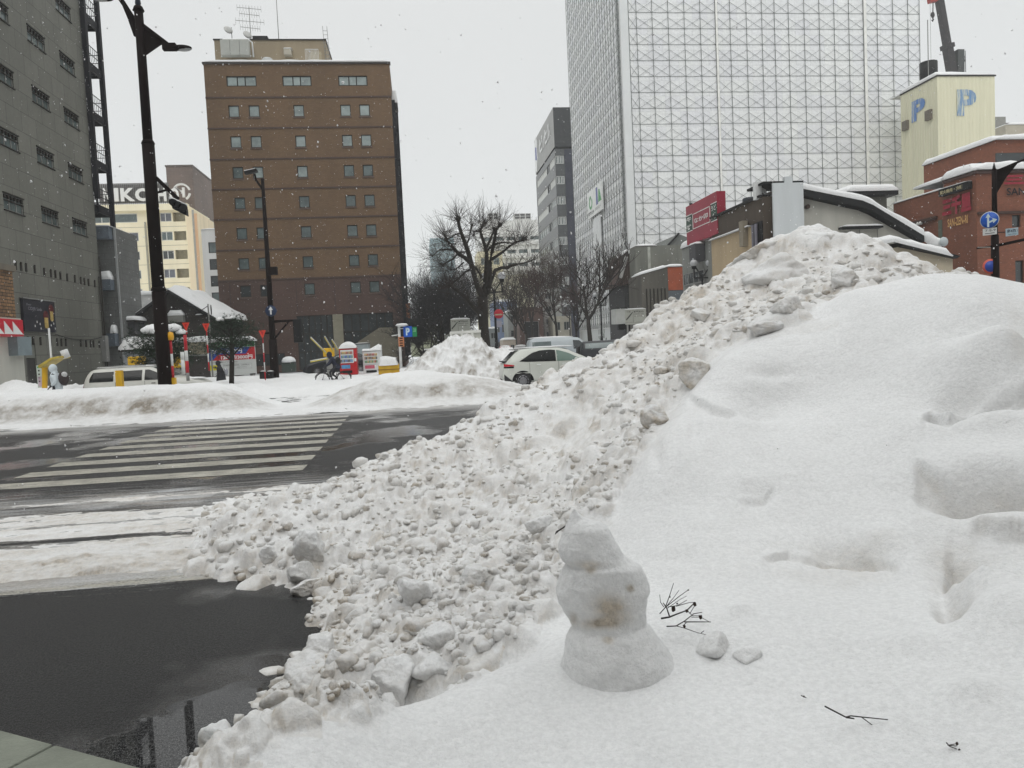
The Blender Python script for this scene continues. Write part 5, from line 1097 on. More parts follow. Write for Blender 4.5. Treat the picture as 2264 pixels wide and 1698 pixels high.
street_house('blue_clad_house','blue clad narrow house with a snowy roof past the no entry sign',1092,1143,668,125.,(.16,.21,.33),8,.4,3,4)
street_house('grey_shop_house','grey shop house between the blue house and the brown block',1122,1148,689,112.,(.25,.27,.26),6,.3,3,1)
street_house('brown_low_block','blank dark brown low block behind the street trees',1147,1200,680,105.,(.085,.045,.035),10,.0,1,1,glass=BLACK)
street_house('grey_tall_pier','light grey concrete pier building at the foot of the dark tower',1200,1222,640,108.,(.27,.26,.245),9,0,5,1)
street_house('cream_corner_shop','cream corner shop left of the scaffold hoarding',1222,1262,700,104.,(.36,.34,.28),10,0,2,2)
street_house('grey_low_shop','small grey shop with a snowy canopy far down the side street',1062,1100,728,118.,(.20,.22,.22),8,.3,2,2)
street_house('beige_kiosk','beige roadside kiosk with a snow cap far down the side street',1112,1140,752,98.,(.38,.33,.27),4,.3,1,2,'kiosk')
# ===== row of low buildings on the right side of the side street (faces look west) =====
XW=20.; FW_=Face('W',XW)
def row_house(name,label,xa,xb,ytopb,col,mat_=None,cap=.25,depth=12,d=0.,cat='building',bottom=0,ytopa=None):
    """xa far (left) edge, xb near (right) edge in photo px; ytopb height of roof line at xb"""
    F=Face('W',XW-d); ua=F.px(xa,600)[0]; ub=F.px(xb,600)[0]; z=F.px(xb,ytopb)[1]
    r=empty(name,(XW-d,-(ua+ub)/2,0),label,cat); m=MB(); shell(m,XW-d,XW-d+depth,-ub,-ua,bottom,z); m.build('wall',mat_ or mat(name+'_wall',col,.75,.2,1.2,streak=True),r)
    if cap: snowcap(F,ua,ub,z,cap,r,d0=-depth*.7,seed=int(xa))
    return F,r,ua,ub,z
# grey concrete one (front looks south-west), with brown lower storey, orange panel
cr=lambda x,y:(1320+x/7.373,520+y/7.373)
YG=66.; FG=Face('S',YG); x0,zt=FG.px(*cr(618,180)); x1,_=FG.px(*cr(1400,160))
rG=empty('grey_concrete_building',((x0+x1)/2,YG+5,0),'grey concrete building with streaks, low brown front and an orange panel','building')
m=MB(); shell(m,x0,x1,YG,YG+10,0,zt); m.build('wall',mat('streaked_concrete',(.185,.19,.165),.8,.3,1.,streak=True),rG); snowcap(FG,x0,x0+(x1-x0)*.45,zt,.18,rG,d0=-6,seed=61)
m=MB(); a=FG.px(*cr(820,300))[0]; b=FG.px(*cr(865,300))[0]; m.fbox(FG,a,b,FG.px(*cr(840,550))[1],zt-.1,0,.1); m.build('light_strip',mat('strip_light',(.36,.37,.33),.7,.3,2),rG)
YB=62.; FB=Face('S',YB); a,z=FB.px(*cr(722,640)); c,zc=FB.px(*cr(1150,515)); b,_=FB.px(*cr(1405,515)); zz=FB.px(*cr(1150,900))[1]
m=MB(); m.fpoly(FB,[(a,0),(c,0),(c,zc),(a,z)],0,-4); m.build('brown_front',mat('brown_front',(.105,.098,.082),.8,.25,1.5,streak=True),rG)
m=MB(); m.fbox(FB,c,b,zz,zc-.05,-4,.02); m.build('orange_panel',mat('orange_panel',(.33,.075,.03),.6,.25,1.5),rG); m=MB(); m.fbox(FB,c,b,0,zz-.02,-4,.0); m.build('grey_base',mat('grey_base',(.10,.115,.13),.7,.2,1),rG)
snowcap(FB,c,b,zc,.22,rG,d0=-3,seed=62); snowcap(FB,a,c,z,.24,rG,d0=-3,seed=63,slope=(zc-z)/(c-a))
for k in range(6): u=a+(c-a)*(.15+.14*k); m=MB(); m.fbox(FB,u,u+.08,0,zz+.2,.0,.06); m.build('louvre',FRB,rG)
# wooden A-frame
pk=onY(*cr(505,265),68.); rA=empty('wooden_gable_house',(pk.x,70,0),'steep brown wooden gable with snow strips, left of the concrete building','house')
FA=Face('S',68.); L=[FA.px(*cr(x,y)) for x,y in ((505,275),(352,770),(395,820),(640,760),(655,400))]
m=MB(); m.fpoly(FA,L,0,-6); m.build('gable_boards',brickmat('brown_boards',(.10,.055,.04),(.075,.042,.03),(.03,.02,.016),.22,6,.02,.8,.3),rA)
m=MB(); a,z=FA.px(*cr(400,820)); b,_=FA.px(*cr(640,820)); m.fbox(FA,a+.3,b,0,z,-6,-.3); m.build('lower_wall',mat('dark_lower',(.04,.04,.042),.6),rA); m=MB(); m.fbox(FA,a-.5,b,z-4.1,z-3,-.3,.2); m.build('balcony',BLACK,rA)
m=MB(); q=[FA.px(*cr(x,y)) for x,y in ((375,350),(505,255),(505,285),(352,770))]; m.fpoly(FA,q,.02,.15); m.build('gable_wing',mat('gable_wing',(.05,.04,.036),.7),rA)
for (xa,ya,xb,yb,th) in ((380,345,505,262,.25),(520,280,635,430,.5)):
    A_=FA.px(*cr(xa,ya)); B_=FA.px(*cr(xb,yb)); m=MB(); m.smooth=True; m.bar(FA.pt(*A_,-.6)+Vector((0,0,th/2)),FA.pt(*B_,-.6)+Vector((0,0,th/2)),1.6,th); m.build('roof_snow',SNOWF,rA,bevel=.1)
m=MB(); A_=FA.px(*cr(470,350)); B_=FA.px(*cr(372,700)); m.bar(FA.pt(*A_,.2),FA.pt(*B_,.2),.12,.3); m.build('gable_edge',mat('edge_light',(.42,.42,.40),.6),rA)
# grey building with the red sign, brown and beige building
F,r,ua,ub,z=row_house('grey_stucco_building','grey stucco building with strip windows under the red restaurant sign',1509,1577,524,(.21,.215,.20),cap=.0)
p38=lambda x,y:F.px(1340+x/3.77,360+y/3.77)
snowcap(F,ua,ub-.4,z,.5,r,d0=-.9,d1=.1,seed=71,n=30)
a=p38(655,960)[0]; b=p38(830,960)[0]; z0=F.px(1340+740/3.77,360+1010/3.77)[1]; z1=F.px(1340+740/3.77,360+905/3.77)[1]; window(F,(a,b,z0,z1),r,FRG,GLASS,-.03,.08,cols=4)
a,z1=p38(770,690); b,z0=p38(828,812); m=MB(); m.fbox(F,a,b,z0,z1,.0,.7); m.build('wall_unit',mat('unit_dark',(.06,.06,.065),.6),r); snowcap(F,a,b,z1,.16,r,d0=0,d1=.7,seed=72)
a,_=p38(905,900); m=MB(); m.tube([F.pt(a,0,.1),F.pt(a,z-.1,.1)],.06,6); m.build('down_pipe',FRB,r)
# red sign above it
G=Face('W',XW-.3); s15=lambda x,y:G.px(1500+x/15.08,420+y/15.08)
u0=s15(255,900)[0]; u1=s15(1290,700)[0]; zt=(s15(250,570)[1]+s15(1285,35)[1])/2; zb=z+.02
sg=empty('restaurant_sign',G.pt((u0+u1)/2,zb),'large crimson rooftop sign with white Japanese lettering','sign'); U=u1-u0
m=MB(); m.fbox(G,u0,u1,zb,zt,-.6,0); m.build('panel',mat('crimson',(.28,.012,.035),.45,.12,1.5),sg)
ft=lambda t:(u0+U*t)
zA=s15(1030,540)[1]; zB=s15(1060,1070)[1]; LW=mat('sign_letter_white',(.75,.74,.72),.45); GD=mat('sign_dark_green',(.012,.05,.03),.5)
a0,a1=s15(480,1000)[0],s15(1062,900)[0]; m=MB()
for (q0,q1,w0,w1) in ((a0,a1,zA-.05,zA),(a0,a1,zB,zB+.05),(a0,a0+.05,zB,zA),(a1-.05,a1,zB,zA)): m.fbox(G,q0,q1,w0,w1,0,.03)
m.build('border',LW,sg)
text('なか卯',G,a0+.25,a1-.35,zB+.35,zA-.35,LW,sg,.0,.03,bold=.02)
zA2=s15(430,820)[1]; zB2=s15(465,1330)[1]
for (b0,b1,tx) in ((u0+.02,s15(460,1000)[0],('牛','丼')),(s15(1090,800)[0],u1-.02,('うど','ん'))):
    m=MB(); m.fbox(G,b0,b1,zB2,zA2,.0,.02); m.build('green_panel',GD,sg); hm=(zA2-zB2)/2
    for i,t in enumerate(tx): text(t,G,b0+.1,b1-.1,zA2-hm*(i+1)+.1,zA2-hm*i-.1,LW,sg,.01,.02,bold=.02)
    m=MB(); m.fbox(G,b0,b1,zA2,zA2+.05,0,.03); m.fbox(G,b0,b1,zB2-.05,zB2,0,.03); m.build('border',LW,sg)
bd=MB(); c=G.pt(u0+.3,zt+.12,-.3)
bd.sphere(c,.13,10,(1.,1.8,1.)); bd.sphere(c+Vector((0,.22,.12)),.075,8); bd.poly([c+Vector((-.03,-.2,0)),c+Vector((.03,-.2,0)),c+Vector((.03,-.5,-.06)),c+Vector((-.03,-.5,-.06))],(0,0,.03)); o=bd.build('crow',BLACK); setp(o,'black crow perched on the left corner of the crimson sign','bird')
F2,r2,ua2,ub2,z2=row_house('brown_beige_building','building with a dark brown upper storey over a beige wall',1577,1690,432,(.07,.052,.038),cap=0,d=.25,depth=1.85)
p10=lambda x,y:F2.px(1560+x/10.37,380+y/10.37)
zm=p10(1270,1175)[1]; m=MB(); Fx=Face('W',XW-.3); m.fbox(Fx,ua2,ub2-1.3,0,zm,-.1,.02); m.build('beige_wall',mat('beige_wall',(.42,.325,.205),.8,.12,1.2,streak=True),r2); snowcap(Fx,ua2,ub2-1.3,zm,.12,r2,d0=-.02,d1=.22,seed=81)
m=MB(); m.fbox(Fx,ub2-1.25,ub2-.02,0,zm+.1,-.1,.04); m.build('pipe_bay',BLACK,r2)
for k in range(2): m=MB(); u=ub2-.9+.4*k; m.tube([Fx.pt(u,0,.15),Fx.pt(u,zm,.15)],.09,8); m.build('down_pipe',mat('pipe_violet_grey',(.12,.115,.14),.5),r2)
m=MB(); m.fbox(F2,ua2,ub2,z2-.02,z2+.1,-.5,.15); m.build('coping',BLACK,r2)
a,zc=p10(620,435); b,_=p10(800,435); m=MB(); m.lathe(F2.pt((a+b)/2,z2-.1,-.9),[(.5,0),(.5,.62),(.46,.66),(.05,.68)],16); m.build('roof_tank',mat('tank_navy',(.015,.02,.028),.5),r2)
a,zz=p10(950,1440); m=MB(); m.fbox(Fx,a-.22,a+.3,zz-.7,zz+.8,.02,.35); m.build('exhaust_box',mat('exhaust',(.23,.20,.15),.6),r2)
far=Face('S',76.); m=MB(); a,z=far.px(1467,548); b,_=far.px(1512,505); rr=empty('grey_gable_shed',(a+2,78,0),'small grey gabled roof left of the crimson sign','shed'); pz=far.px(1500,517)
m.fpoly(far,[(a,z-2),(a,z-.4),pz,(pz[0]+3,pz[1]-1.2),(pz[0]+3,z-2),(pz[0]+3,0),(a,0)],0,-8); m.build('wall',mat('shed_grey',(.15,.16,.15),.7),rr)
m=MB(); m.bar(far.pt(a-.3,z-.5,.1),far.pt(pz[0],pz[1]+.05,.1),.4,.15); m.build('roof_edge',BLACK,rr)
# ===== white chimney stack and the cream restaurant with the sloping eave =====
YR=41.6; FR=Face('S',YR); p38=lambda x,y:FR.px(1340+x/3.77,360+y/3.77)
rR=empty('cream_gabled_restaurant',(24,46,0),'cream restaurant with a white chimney breast and a black sloping eave','building')
CRM=mat('cream_stucco',(.44,.43,.385),.8,.14,.9,streak=True)
q8=lambda x,y:FR.px(1740+x/2.676,y/2.676)
a=p38(1322,400)[0]; b=p38(1568,400)[0]; zt=p38(1440,200)[1]; m=MB(); m.box(a,b,YR-1.1,YR-.95,0,zt); m.build('chimney_breast',mat('chimney_white',(.58,.61,.62),.7,.08,1.5,streak=True),rR)
m=MB(); a2,z2_=p38(1415,150); b2,_=p38(1475,150); m.box(a2,b2,YR-1.1,YR-.8,zt,z2_); m.build('chimney_top',mat('chimney_white',(.58,.61,.62)),rR)
m=MB(); m.box(a-.5,b+.1,YR-.95,YR+1.2,zt,zt+.13); m.build('chimney_eave',BLACK,rR)
m=MB(); a3,z3=p38(1245,165); m.box(a3-.12,a3+.22,YR-.3,YR+.1,p38(1245,310)[1],z3); m.poly([(a3+.1,YR-.2,p38(1260,200)[1]),(a+.02,YR-.2,p38(1320,230)[1]),(a+.02,YR-.2,p38(1320,275)[1]),(a3+.1,YR-.2,p38(1260,240)[1])],(0,.3,0)); m.build('torn_banner',mat('banner_white',(.64,.65,.64),.7,.1,3),rR)
eave=[q8(50,1160),q8(420,1235),q8(480,1260),q8(780,1440)]
wall=[(b,0),(eave[3][0],0),(eave[3][0],eave[3][1]),(eave[2][0],eave[2][1]-.1),(eave[1][0],eave[1][1]-.1),(b,eave[0][1])]
m=MB(); m.fpoly(FR,wall,0,-10); m.build('wall',CRM,rR)
for i in range(3):
    A_,B_=eave[i],eave[i+1]; 
    if i==0: A_=(b-.1,q8(45,1158)[1])
    m=MB(); m.fpoly(FR,[A_,B_,(B_[0],B_[1]+.38),(A_[0],A_[1]+.38)],.5,-10); m.build('eave',BLACK,rR)
    sn=MB(); sn.smooth=True; n=14; vs=[]
    for k in range(n+1):
        t=k/n; u=A_[0]+(B_[0]-A_[0])*t; zz_=A_[1]+(B_[1]-A_[1])*t+.38
        for d,h in ((.5,0),(.53,.18),(.45,.34),(.2,.4),(-4,.42),(-10,.4)): vs.append(FR.pt(u,zz_+h*(1+.35*mn.noise((u*1.3,d,2))),d))
    sn.add(vs,[(k*6+j,(k+1)*6+j,(k+1)*6+j+1,k*6+j+1) for k in range(n) for j in range(5)]); sn.build('roof_snow',SNOWF,rR)
for x,y in ((68,1232),(115,1225)): u,zz=q8(x,y); m=MB(); m.lathe(FR.pt(u,zz,0),[(.13,0),(.13,.2),(.1,.22),(.02,.2)],12,FR.n); m.build('vent_cap',mat('vent_rust',(.05,.028,.02),.6),rR)
a,zz=q8(303,1348); b_,_=q8(540,1338); m=MB(); m.fbox(FR,a,b_,zz-.12,zz,0,.5); m.build('ledge',BLACK,rR); snowcap(FR,a,b_,zz,.12,rR,d0=0,d1=.52,seed=91)
for x in (375,430,535): u,_=q8(x,1400); m=MB(); m.fbox(FR,u-.02,u+.02,0,zz-.15,0,.02); m.build('wall_joint',FRG,rR)
# curl of snow and lamp on the roof end, lower front roof
u,zz=q8(880,1440); m=MB(); m.lathe(FR.pt(u,zz,.6),[(.02,0),(.26,.0),(.29,.06),(.26,.15),(.05,.16)],18,(.2,-1,0)); m.build('round_sign',mat('round_glass',(.42,.46,.47),.3),rR)
m=MB(); m.smooth=True; A_=q8(780,1440); P_=[FR.pt(A_[0]+(u-A_[0])*t,A_[1]+.35+(zz-A_[1]-.35)*t+.1*math.sin(t*6),.3) for t in [k/8 for k in range(9)]]; m.tube(P_,[.22,.28,.3,.3,.3,.32,.33,.33,.3],12); m.build('snow_roll',SNOWF,rR)
L0=Face('S',YR-1.5); l8=lambda x,y:L0.px(1740+x/2.676,y/2.676); q=[l8(655,1462),l8(980,1532),l8(980,1575),l8(700,1575)]
m=MB(); m.fpoly(L0,[q[0],q[1],(q[1][0],0),(q[0][0]-2,0),(q[0][0]-2,q[0][1]-.3)],0,-1.4); m.build('porch_wall',mat('porch_cream',(.46,.40,.30),.8,.1,1.5),rR)
m=MB(); m.fpoly(L0,[q[0],q[1],(q[1][0]+.2,q[1][1]+.12),(q[0][0],q[0][1]+.25)],.4,-1.4); m.build('porch_eave',BLACK,rR)
sn=MB(); sn.smooth=True; n=20; vs=[]
A_=(q[0][0]-3.4,q[0][1]-.1)
for k in range(n+1):
    t=k/n; 
    u=A_[0]+(q[1][0]-.3-A_[0])*t; zz_=(A_[1]+(q[0][1]+.25-A_[1])*min(1,t/.45)) if t<.45 else q[0][1]+.25+(q[1][1]+.1-q[0][1]-.25)*(t-.45)/.55
    for d,h in ((.4,0),(.46,.2),(.3,.42),(0,.5),(-1.4,.5)): vs.append(L0.pt(u,zz_+h*(.9+.3*mn.noise((u*1.5,d,9)))*(1 if 0<k<n else .3),d))
sn.add(vs,[(k*5+j,(k+1)*5+j,(k+1)*5+j+1,k*5+j+1) for k in range(n) for j in range(4)]); sn.build('porch_snow',SNOWF,rR)
# hip-roofed tower behind
FT=Face('S',54.); t8=lambda x,y:FT.px(1740+x/2.676,y/2.676); a=t8(335,1175)[0]; c=t8(425,1175)[0]; b=t8(590,1175)[0]; z=t8(500,1165)[1]
rT=empty('roof_turret',((c+b)/2,56,0),'small square turret with brick side and snowy overhanging roof','building')
m=MB(); m.box(c,b,54,58,0,z); m.build('concrete_wall',mat('turret_concrete',(.155,.16,.135),.8,.2,1.5,streak=True),rT)
m=MB(); m.poly([(a,58,0),(c,54,0),(c,54,z),(a,58,z)],(.0,.02,0)); m.build('brick_side',brickmat('turret_brick',(.42,.22,.12),(.36,.18,.10),(.25,.15,.10),.25,.09),rT)
m=MB(); m.box(a-.1,b+.5,53.3,58.4,z,z+.32); m.build('roof',BLACK,rT); snowcap(Face('S',53.3),a-.1,b+.5,z+.32,.5,rT,d0=-5,d1=.05,seed=95)
m=MB(); u,zz=t8(520,1110); m.lathe((u,56,z+.7),[(.7,0),(.7,.5),(.1,.55)],12); m.build('roof_vent',BLACK,rT); 
# ===== parking tower =====
XP=onY(2071.8,166,75.).x; FPs=Face('S',75.); FPw=Face('W',XP); zt=onY(2071.8,166,75.).z; xr=onY(2199,166,75.).x; yf=onX(1991,215,XP).y
rP=empty('parking_tower',(XP+3,80,0),'pale yellow corrugated parking tower with two faded blue letters','building')
def corr(name,c):
    mt,nt,b=_nt(name); p=pos(nt); s=N(nt,'ShaderNodeSeparateXYZ'); nt.links.new(p,s.inputs[0]); a=N(nt,'ShaderNodeMath',operation='ADD'); nt.links.new(s.outputs[0],a.inputs[0]); nt.links.new(s.outputs[1],a.inputs[1])
    w=N(nt,'ShaderNodeMath',operation='MULTIPLY'); nt.links.new(a.outputs[0],w.inputs[0]); w.inputs[1].default_value=2*math.pi/.42; q=N(nt,'ShaderNodeMath',operation='SINE'); nt.links.new(w.outputs[0],q.inputs[0])
    f=ramp(nt,noise(nt,scalev(nt,p,(1,1,.1)),1.2,5),[(.3,.88),(.7,1)]); nt.links.new(mixc(nt,1.,c,f,'MULTIPLY'),b.inputs['Base Color']); b.inputs['Roughness'].default_value=.5
    mr=N(nt,'ShaderNodeMapRange'); mr.inputs['From Min'].default_value=-1; nt.links.new(q.outputs[0],mr.inputs[0]); bump(nt,b,mr.outputs[0],.6,.05); return mt
m=MB(); shell(m,XP,xr,75,yf,0,zt); m.build('wall',corr('corrugated_yellow',(.74,.715,.52)),rP)
def faded(name,c1,c2,lo):
    mt,nt,b=_nt(name); p=pos(nt); f=ramp(nt,noise(nt,scalev(nt,p,(6,6,.25)),1.6,6,.7),[(lo,0),(lo+.12,1)]); nt.links.new(mixc(nt,f,c2,c1),b.inputs['Base Color']); b.inputs['Roughness'].default_value=.6; return mt
p8=lambda F,x,y:F.px(1740+x/2.676,y/2.676)
a,z1=p8(FPw,738,590); b,z0=p8(FPw,822,752); z1=(p8(FPw,738,600)[1]+p8(FPw,800,580)[1])/2
text('P',FPw,a,b,z0+1.1,z1,faded('faded_blue_strong',(.10,.22,.50),(.66,.66,.50),.36),rP,.02,.03,'letter',bold=.045)
a,z1=p8(FPs,1003,530); b,z0=p8(FPs,1120,685); text('P',FPs,a,b,z0,z1,faded('faded_blue_weak',(.12,.25,.45),(.68,.67,.49),.40),rP,.02,.03,'letter',bold=.045)
for x0,y0,x1,y1 in ((692,718,722,770),(828,655,862,708)):
    a,z1=p8(FPw,x0,y0+5); b,z0=p8(FPw,x1,y1-5); m=MB(); m.fbox(FPw,a,b,z0,z1,0,.3); m.build('louvre_vent',mat('louvre_brown',(.16,.14,.11),.6,.3,8),rP)
snowcap(FPs,XP,xr,zt,.22,rP,d0=-8,seed=97); snowcap(FPw,-yf,-75,zt,.45,rP,d0=-4,seed=98)
m=MB(); m.box(XP-.1,xr+.1,74.9,75.0,zt-.15,zt-.02); m.box(XP-.1,XP,75,yf,zt-.15,zt-.02); m.build('roof_trim',FRB,rP)
m=MB(); a,z1=p8(FPw,788,425); m.lathe((XP+1,-a,zt),[(.9,0),(.9,z1-zt+1.0),(.1,z1-zt+1.1)],12); m.build('roof_stack',BLACK,rP)
m=MB(); a,_=p8(FPw,822,430); m.tube([(XP+.3,-a,zt-.5),(XP+.3,-a,zt+6.5)],.05,5); m.build('roof_mast',FRG,rP)
# pale building at the right edge
FE=Face('S',88.); e=lambda x,y:FE.px(2120+x/8.292,150+y/8.292); a,z=e(860,1190); r=empty('pale_stone_building',(e(1100,1100)[0],95,0),'pale stone building with a dark roof box at the right edge','building')
m=MB(); shell(m,a,a+25,88,100,0,z+1.0); m.build('wall',mat('pale_stone',(.42,.385,.31),.7,.1,1),r); m=MB(); m.box(e(890,1050)[0],e(1085,1050)[0],90,96,z+1,z+2.6); m.build('roof_ledge',mat('ledge_grey',(.25,.25,.23),.6),r)
m=MB(); m.box(e(1100,900)[0],a+25,91,97,z+2,e(1150,880)[1]); m.build('roof_box',mat('roof_box_dark',(.045,.04,.042),.6),r); snowcap(FE,a,a+25,z+1,.3,r,d0=-2,seed=99)
# ===== red brick restaurant building =====
def red_brick():
    X0=36.; FW=Face('W',X0); b4=lambda x,y:(1920+x/4.148,220+y/4.148)
    yn=onX(*b4(990,700),X0).y; yc=onX(*b4(690,850),X0).y; yf=onX(*b4(230,1000),X0).y
    RB=brickmat('red_brick',(.285,.098,.050),(.235,.080,.042),(.16,.065,.04),.24,.075,.008,.8,.2,.5,.2,bp=.3)
    root=empty('red_brick_building',(X0+6,48,0),'red brick restaurant building with stepped snowy roofs at the right','building')
    zl=onX(*b4(672,826),X0).z; zm=onX(*b4(985,650),X0).z; FS=Face('S',yn)
    m=MB(); shell(m,X0,X0+20,yc,yf,0,zl); m.build('low_wing_wall',RB,root)
    wn=(FS.px(2120+780/6.64,350+830/6.64)[0],FS.px(2120+905/6.64,350+830/6.64)[0],FS.px(2120+840/6.64,350+1010/6.64)[1],FS.px(2120+840/6.64,350+830/6.64)[1])
    wn2=(wn[0]+.2,wn[1]+.2,.4,FS.px(2120+840/6.64,350+1500/6.64)[1])
    ops=[wn,wn2]+[(o[0]+3.2*k,o[1]+3.2*k,o[2],o[3]) for k in (1,2) for o in (wn,)]
    m=MB(); shell(m,X0,X0+20,yn,yc,0,zm,'S'); m.wall(FS,X0,X0+20,0,zm,ops,.2); m.build('main_wall',RB,root)
    for o in ops: window(FS,o,root,FRB,GLASS,.18,.07,cols=1)
    snowcap(FW,-yc,-yn,zm,.55,root,d0=-6,d1=.2,seed=101); snowcap(FS,X0-.1,X0+20,zm,.5,root,d0=-6,d1=.25,seed=102); snowcap(FW,-yf,-yc,zl,.14,root,d0=-3,d1=.08,seed=103)
    m=MB(); m.box(X0-.12,X0+20,yn-.14,yc,zm-.22,zm-.02); m.build('parapet',mat('brick_cap_dark',(.06,.03,.025),.6),root)
    # upper storey set back
    XU=X0+2.5; U=Face('W',XU); yuf=onX(*b4(508,700),XU).y; yun=onX(*b4(1175,440),XU).y; zu=onX(*b4(700,535),XU).z; zu2=onX(*b4(1178,375),XU).z; zu=(zu+zu2)/2
    m=MB(); shell(m,XU,XU+18,yun,yuf,zl-2,zu); m.build('upper_wall',RB,root); snowcap(U,-yuf,-yun,zu,.4,root,d0=-5,d1=.15,seed=104); snowcap(Face('S',yun),XU-.1,XU+18,zu,.35,root,d0=-5,d1=.2,seed=105)
    m=MB(); p=U.px(*b4(880,610)); m.fbox(U,p[0]-1.4,p[0]+1.6,zm-.5,p[1]-.1,-.3,.05); m.build('upper_window',GLASS,root)
    m=MB(); Fs2=Face('S',yun); q=Fs2.px(*b4(1300,560)); m.fbox(Fs2,q[0]-1.,q[0]+1.2,q[1]-.7,q[1]+.5,-.1,.03); m.build('upper_window',GLASS,root)
    # rear door slot, lights, ledges on the low wing
    for (x0,y0,x1,y1,nm,mt) in ((645,1110,680,1300,'door',mat('slot_green_grey',(.10,.12,.09),.6)),): 
        a,z1=FW.px(*b4(x0,y0)); b,z0=FW.px(*b4(x1,y1)); m=MB(); m.fbox(FW,a,b,z0,z1,0,.05); m.build(nm,mt,root)
    a,z=FW.px(*b4(270,1170)); b,z2=FW.px(*b4(635,1085)); m=MB(); m.fbox(FW,a,b,(z+z2)/2-.1,(z+z2)/2+.1,0,.25); m.build('ledge',mat('ledge_brown',(.06,.03,.022),.7),root)
    for x,y in ((425,1155),(480,1138)): a,z=FW.px(*b4(x,y)); m=MB(); m.sphere(FW.pt(a,z,.2),.13,10); m.sphere(FW.pt(a+.28,z,.2),.13,10); m.build('flood_lamp',FRW,root)
    # sign board, red characters, roman letters
    s=lambda x,y:FW.px(2080+x/12.02,390+y/12.02); a=s(65,400)[0]; b=s(850,200)[0]; zt=(s(90,350)[1]+s(845,125)[1])/2; zb=(s(75,520)[1]+s(870,340)[1])/2
    sg=empty('grill_sign_board',FW.pt((a+b)/2,zb),'black sign board with gold Japanese characters on the brick corner','sign')
    m=MB(); m.fbox(FW,a,b,zb,zt,.05,.35); m.build('panel',BLACK,sg); GO=mat('gold_letter',(.55,.48,.27),.5); text('炭火焼肉・冷麺',FW,a+.15,b-.45,zb+.10,zt-.12,GO,sg,.35,.02,bold=.015); snowcap(FW,a,b,zt,.07,sg,d0=.05,d1=.37,seed=111)
    RD=mat('red_letter',(.30,.01,.03),.5,.2,5); z1=zb-.15; z0=z1-1.25
    text('三千里',FW,a+.05,b,z0,z1,RD,root,.02,.12,'red_lettering',bold=.06)
    L=mat('gold_roman',(.62,.36,.13),.5); text('SAN-ZEN-RI',FW,s(205,950)[0],s(745,830)[0],z0-.75,z0-.2,L,root,.02,.06,'roman_lettering',bold=.02)
    r=lambda x,y:FS.px(2120+x/6.64,350+y/6.64); a,z1=r(680,440); z0=r(700,550)[1]; w=(r(860,500)[0]-a)
    text('SAN-ZEN-RI',FS,a,a+w*4.4,z0,z1,BLACK,root,.02,.1,'roman_lettering',bold=.04); text('三千里',FS,r(640,300)[0],r(640,300)[0]+w*5,r(700,400)[1],r(700,240)[1],RD,root,.02,.12,'red_lettering',bold=.06)
    m=MB(); z=r(700,815)[1]; m.fbox(FS,X0+.02,X0+20,z,z+.15,0,.18); m.build('ledge',mat('ledge_brown',(.06,.03,.022),.7),root)
red_brick()
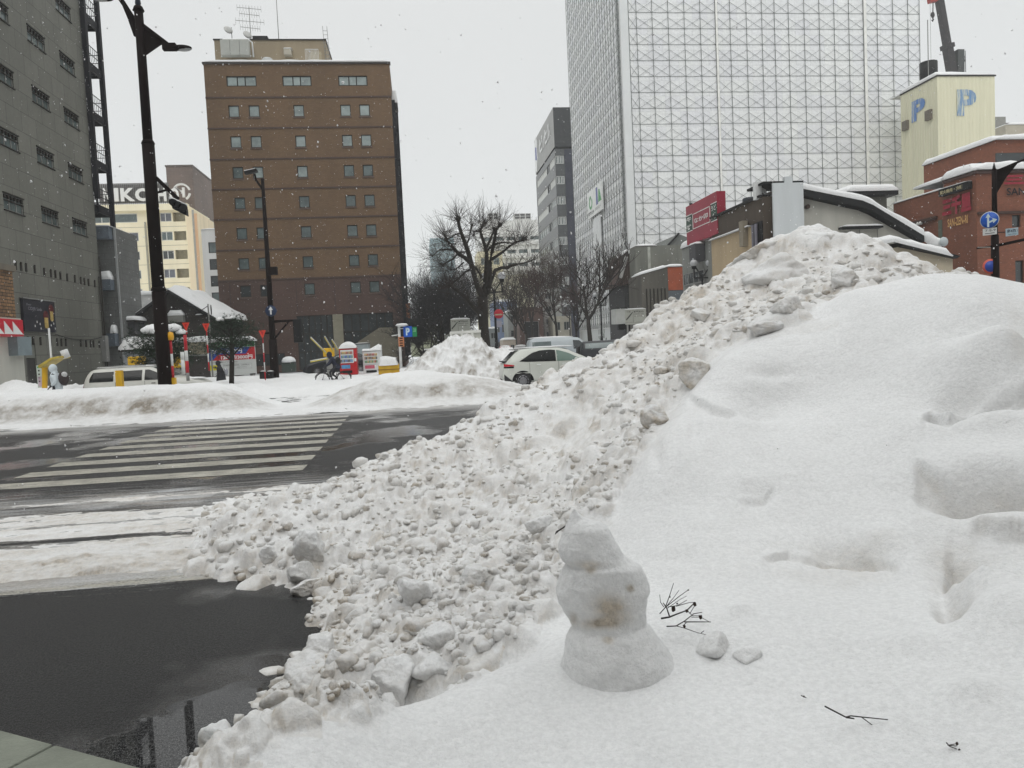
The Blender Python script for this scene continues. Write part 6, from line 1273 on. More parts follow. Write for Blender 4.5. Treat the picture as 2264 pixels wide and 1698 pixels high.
# ---------------- snow across the road ----------------
def far_snow():
    X,Y=np.meshgrid(np.arange(-34,5.2,.085),np.arange(21.2,52,.095)); Z=np.full(X.shape,-.1)
    n1=vnoise(X*.35,Y*.5,101,4); n2=vnoise(X*2.2,Y*2.6,102,5,.6); n3=vnoise(X*7,Y*7,103,3,.6)
    def prof(Y,pts): return np.interp(Y,[p[0] for p in pts],[p[1] for p in pts])
    # long windrow on the left
    Ys=Y-.35*n1-.25*sst(-6,-14,X)
    eL=sst(-4.1,-6.8,X+.3*n2); L=prof(Ys,[(21.6,-.1),(22.0,.05),(22.5,.10),(22.7,.16),(23.2,.58),(23.8,.84),(24.8,.92),(25.6,.80),(26.4,.25),(26.8,-.1)])*eL
    eR=np.interp(X,[-3.9,-3.1,-2.2,-1.3,0,1.,2.2,3.2,4],[0,.25,.62,.95,1,.86,.6,.34,.1]); R=prof(Ys,[(21.4,-.1),(21.9,.06),(22.4,.12),(22.6,.18),(23.1,.6),(23.8,.88),(24.6,.97),(25.4,.8),(26.2,.2),(26.6,-.1)])*eR
    gap=prof(Y,[(21.7,-.05),(22.4,.07),(23.5,.05),(25,.08),(26.3,.02),(26.6,-.1)])
    side=np.interp(Y,[30.2,31.3,33,38,46,52],[-.1,.12,.26,.34,.36,.36])*sst(5,2,X)+.16*vnoise(X*.5,Y*.4,107,4)*sst(30.5,32,Y)
    # shovelled heaps by the kerb beyond
    def hump(cx,cy,rx,ry,h): return h*np.exp(-((X-cx)/rx)**2-((Y-cy)/ry)**2)
    hs=hump(-13.2,30.6,2.3,1.2,.8)+hump(-16,31.5,1.6,1.3,.85)+hump(-9.8,32.6,1.2,.9,.65)+hump(-7.0,32.2,1.3,.8,.35)+hump(-11,34,2.5,1.5,.35)+hump(-19,33,2,1,.3)
    Z=np.maximum.reduce([L,R,gap,side])+hs
    rough=np.clip(L+R,0,1)*sst(.9,.3,(L+R))+np.clip(hs*1.5,0,1); top=sst(.6,.85,L+R)
    Z+=(.13*n2+.07*n3+.05*(1-2*np.abs(vnoise(X*4,Y*5,111,4))))*np.clip(rough+.12,0,1)*np.clip(Z*5+.4,0,1)+.025*n2*top
    Z+=.05*np.clip(n2,0,1)*sst(22.9,22.2,Y)
    dirt=np.clip((.95+.8*vnoise(X*.5,Y*1.5,105,4)+.8*n2)*sst(.88,.5,Z)*sst(.02,.2,L+R)*sst(24.6,23.9,Y),0,1)+.12*np.clip(n2,0,1)+.35*np.clip(hs,0,1)*np.clip(.3+n2,0,1)
    dirt=np.clip(dirt+.5*sst(.2,.05,Z)*(Y<23.2)*np.clip(.4+n1,0,1),0,1)
    keep=Z>-.03; o=gridmesh('snow_bank',X,Y,Z,SNOWF,dirt,keep=keep,kind='structure')
    # the big tipped heap by the side street
    X,Y=np.meshgrid(np.arange(-1.6,6.2,.05),np.arange(29.6,40,.06)); n2=vnoise(X*1.5,Y*1.5,201,5,.6); n3=vnoise(X*6,Y*6,203,4,.6)
    cx=np.interp(X,[-1.6,-.9,0,.8,1.6,2.4,3.2,4.,4.8,5.5,6.],[0,.55,1.25,1.75,2.05,2.0,1.55,1.45,1.2,.7,0])
    cr=sst(29.9,32.9,Y)*sst(39.8,35,Y); Z=cx*cr*(1+.12*n2)-.08+(.20*n2+.13*n3+.14*np.abs(vnoise(X*3,Y*3,209,4)))*np.clip(cx*cr*2,0,1)
    dirt=np.clip(.34+.8*vnoise(X*1.1,Y*1.1,207,4)+.8*n3+.35*sst(.6,.1,Z),0,1)
    gridmesh('snow_heap',X,Y,Z,SNOWF,dirt,keep=Z>-.03,kind='structure')
far_snow()
POLE=mat('pole_brown',(.008,.004,.0035),.8,.3,2,spec=.12); YEL=mat('sign_yellow',(.62,.36,.01),.5,.15,4); REDM=mat('signal_red',(.42,.01,.02),.5,.1,4); WH2=mat('marker_white',(.62,.63,.62),.5,.12,4)
ORG=mat('marker_orange_red',(.62,.05,.025),.45,.05,3)
def at(x,y,Y): return onY(x,y,Y)
# ---- street lamps ----
def street_lamp():
    Y=27.; b=at(366,857,Y); b.z=.2; s=lambda x,y:at(x,y,Y)
    r=empty('street_lamp',Vector((b.x,Y,0)),'tall dark brown street lamp with twin arms, nearest on the left','street lamp')
    t1=s(334,318).z; tt=s(303,24).z; tj=s(352,643).z; cx=s(366,857).x
    m=MB(); m.tube([(cx,Y,0),(cx,Y,tj-.02)],[.235,.225],8); m.tube([(cx,Y,tj),(cx,Y,tj+.12)],[.25,.22],8); m.build('base_section',POLE,r)
    m=MB(); m.tube([(cx,Y,tj+.1),(cx,Y,t1)],[.205,.20],8); m.tube([(cx,Y,t1),(cx,Y,t1+.12)],[.225,.17],8); m.build('middle_section',POLE,r)
    m=MB(); m.tube([(cx,Y,t1+.1),(cx,Y,tt)],[.155,.14],8); m.tube([(cx,Y,tt),(cx,Y,tt+.15)],[.19,.13],8); m.build('upper_section',POLE,r)
    m=MB(); m.lathe((cx,Y,tt+.12),[(.03,0),(.1,.12),(.012,.75)],8); m.build('finial',mat('finial_blue_black',(.012,.02,.035),.4),r)
    # arms lie along the road; right one carries a lamp head
    for sg,(ex,ey) in ((1,(372,98)),(-1,(258,-12))):
        e=s(ex,ey); za=s(308,50).z if sg>0 else s(306,40).z
        e=Vector((cx+sg*abs(e.x-cx),Y,e.z)); zi=s(310,58).z if sg>0 else e.z-1.5
        A0=Vector((cx+sg*.1,Y,s(312,55).z)) if sg>0 else Vector((cx-.1,Y,s(300,52).z))
        m=MB(); m.bar(A0,e,.14,.10); lo=Vector((cx+sg*.14,Y-.02,A0.z-1.0)); pts=[A0+Vector((0,-.02,-.05))]+[A0.lerp(e,t)+Vector((0,-.02,-.05)) for t in (.5,.85)]+[Vector((cx+sg*(.14+abs(e.x-cx)*.55),Y-.02,A0.z+(e.z-A0.z)*.5-.35)),lo]
        if sg<0: pts=[s(x,y)+Vector((0,-.02,0)) for x,y in ((255,-16),(264,-16),(300,40),(306,84),(296,80),(282,40),(266,2))]
        m.poly(pts,(0,.04,0)); m.build('arm',POLE,r)
        h=MB(); h.box(e.x-.18,e.x+.25,Y-.1,Y+.1,e.z-.2,e.z+.02) if sg>0 else h.box(e.x-.3,e.x+.1,Y-.1,Y+.1,e.z-.1,e.z+.1)
        c=e+Vector((sg*.42,0,-.12)); h.sphere(c,.3,14,(1.15,.55,.32)); hh=h.build('lamp_head',POLE,r)
        g=MB(); g.sphere(c+Vector((sg*.06,0,-.035)),.26,14,(1.05,.5,.28)); g.build('lens',mat('lamp_lens',(.35,.36,.36),.2),hh)
    # side arm with the signal seen from behind
    a=Vector((cx+.18,Y,s(347,393).z)); e=s(394,440); m=MB(); m.bar(a,e,.12,.12); m.bar(a+Vector((0,0,-.5)),a.lerp(e,.55),.06,.06); m.build('signal_arm',POLE,r)
    q=empty('traffic_signal',e,'dark traffic signal hanging from the arm of the tall brown lamp, seen from behind','traffic signal')
    m=MB(); p0=s(376,440);p1=s(412,456);p2=s(415,478);p3=s(383,462); m.poly([Vector((p.x,Y-.1,p.z)) for p in (p0,p1,p2,p3)],(0,.25,0)); m.build('housing',BLACK,q,bevel=.02)
    for k in range(3): m=MB(); c=Vector((p3.x+(p2.x-p3.x)*(k+.5)/3,Y-.1,p3.z+(p2.z-p3.z)*(k+.5)/3+.22)); m.lathe(c,[(.12,0),(.13,.02),(.12,.2),(.10,.2)],12,(0,-1,0)); m.build('visor',BLACK,q)
    m=MB(); p=s(396,451); m.smooth=True; m.bar(Vector((p0.x,Y,p0.z+.04)),Vector((p1.x,Y,p1.z+.04)),.2,.08); m.build('snow_on_top',SNOWF,q)
street_lamp()
def second_lamp():
    Y=44.; s=lambda x,y:at(x,y,Y); b=s(609,848); r=empty('street_lamp',Vector((b.x,Y,0)),'thinner dark street lamp with one short arm in front of the brown hotel','street lamp'); cx=b.x
    m=MB(); z1=s(600,705).z; z2=s(585,500).z; zt=s(575,395).z
    m.tube([(cx,Y,0),(cx,Y,s(604,750).z)],[.24,.22],8); m.build('base_section',POLE,r); m=MB(); m.tube([(cx,Y,s(604,750).z),(cx,Y,zt)],[.17,.09],8); m.build('pole',POLE,r)
    e=s(563,384); e2=s(543,378); ej=s(580,420); m=MB(); ej.x=cx; m.tube([ej,Vector((cx-.35,Y,ej.z+.55)),e],[.07,.06,.05],6); m.build('arm',POLE,r); m=MB(); m.obox((e+e2)/2+Vector((.05,0,.03)),Vector((.34,0,.07)),Vector((0,.16,0)),Vector((-.02,0,.08))); m.build('lamp_head',BLACK,r)
    m=MB(); m.obox((e+e2)/2+Vector((.0,0,.12)),Vector((.3,0,.06)),Vector((0,.12,0)),Vector((-.01,0,.03))); m.build('snow_on_head',SNOWF,r)
    m=MB(); p=s(605,600); m.box(cx+.05,cx+.5,Y-.15,Y+.15,p.z-.2,p.z+.25); m.build('camera_box',POLE,r)
    # blue round sign on the pole and signal arm to the right
    q=empty('direction_sign',s(601,688),'small dark blue octagonal sign on the thinner lamp post','sign'); m=MB(); m.lathe(s(601,688)+Vector((0,-.25,0)),[(.33,0),(.33,.04),(.01,.041)],8,(0,-1,0)); m.build('disc',mat('sign_navy',(.01,.025,.07),.6),q)
    m=MB(); Fx=Face('S',Y-.3); p=s(601,688); m.fpoly(Fx,[(p.x+a,p.z+c) for a,c in ((-.04,-.2),(.04,-.2),(.04,.05),(.12,.05),(0,.25),(-.12,.05),(-.04,.05))],0,.02); m.build('arrow',WH2,q)
    m=MB(); a=s(612,711); a.x=cx; c=s(652,708); d=s(658,742); m.tube([a,c],[.09,.06],6); m.tube([Vector((cx,Y,a.z-1.1)),Vector((cx+.7,Y,a.z-.3)),c+Vector((-.3,0,0))],.05,6); m.build('signal_arm',POLE,r)
    q=empty('traffic_signal',d,'black vertical traffic signal on the arm of the thinner lamp post','traffic signal'); m=MB(); m.box(c.x-.1,c.x+.35,Y-.2,Y+.2,d.z-.4,c.z+.05); m.build('housing',BLACK,q,bevel=.03)
    m=MB(); a=s(578,737); m.tube([Vector((cx,Y,a.z)),a],[.07,.05],6); m.build('short_arm',POLE,r)
second_lamp()
def globe_lamp(name,label,xl,yl,xr,yr,xb,Y,rg,group='twin globe street lamps'):
    a=at(xl,yl,Y); b=at(xr,yr,Y); c=at(xb,yl,Y); c.x=(a.x+b.x)/2; r=empty(name,Vector((c.x,Y,0)),label,'street lamp',group)
    zc=min(a.z,b.z)-rg; m=MB(); m.tube([(c.x,Y,0),(c.x,Y,2)],[.13,.11],8); m.tube([(c.x,Y,2),(c.x,Y,zc-.6)],[.09,.07],8); m.build('pole',BLACK,r)
    m=MB(); zb=zc-.75; m.bar((a.x,Y,zb),(b.x,Y,zb),.09); m.bar((a.x+.12,Y,zc),(c.x,Y,zb),.07); m.bar((b.x,Y,zc),(b.x,Y,zb),.08); m.bar((b.x,Y,zc),(c.x,Y,zb),.07); m.bar((a.x,Y,zc),(a.x,Y,zb),.08); m.build('bracket',BLACK,r)
    for p in (a,b):
        g=MB(); g.sphere((p.x,Y,p.z),rg,18,(1,1,.92)); gg=g.build('globe',mat('globe_glass',(.42,.43,.44),.12,.05,1,spec=.6),r)
        h=MB(); h.lathe((p.x,Y,p.z-rg*1.02),[(rg*.55,-.12),(rg*.6,.0),(rg*.62,.12)],12); h.build('collar',BLACK,gg)
    return r
globe_lamp('globe_lamp','nearest twin globe lamp, against the trunk of the big bare tree',1072.5,611,1109,610,1098,48.,.27)
globe_lamp('globe_lamp','twin globe lamp in front of the scaffold hoarding',1315,652,1339,652,1331,72.,.25)
globe_lamp('globe_lamp','small twin globe lamp farther down beside the dark tower',1249,676,1267,674,1259,98.,.25)
globe_lamp('globe_lamp','twin globe lamp standing behind the pile near the strip windows',1534,582,1568.5,581,1551,50.,.27)
# ---- right lamp post with arrow sign ----
def right_post():
    Y=24.7; s=lambda x,y:at(x,y,Y); F=Face('S',Y-.2); cx=s(2200,560).x; r=empty('street_lamp',Vector((cx,Y,0)),'dark lamp post with crossarms at the right edge','street lamp'); zt=s(2198,374).z
    m=MB(); m.tube([(cx,Y,0),(cx,Y,s(2200,520).z)],[.16,.125],8); m.tube([(cx,Y,s(2200,520).z),(cx,Y,zt)],[.095,.075],8); m.build('pole',POLE,r)
    m=MB(); m.lathe((cx,Y,zt),[(.06,0),(.05,.05),(.006,.24)],8); m.build('finial',BLACK,r)
    m=MB(); e=s(2262,356); m.bar((cx,Y,zt-.1),(e.x+.6,Y,e.z+.25),.09,.07); m.poly([Vector((cx+.07,Y,zt-.12)),e+Vector((-.2,0,-.06)),Vector((cx+.45,Y,zt-.33)),Vector((cx+.07,Y,zt-.9))],(0,.03,0)); m.build('arm',POLE,r)
    m=MB(); a=s(2160,549); b=s(2262,530); m.bar(a,(cx,Y,s(2200,544).z),.05,.06); m.bar((cx,Y,s(2200,544).z),b+Vector((.5,0,.08)),.11,.1); m.build('crossarm',POLE,r); m=MB(); m.bar(a+Vector((0,-.03,.03)),a+Vector((.5,-.03,.02)),.03); m.build('light_tip',mat('tip_grey',(.3,.3,.28),.5),r)
    c=s(2188,486.5); q=empty('arrow_sign',c,'blue round sign with white straight and right arrows on the right lamp post','sign')
    R=.30; ax=Vector((.75,-.66,0)).normalized(); side=Vector((-ax.y,ax.x,0))*1.0; side=Vector((.66,.75,0)).normalized()
    class FA: n=ax*1.0; k='x'; pt=staticmethod(lambda u,z,d=0:c+side*u+Vector((0,0,z))+Vector((.66,-.75,0)).normalized()*d)
    nrm=Vector((.75,-.66,0)).normalized(); nrm=Vector((-.75,-.66,0)).normalized()*1.0
    side=Vector((.66,-.75,0)).normalized(); # sign turned partly away, toward the main road
    side=Vector((.62,-.78,0)); nrm=Vector((-.78,-.62,0)) 
    FA.n=nrm; FA.pt=staticmethod(lambda u,z,d=0:c+side*u*1.0+Vector((0,0,z))+nrm*d)
    m=MB(); m.lathe(c,[(R*1.0,0),(R,.015),(.01,.016)],28,nrm); m.build('rim',WH2,q); m=MB(); m.lathe(c+nrm*.016,[(R*.93,0),(R*.93,.006),(.01,.007)],28,nrm); m.build('disc',mat('sign_blue',(.015,.11,.52),.4),q)
    m=MB(); mk=lambda P:m.poly([FA.pt(u,z,.026) for u,z in P],nrm*.004)
    mk([(-.07,-.24),(-.01,-.24),(-.01,.10),(-.07,.10)]); mk([(-.12,.09),(.04,.09),(-.04,.24)]); mk([(-.01,-.11),(-.01,-.05),(.10,.0),(.12,-.06)]); mk([(.09,.06),(.24,-.01),(.12,-.13)]); m.build('arrows',mat('arrow_white',(.62,.74,.78),.5),q)
    class FB: n=nrm; pt=staticmethod(lambda u,z,d=0:c2+side*u+Vector((0,0,z))+nrm*d)
    c2=s(2188.5,512); pq=empty('plate_sign',c2,'small white plate with black writing under the blue arrow sign','sign'); m=MB(); m.poly([FB.pt(u,z) for u,z in ((-.22,-.12),(.22,-.12),(.22,.12),(-.22,.12))],nrm*.012); m.build('plate',WH2,pq)
    text('7-8-9',FB,-.14,.18,.0,.08,BLACK,pq,.012,.003); m=MB(); m.poly([FB.pt(u,z,.015) for u,z in ((-.15,-.07),(.15,-.07),(.15,-.05),(-.15,-.05))],nrm*.003); m.build('underline',BLACK,pq)
    c3=s(2237,513); pq=empty('street_name_plate',c3,'pale blue street name plate to the right of the lamp post','sign')
    sd2=Vector((.97,0.24,0)).normalized(); nr=Vector((.24,-.97,0)).normalized()
    slope=.0
    FC=type('FC',(),{}); fc=FC(); fc.n=nr; fc.pt=lambda u,z,d=0:c3+sd2*u+Vector((0,0,z+u*.10))+nr*d
    m=MB(); m.poly([fc.pt(u,z) for u,z in ((-.32,-.13),(.32,-.13),(.32,.14),(-.32,.14))],nr*.012); m.build('plate',mat('plate_blue',(.42,.55,.62),.5),pq)
    bk=mat('plate_ink',(.03,.05,.08),.5); text('南4西1',fc,-.27,.27,-.02,.11,bk,pq,.012,.003,bold=.02); text('South 4 West 1',fc,-.22,.26,-.1,-.05,bk,pq,.012,.003)
    m=MB(); m.bar((cx,Y,c3.z),c3+sd2*-.2,.03); m.build('bracket',BLACK,pq)
    c4=s(2190,589); pq=empty('round_sign',c4,'red rimmed blue round sign just peeking over the snow mound','sign'); m=MB(); m.lathe(c4,[(.27,0),(.27,.015),(.01,.016)],24,(-.3,-1,0)); m.build('rim',mat('rim_red_orange',(.62,.12,.08),.5),pq); m=MB(); m.lathe(c4+Vector((-.3,-1,0)).normalized()*.017,[(.2,0),(.2,.005),(.01,.006)],24,(-.3,-1,0)); m.build('disc',mat('sign_blue2',(.03,.07,.35),.4),pq)
right_post()
# ---- poles and markers along the far kerb ----
def striped(label,x,yb,ytops,Y,w,cols):
    b=at(x,yb,Y); r=empty('striped_pole',Vector((b.x,Y,b.z)),label,'marker pole','red and white striped poles'); zs=[at(x,y,Y).z for y in ytops]
    for i in range(len(zs)-1):
        m=MB(); m.tube([(b.x,Y,zs[i]),(b.x,Y,zs[i+1])],w,8); m.build('band',cols[i],r)
    return r,b,zs
r,b,zs=striped('red and white pole with a yellow top right beside the tall brown lamp',383,858,(858,836,809,782,752),27.1,.065,(YEL,REDM,WH2,REDM))
m=MB(); m.lathe((b.x,27.1,zs[-1]),[(.12,0),(.14,.12),(.12,.26),(.02,.3)],10); m.build('yellow_cap',mat('cap_yellow',(.75,.38,.01),.4),r); m=MB(); m.box(b.x-.1,b.x+.1,27.,27.2,zs[0]-.2,zs[0]+.36); m.build('yellow_base',YEL,r)
r,b,zs=striped('leaning red and white pole with a red triangle on top, by the shovelled snow',416,842,(842,824,798,775,740),29.5,.06,(FRG,REDM,WH2,REDM))
def tri(label,x,y,yb,Y,s=.13,post=True):
    c=at(x,y,Y); r=empty('triangle_marker',Vector((c.x,Y,at(x,yb,Y).z)),label,'marker','red triangle snow markers'); F=Face('S',Y); m=MB(); m.fpoly(F,[(c.x-s,c.z+s),(c.x+s,c.z+s),(c.x,c.z-s*1.5)],-.02,.02); m.build('triangle',ORG,r)
    m=MB(); m.fpoly(F,[(c.x-s*.35,c.z+s*.6),(c.x+s*.35,c.z+s*.6),(c.x,c.z-s*.5)],.02,.03); m.build('inner_triangle',REDM,r)
    if post:
        zb=at(x,yb,Y).z; k=5
        for i in range(k): m=MB(); m.tube([(c.x,Y+.03,zb+(c.z-zb)*i/k),(c.x,Y+.03,zb+(c.z-zb)*(i+1)/k)],.03,6); m.build('band',(REDM if i%2==0 else WH2),r)
tri('red triangle marker at the head of the leaning striped pole',411,721,738,29.5)
tri('red triangle marker on a thin post in front of the gabled house',455.5,723,820,36,.16)
tri('red triangle marker on a red and white post left of the thinner lamp',580,738,843,42,.19)
r,b,zs=striped('white post standing left of the leaning striped pole',406,828,(828,795,778),31.,.07,(WH2,WH2))
for label,x,yb,yt,Y,w in (('yellow square post in front of the white estate car',266,858,819,27.3,.1),):
    a=at(x,yb,Y); z1=at(x,yt,Y).z; r=empty('yellow_post',Vector((a.x,Y,a.z)),label,'bollard'); m=MB(); m.box(a.x-w,a.x+w,Y-w,Y+w,a.z-.3,z1); m.build('post',YEL,r); m=MB(); m.box(a.x-w*.5,a.x+w*.5,Y-w*.5,Y+w*.5,z1,z1+.02); m.build('cap',SNOWF,r)
# parking gate barriers (yellow heads)
def gate(label,hx,hy,arms,Y,hs=.32):
    c=at(hx,hy,Y); r=empty('parking_gate',Vector((c.x,Y,0)),label,'barrier'); m=MB(); m.box(c.x-hs,c.x+hs,Y-.2,Y+.2,c.z-hs*.8,c.z+hs*.8); m.build('head',mat('gate_yellow',(.68,.40,.01),.5),r,bevel=.04)
    m=MB(); m.box(c.x-.15,c.x+.15,Y-.15,Y+.15,0,c.z-hs*.8); m.build('post',FRG,r)
    for (x0,y0,x1,y1) in arms: m=MB(); a,b=at(x0,y0,Y-.25),at(x1,y1,Y-.25); m.bar(a,b,.07,.07); m.build('arm',mat('arm_yellow',(.60,.50,.10),.5,.3,8),r); m=MB(); m.smooth=True; m.bar(a.lerp(b,.05)+Vector((0,0,.05)),b+Vector((0,0,.05)),.07,.05); m.build('arm_snow',SNOWF,r)
gate('yellow parking gate head left of the tall brown lamp with its arm sloping down',303,801,((308,806,345,823),),34.)
gate('yellow parking gate head right of the tall brown lamp',394,801,((396,806,406,812),),35.,.3)
gate('parking gate with raised yellow arms beside the red vending machine',727,779,((722,782,687,747),(737,777,718,745),(748,774,734,752),(724,793,686,800)),43.,.3)
# ---- vending machines ----
def vending(label,x0,x1,yt,yb,Y,body,rows,cap,low=None):
    F=Face('S',Y); a,zt=F.px(x0,yt); b,zb=F.px(x1,yb); zb=max(zb,.1); r=empty('vending_machine',Vector(((a+b)/2,Y,zb)),label,'vending machine'); Wd=b-a; Hh=zt-zb
    m=MB(); m.box(a,b,Y,Y+.8,zb,zt); m.build('cabinet',body,r,bevel=.03)
    m=MB(); m.fbox(F,a+.07*Wd,b-.18*Wd,zb+.45*Hh,zt-.06*Hh,0,.03); m.build('display_window',mat('vend_display_white',(.70,.72,.72),.3,.05,3),r)
    rs=random.Random(int(x0)); pal=[mat('can_%d'%k,c,.35,.1,6) for k,c in enumerate(((.05,.12,.45),(.45,.05,.04),(.5,.32,.05),(.10,.28,.12),(.05,.05,.06),(.25,.12,.05),(.1,.3,.55)))]
    for j in range(3):
        z=zb+.48*Hh+j*.15*Hh; sh=MB(); sh.fbox(F,a+.08*Wd,b-.19*Wd,z-.03*Hh,z-.005*Hh,.03,.07); sh.build('shelf',WHITE,r)
        n=9; cans=MB()
        for k in range(n):
            u=a+.11*Wd+(.68*Wd)*k/n; cans.mi=rs.choice(rows[j]); cans.tube([F.pt(u+.02*Wd,z,.05),F.pt(u+.02*Wd,z+.10*Hh,.05)],.026*Wd,7)
        cans.build('drink_row',pal,r)
    m=MB(); m.fbox(F,b-.15*Wd,b-.03*Wd,zb+.50*Hh,zb+.62*Hh,0,.03); m.build('coin_panel',WHITE,r); m=MB(); m.fbox(F,a+.1*Wd,b-.4*Wd,zb+.24*Hh,zb+.38*Hh,0,.02); m.build('front_panel',low or mat('vend_blue_panel',(.10,.30,.55),.4,.3,6),r); m=MB(); m.fbox(F,a+.15*Wd,b-.3*Wd,zb+.07*Hh,zb+.17*Hh,-.0,.02); m.build('outlet_flap',BLACK,r)
    if cap: 
        s=MB(); s.smooth=True; vs=[]; n=14
        for i in range(n+1):
            t=i/n; u=a+(b-a)*t; k=cap(t)
            for d,h in ((.08,0),(.06,.5),(-.2,.95),(-.5,1),(-.85,.6),(-.9,0)): vs.append(F.pt(u,zt+k*h,d))
        s.add(vs,[(i*6+j,(i+1)*6+j,(i+1)*6+j+1,i*6+j+1) for i in range(n) for j in range(5)]); s.build('snow_cap',SNOWF,r)
    return r
vending('red vending machine with a rounded snow cap',749,791,771,828,45.,mat('vend_red',(.45,.01,.015),.35,.1,3),[(0,4,6),(0,6,6,3),(1,2,2,5)],lambda t:.40*math.sin(math.pi*min(1,max(0,t*.98+.01)))**.5)
vending('white vending machine with a peaked snow cap, right of the red one',801,846,776,826,45.6,mat('vend_white',(.62,.64,.64),.35,.05,3),[(3,2,1),(5,4,2),(5,1,2)],lambda t:.12+.30*max(0,(t-.4))/.5*(1 if t<.92 else .6),mat('vend_red_panel',(.5,.1,.15),.4,.1,3))
# red sticker frame in front of the white machine
# ---- grit bin ----
def grit_bin():
    Y=40.; F=Face('S',Y); a,zt=F.px(836,807); b,zb=F.px(883,826); r=empty('grit_bin',Vector(((a+b)/2,Y,zb)),'yellow grit bin under a block of snow with a striped board below','bin')
    m=MB(); m.box(a,b,Y,Y+.9,zb,zt); m.build('tub',mat('bin_yellow',(.55,.33,.015),.5,.15,3),r,bevel=.04); m=MB(); m.box(a-.03,b+.03,Y-.04,Y+.94,zb+(zt-zb)*.45,zb+(zt-zb)*.52); m.build('lid_line',mat('bin_line',(.22,.12,.01),.6),r)
    s=MB(); s.smooth=True; n=16; vs=[]; z2=F.px(860,789)[1]
    for i in range(n+1):
        t=i/n; u=a+.05+(b-a-.1)*t; k=(z2-zt)*(1+.12*math.sin(t*5))
        for d,h in ((.05,-.12),(.04,.5),(-.05,.95),(-.45,1),(-.85,.9),(-.9,0)): vs.append(F.pt(u+(.12 if i==0 else (-.12 if i==n else 0))*h,zt+k*h,d))
    s.add(vs,[(i*6+j,(i+1)*6+j,(i+1)*6+j+1,i*6+j+1) for i in range(n) for j in range(5)]+[tuple(range(6)),tuple(n*6+j for j in range(5,-1,-1))]); s.build('snow_cap',SNOWF,r)
    q0,_=F.px(858,830); q1,zq=F.px(885,830); k=5
    bd=empty('striped_board',Vector((q0,Y+.1,zq-.2)),'red and white striped barrier board under the yellow grit bin','barrier')
    for i in range(k): m=MB(); w=(q1-q0)/k; m.box(q0+w*i,q0+w*(i+1),Y+.05,Y+.1,zq-.45,zb); m.build('stripe',REDM if i%2==0 else WH2,bd)
grit_bin()
# boxes and bins near the hotel
def boxobj(name,label,cat,x0,x1,yt,yb,Y,col,cap=0,depth=.8,nm='body'):
    F=Face('S',Y); a,zt=F.px(x0,yt); b,zb=F.px(x1,yb); r=empty(name,Vector(((a+b)/2,Y,zb)),label,cat); m=MB(); m.box(a,b,Y,Y+depth,zb-.1,zt); m.build(nm,col,r,bevel=.02)
    m=MB(); m.box(a-.02,b+.02,Y-.02,Y+depth,zt-.06,zt-.0); m.build('lid',BLACK,r)
    if cap:
        s=MB(); s.lathe(((a+b)/2,Y+depth/2,zt),[((b-a)*.52,0),((b-a)*.54,cap*.3),((b-a)*.42,cap*.75),((b-a)*.2,cap*.97),(.02,cap)],18); s.build('snow_cap',SNOWF,r)
    return r
boxobj('utility_box','dark green box with a rounded snow cap at the foot of the hotel','box',622,652,802,819,58.,mat('box_green',(.04,.055,.045),.6),.45)
boxobj('litter_bin','black litter bin behind the triangle marker by the thinner lamp','bin',573,586,822,846,43.,BLACK,.05); boxobj('litter_bin','second black bin with a white side next to the thinner lamp','bin',588,603,822,846,43.2,BLACK,.05)
boxobj('ventilation_box','grey panelled box behind the two vending machines','box',783,816,760,795,56.,mat('panel_grey_blue',(.27,.31,.32),.5),.06,2.); boxobj('small_box','tiny dark box half sunk in the snow under the parking board','box',553,559,826,832,50.,FRG)
# P sign with notices
def psign():
    Y=39.; F=Face('S',Y); s=lambda x,y:F.px(x,y); cx,_=s(884,760); r=empty('parking_sign',Vector((cx,Y,.3)),'blue P parking sign beside a green panel on a thin white pole','sign'); zt=s(882,722)[1]; zb=s(887,800)[1]
    m=MB(); m.tube([(cx,Y,zb-.3),(cx,Y,zt)],.07,8); m.build('pole',WH2,r); m=MB(); m.lathe((cx+.15,Y,zt),[(.18,0),(.34,.05),(.25,.14),(.02,.16)],12); m.build('snow_cap',SNOWF,r)
    a,z1=s(891.5,722); b,z0=s(911.8,744.5); m=MB(); m.fbox(F,a,b,z0,z1,0,.1); m.build('blue_panel',mat('p_blue',(.012,.10,.50),.4,.05,2),r); text('P',F,a+.12,b-.12,z0+.08,z1-.08,mat('p_letter',(.55,.70,.78),.5),r,.1,.01,'letter',bold=.05)
    c,_=s(921.5,730); m=MB(); m.fbox(F,b+.01,c,z0,z1-.05,0,.08); m.build('green_panel',mat('p_green',(.015,.22,.07),.5),r); text('20',F,b+.06,c-.05,(z0+z1)/2-.02,z1-.12,mat('p_green_letter',(.3,.6,.4),.5),r,.08,.01,'numerals'); 
    m=MB(); m.bar(F.pt(cx,z1-.1,.0),F.pt(a,z1-.1,.0),.05); m.bar(F.pt(cx-.4,s(880,742)[1],0),F.pt(cx,s(880,742)[1]+.05,0),.05); m.build('bracket',WH2,r)
    a,z1=s(880.5,745); b,z0=s(894,766); q=empty('notice_board',F.pt((a+b)/2,z0),'orange and black notice strapped to the parking sign pole','sign'); m=MB(); m.fbox(F,a,b,z0,z1,.08,.1); m.build('board',mat('notice_orange',(.55,.22,.10),.5,.3,9),q)
    m=MB()
    for k in range(4): m.fbox(F,a+.06,b-.06,z0+.03+(z1-z0)*k*.24,z0+.03+(z1-z0)*(k*.24+.12),.1,.11)
    m.build('print_lines',BLACK,q)
psign()
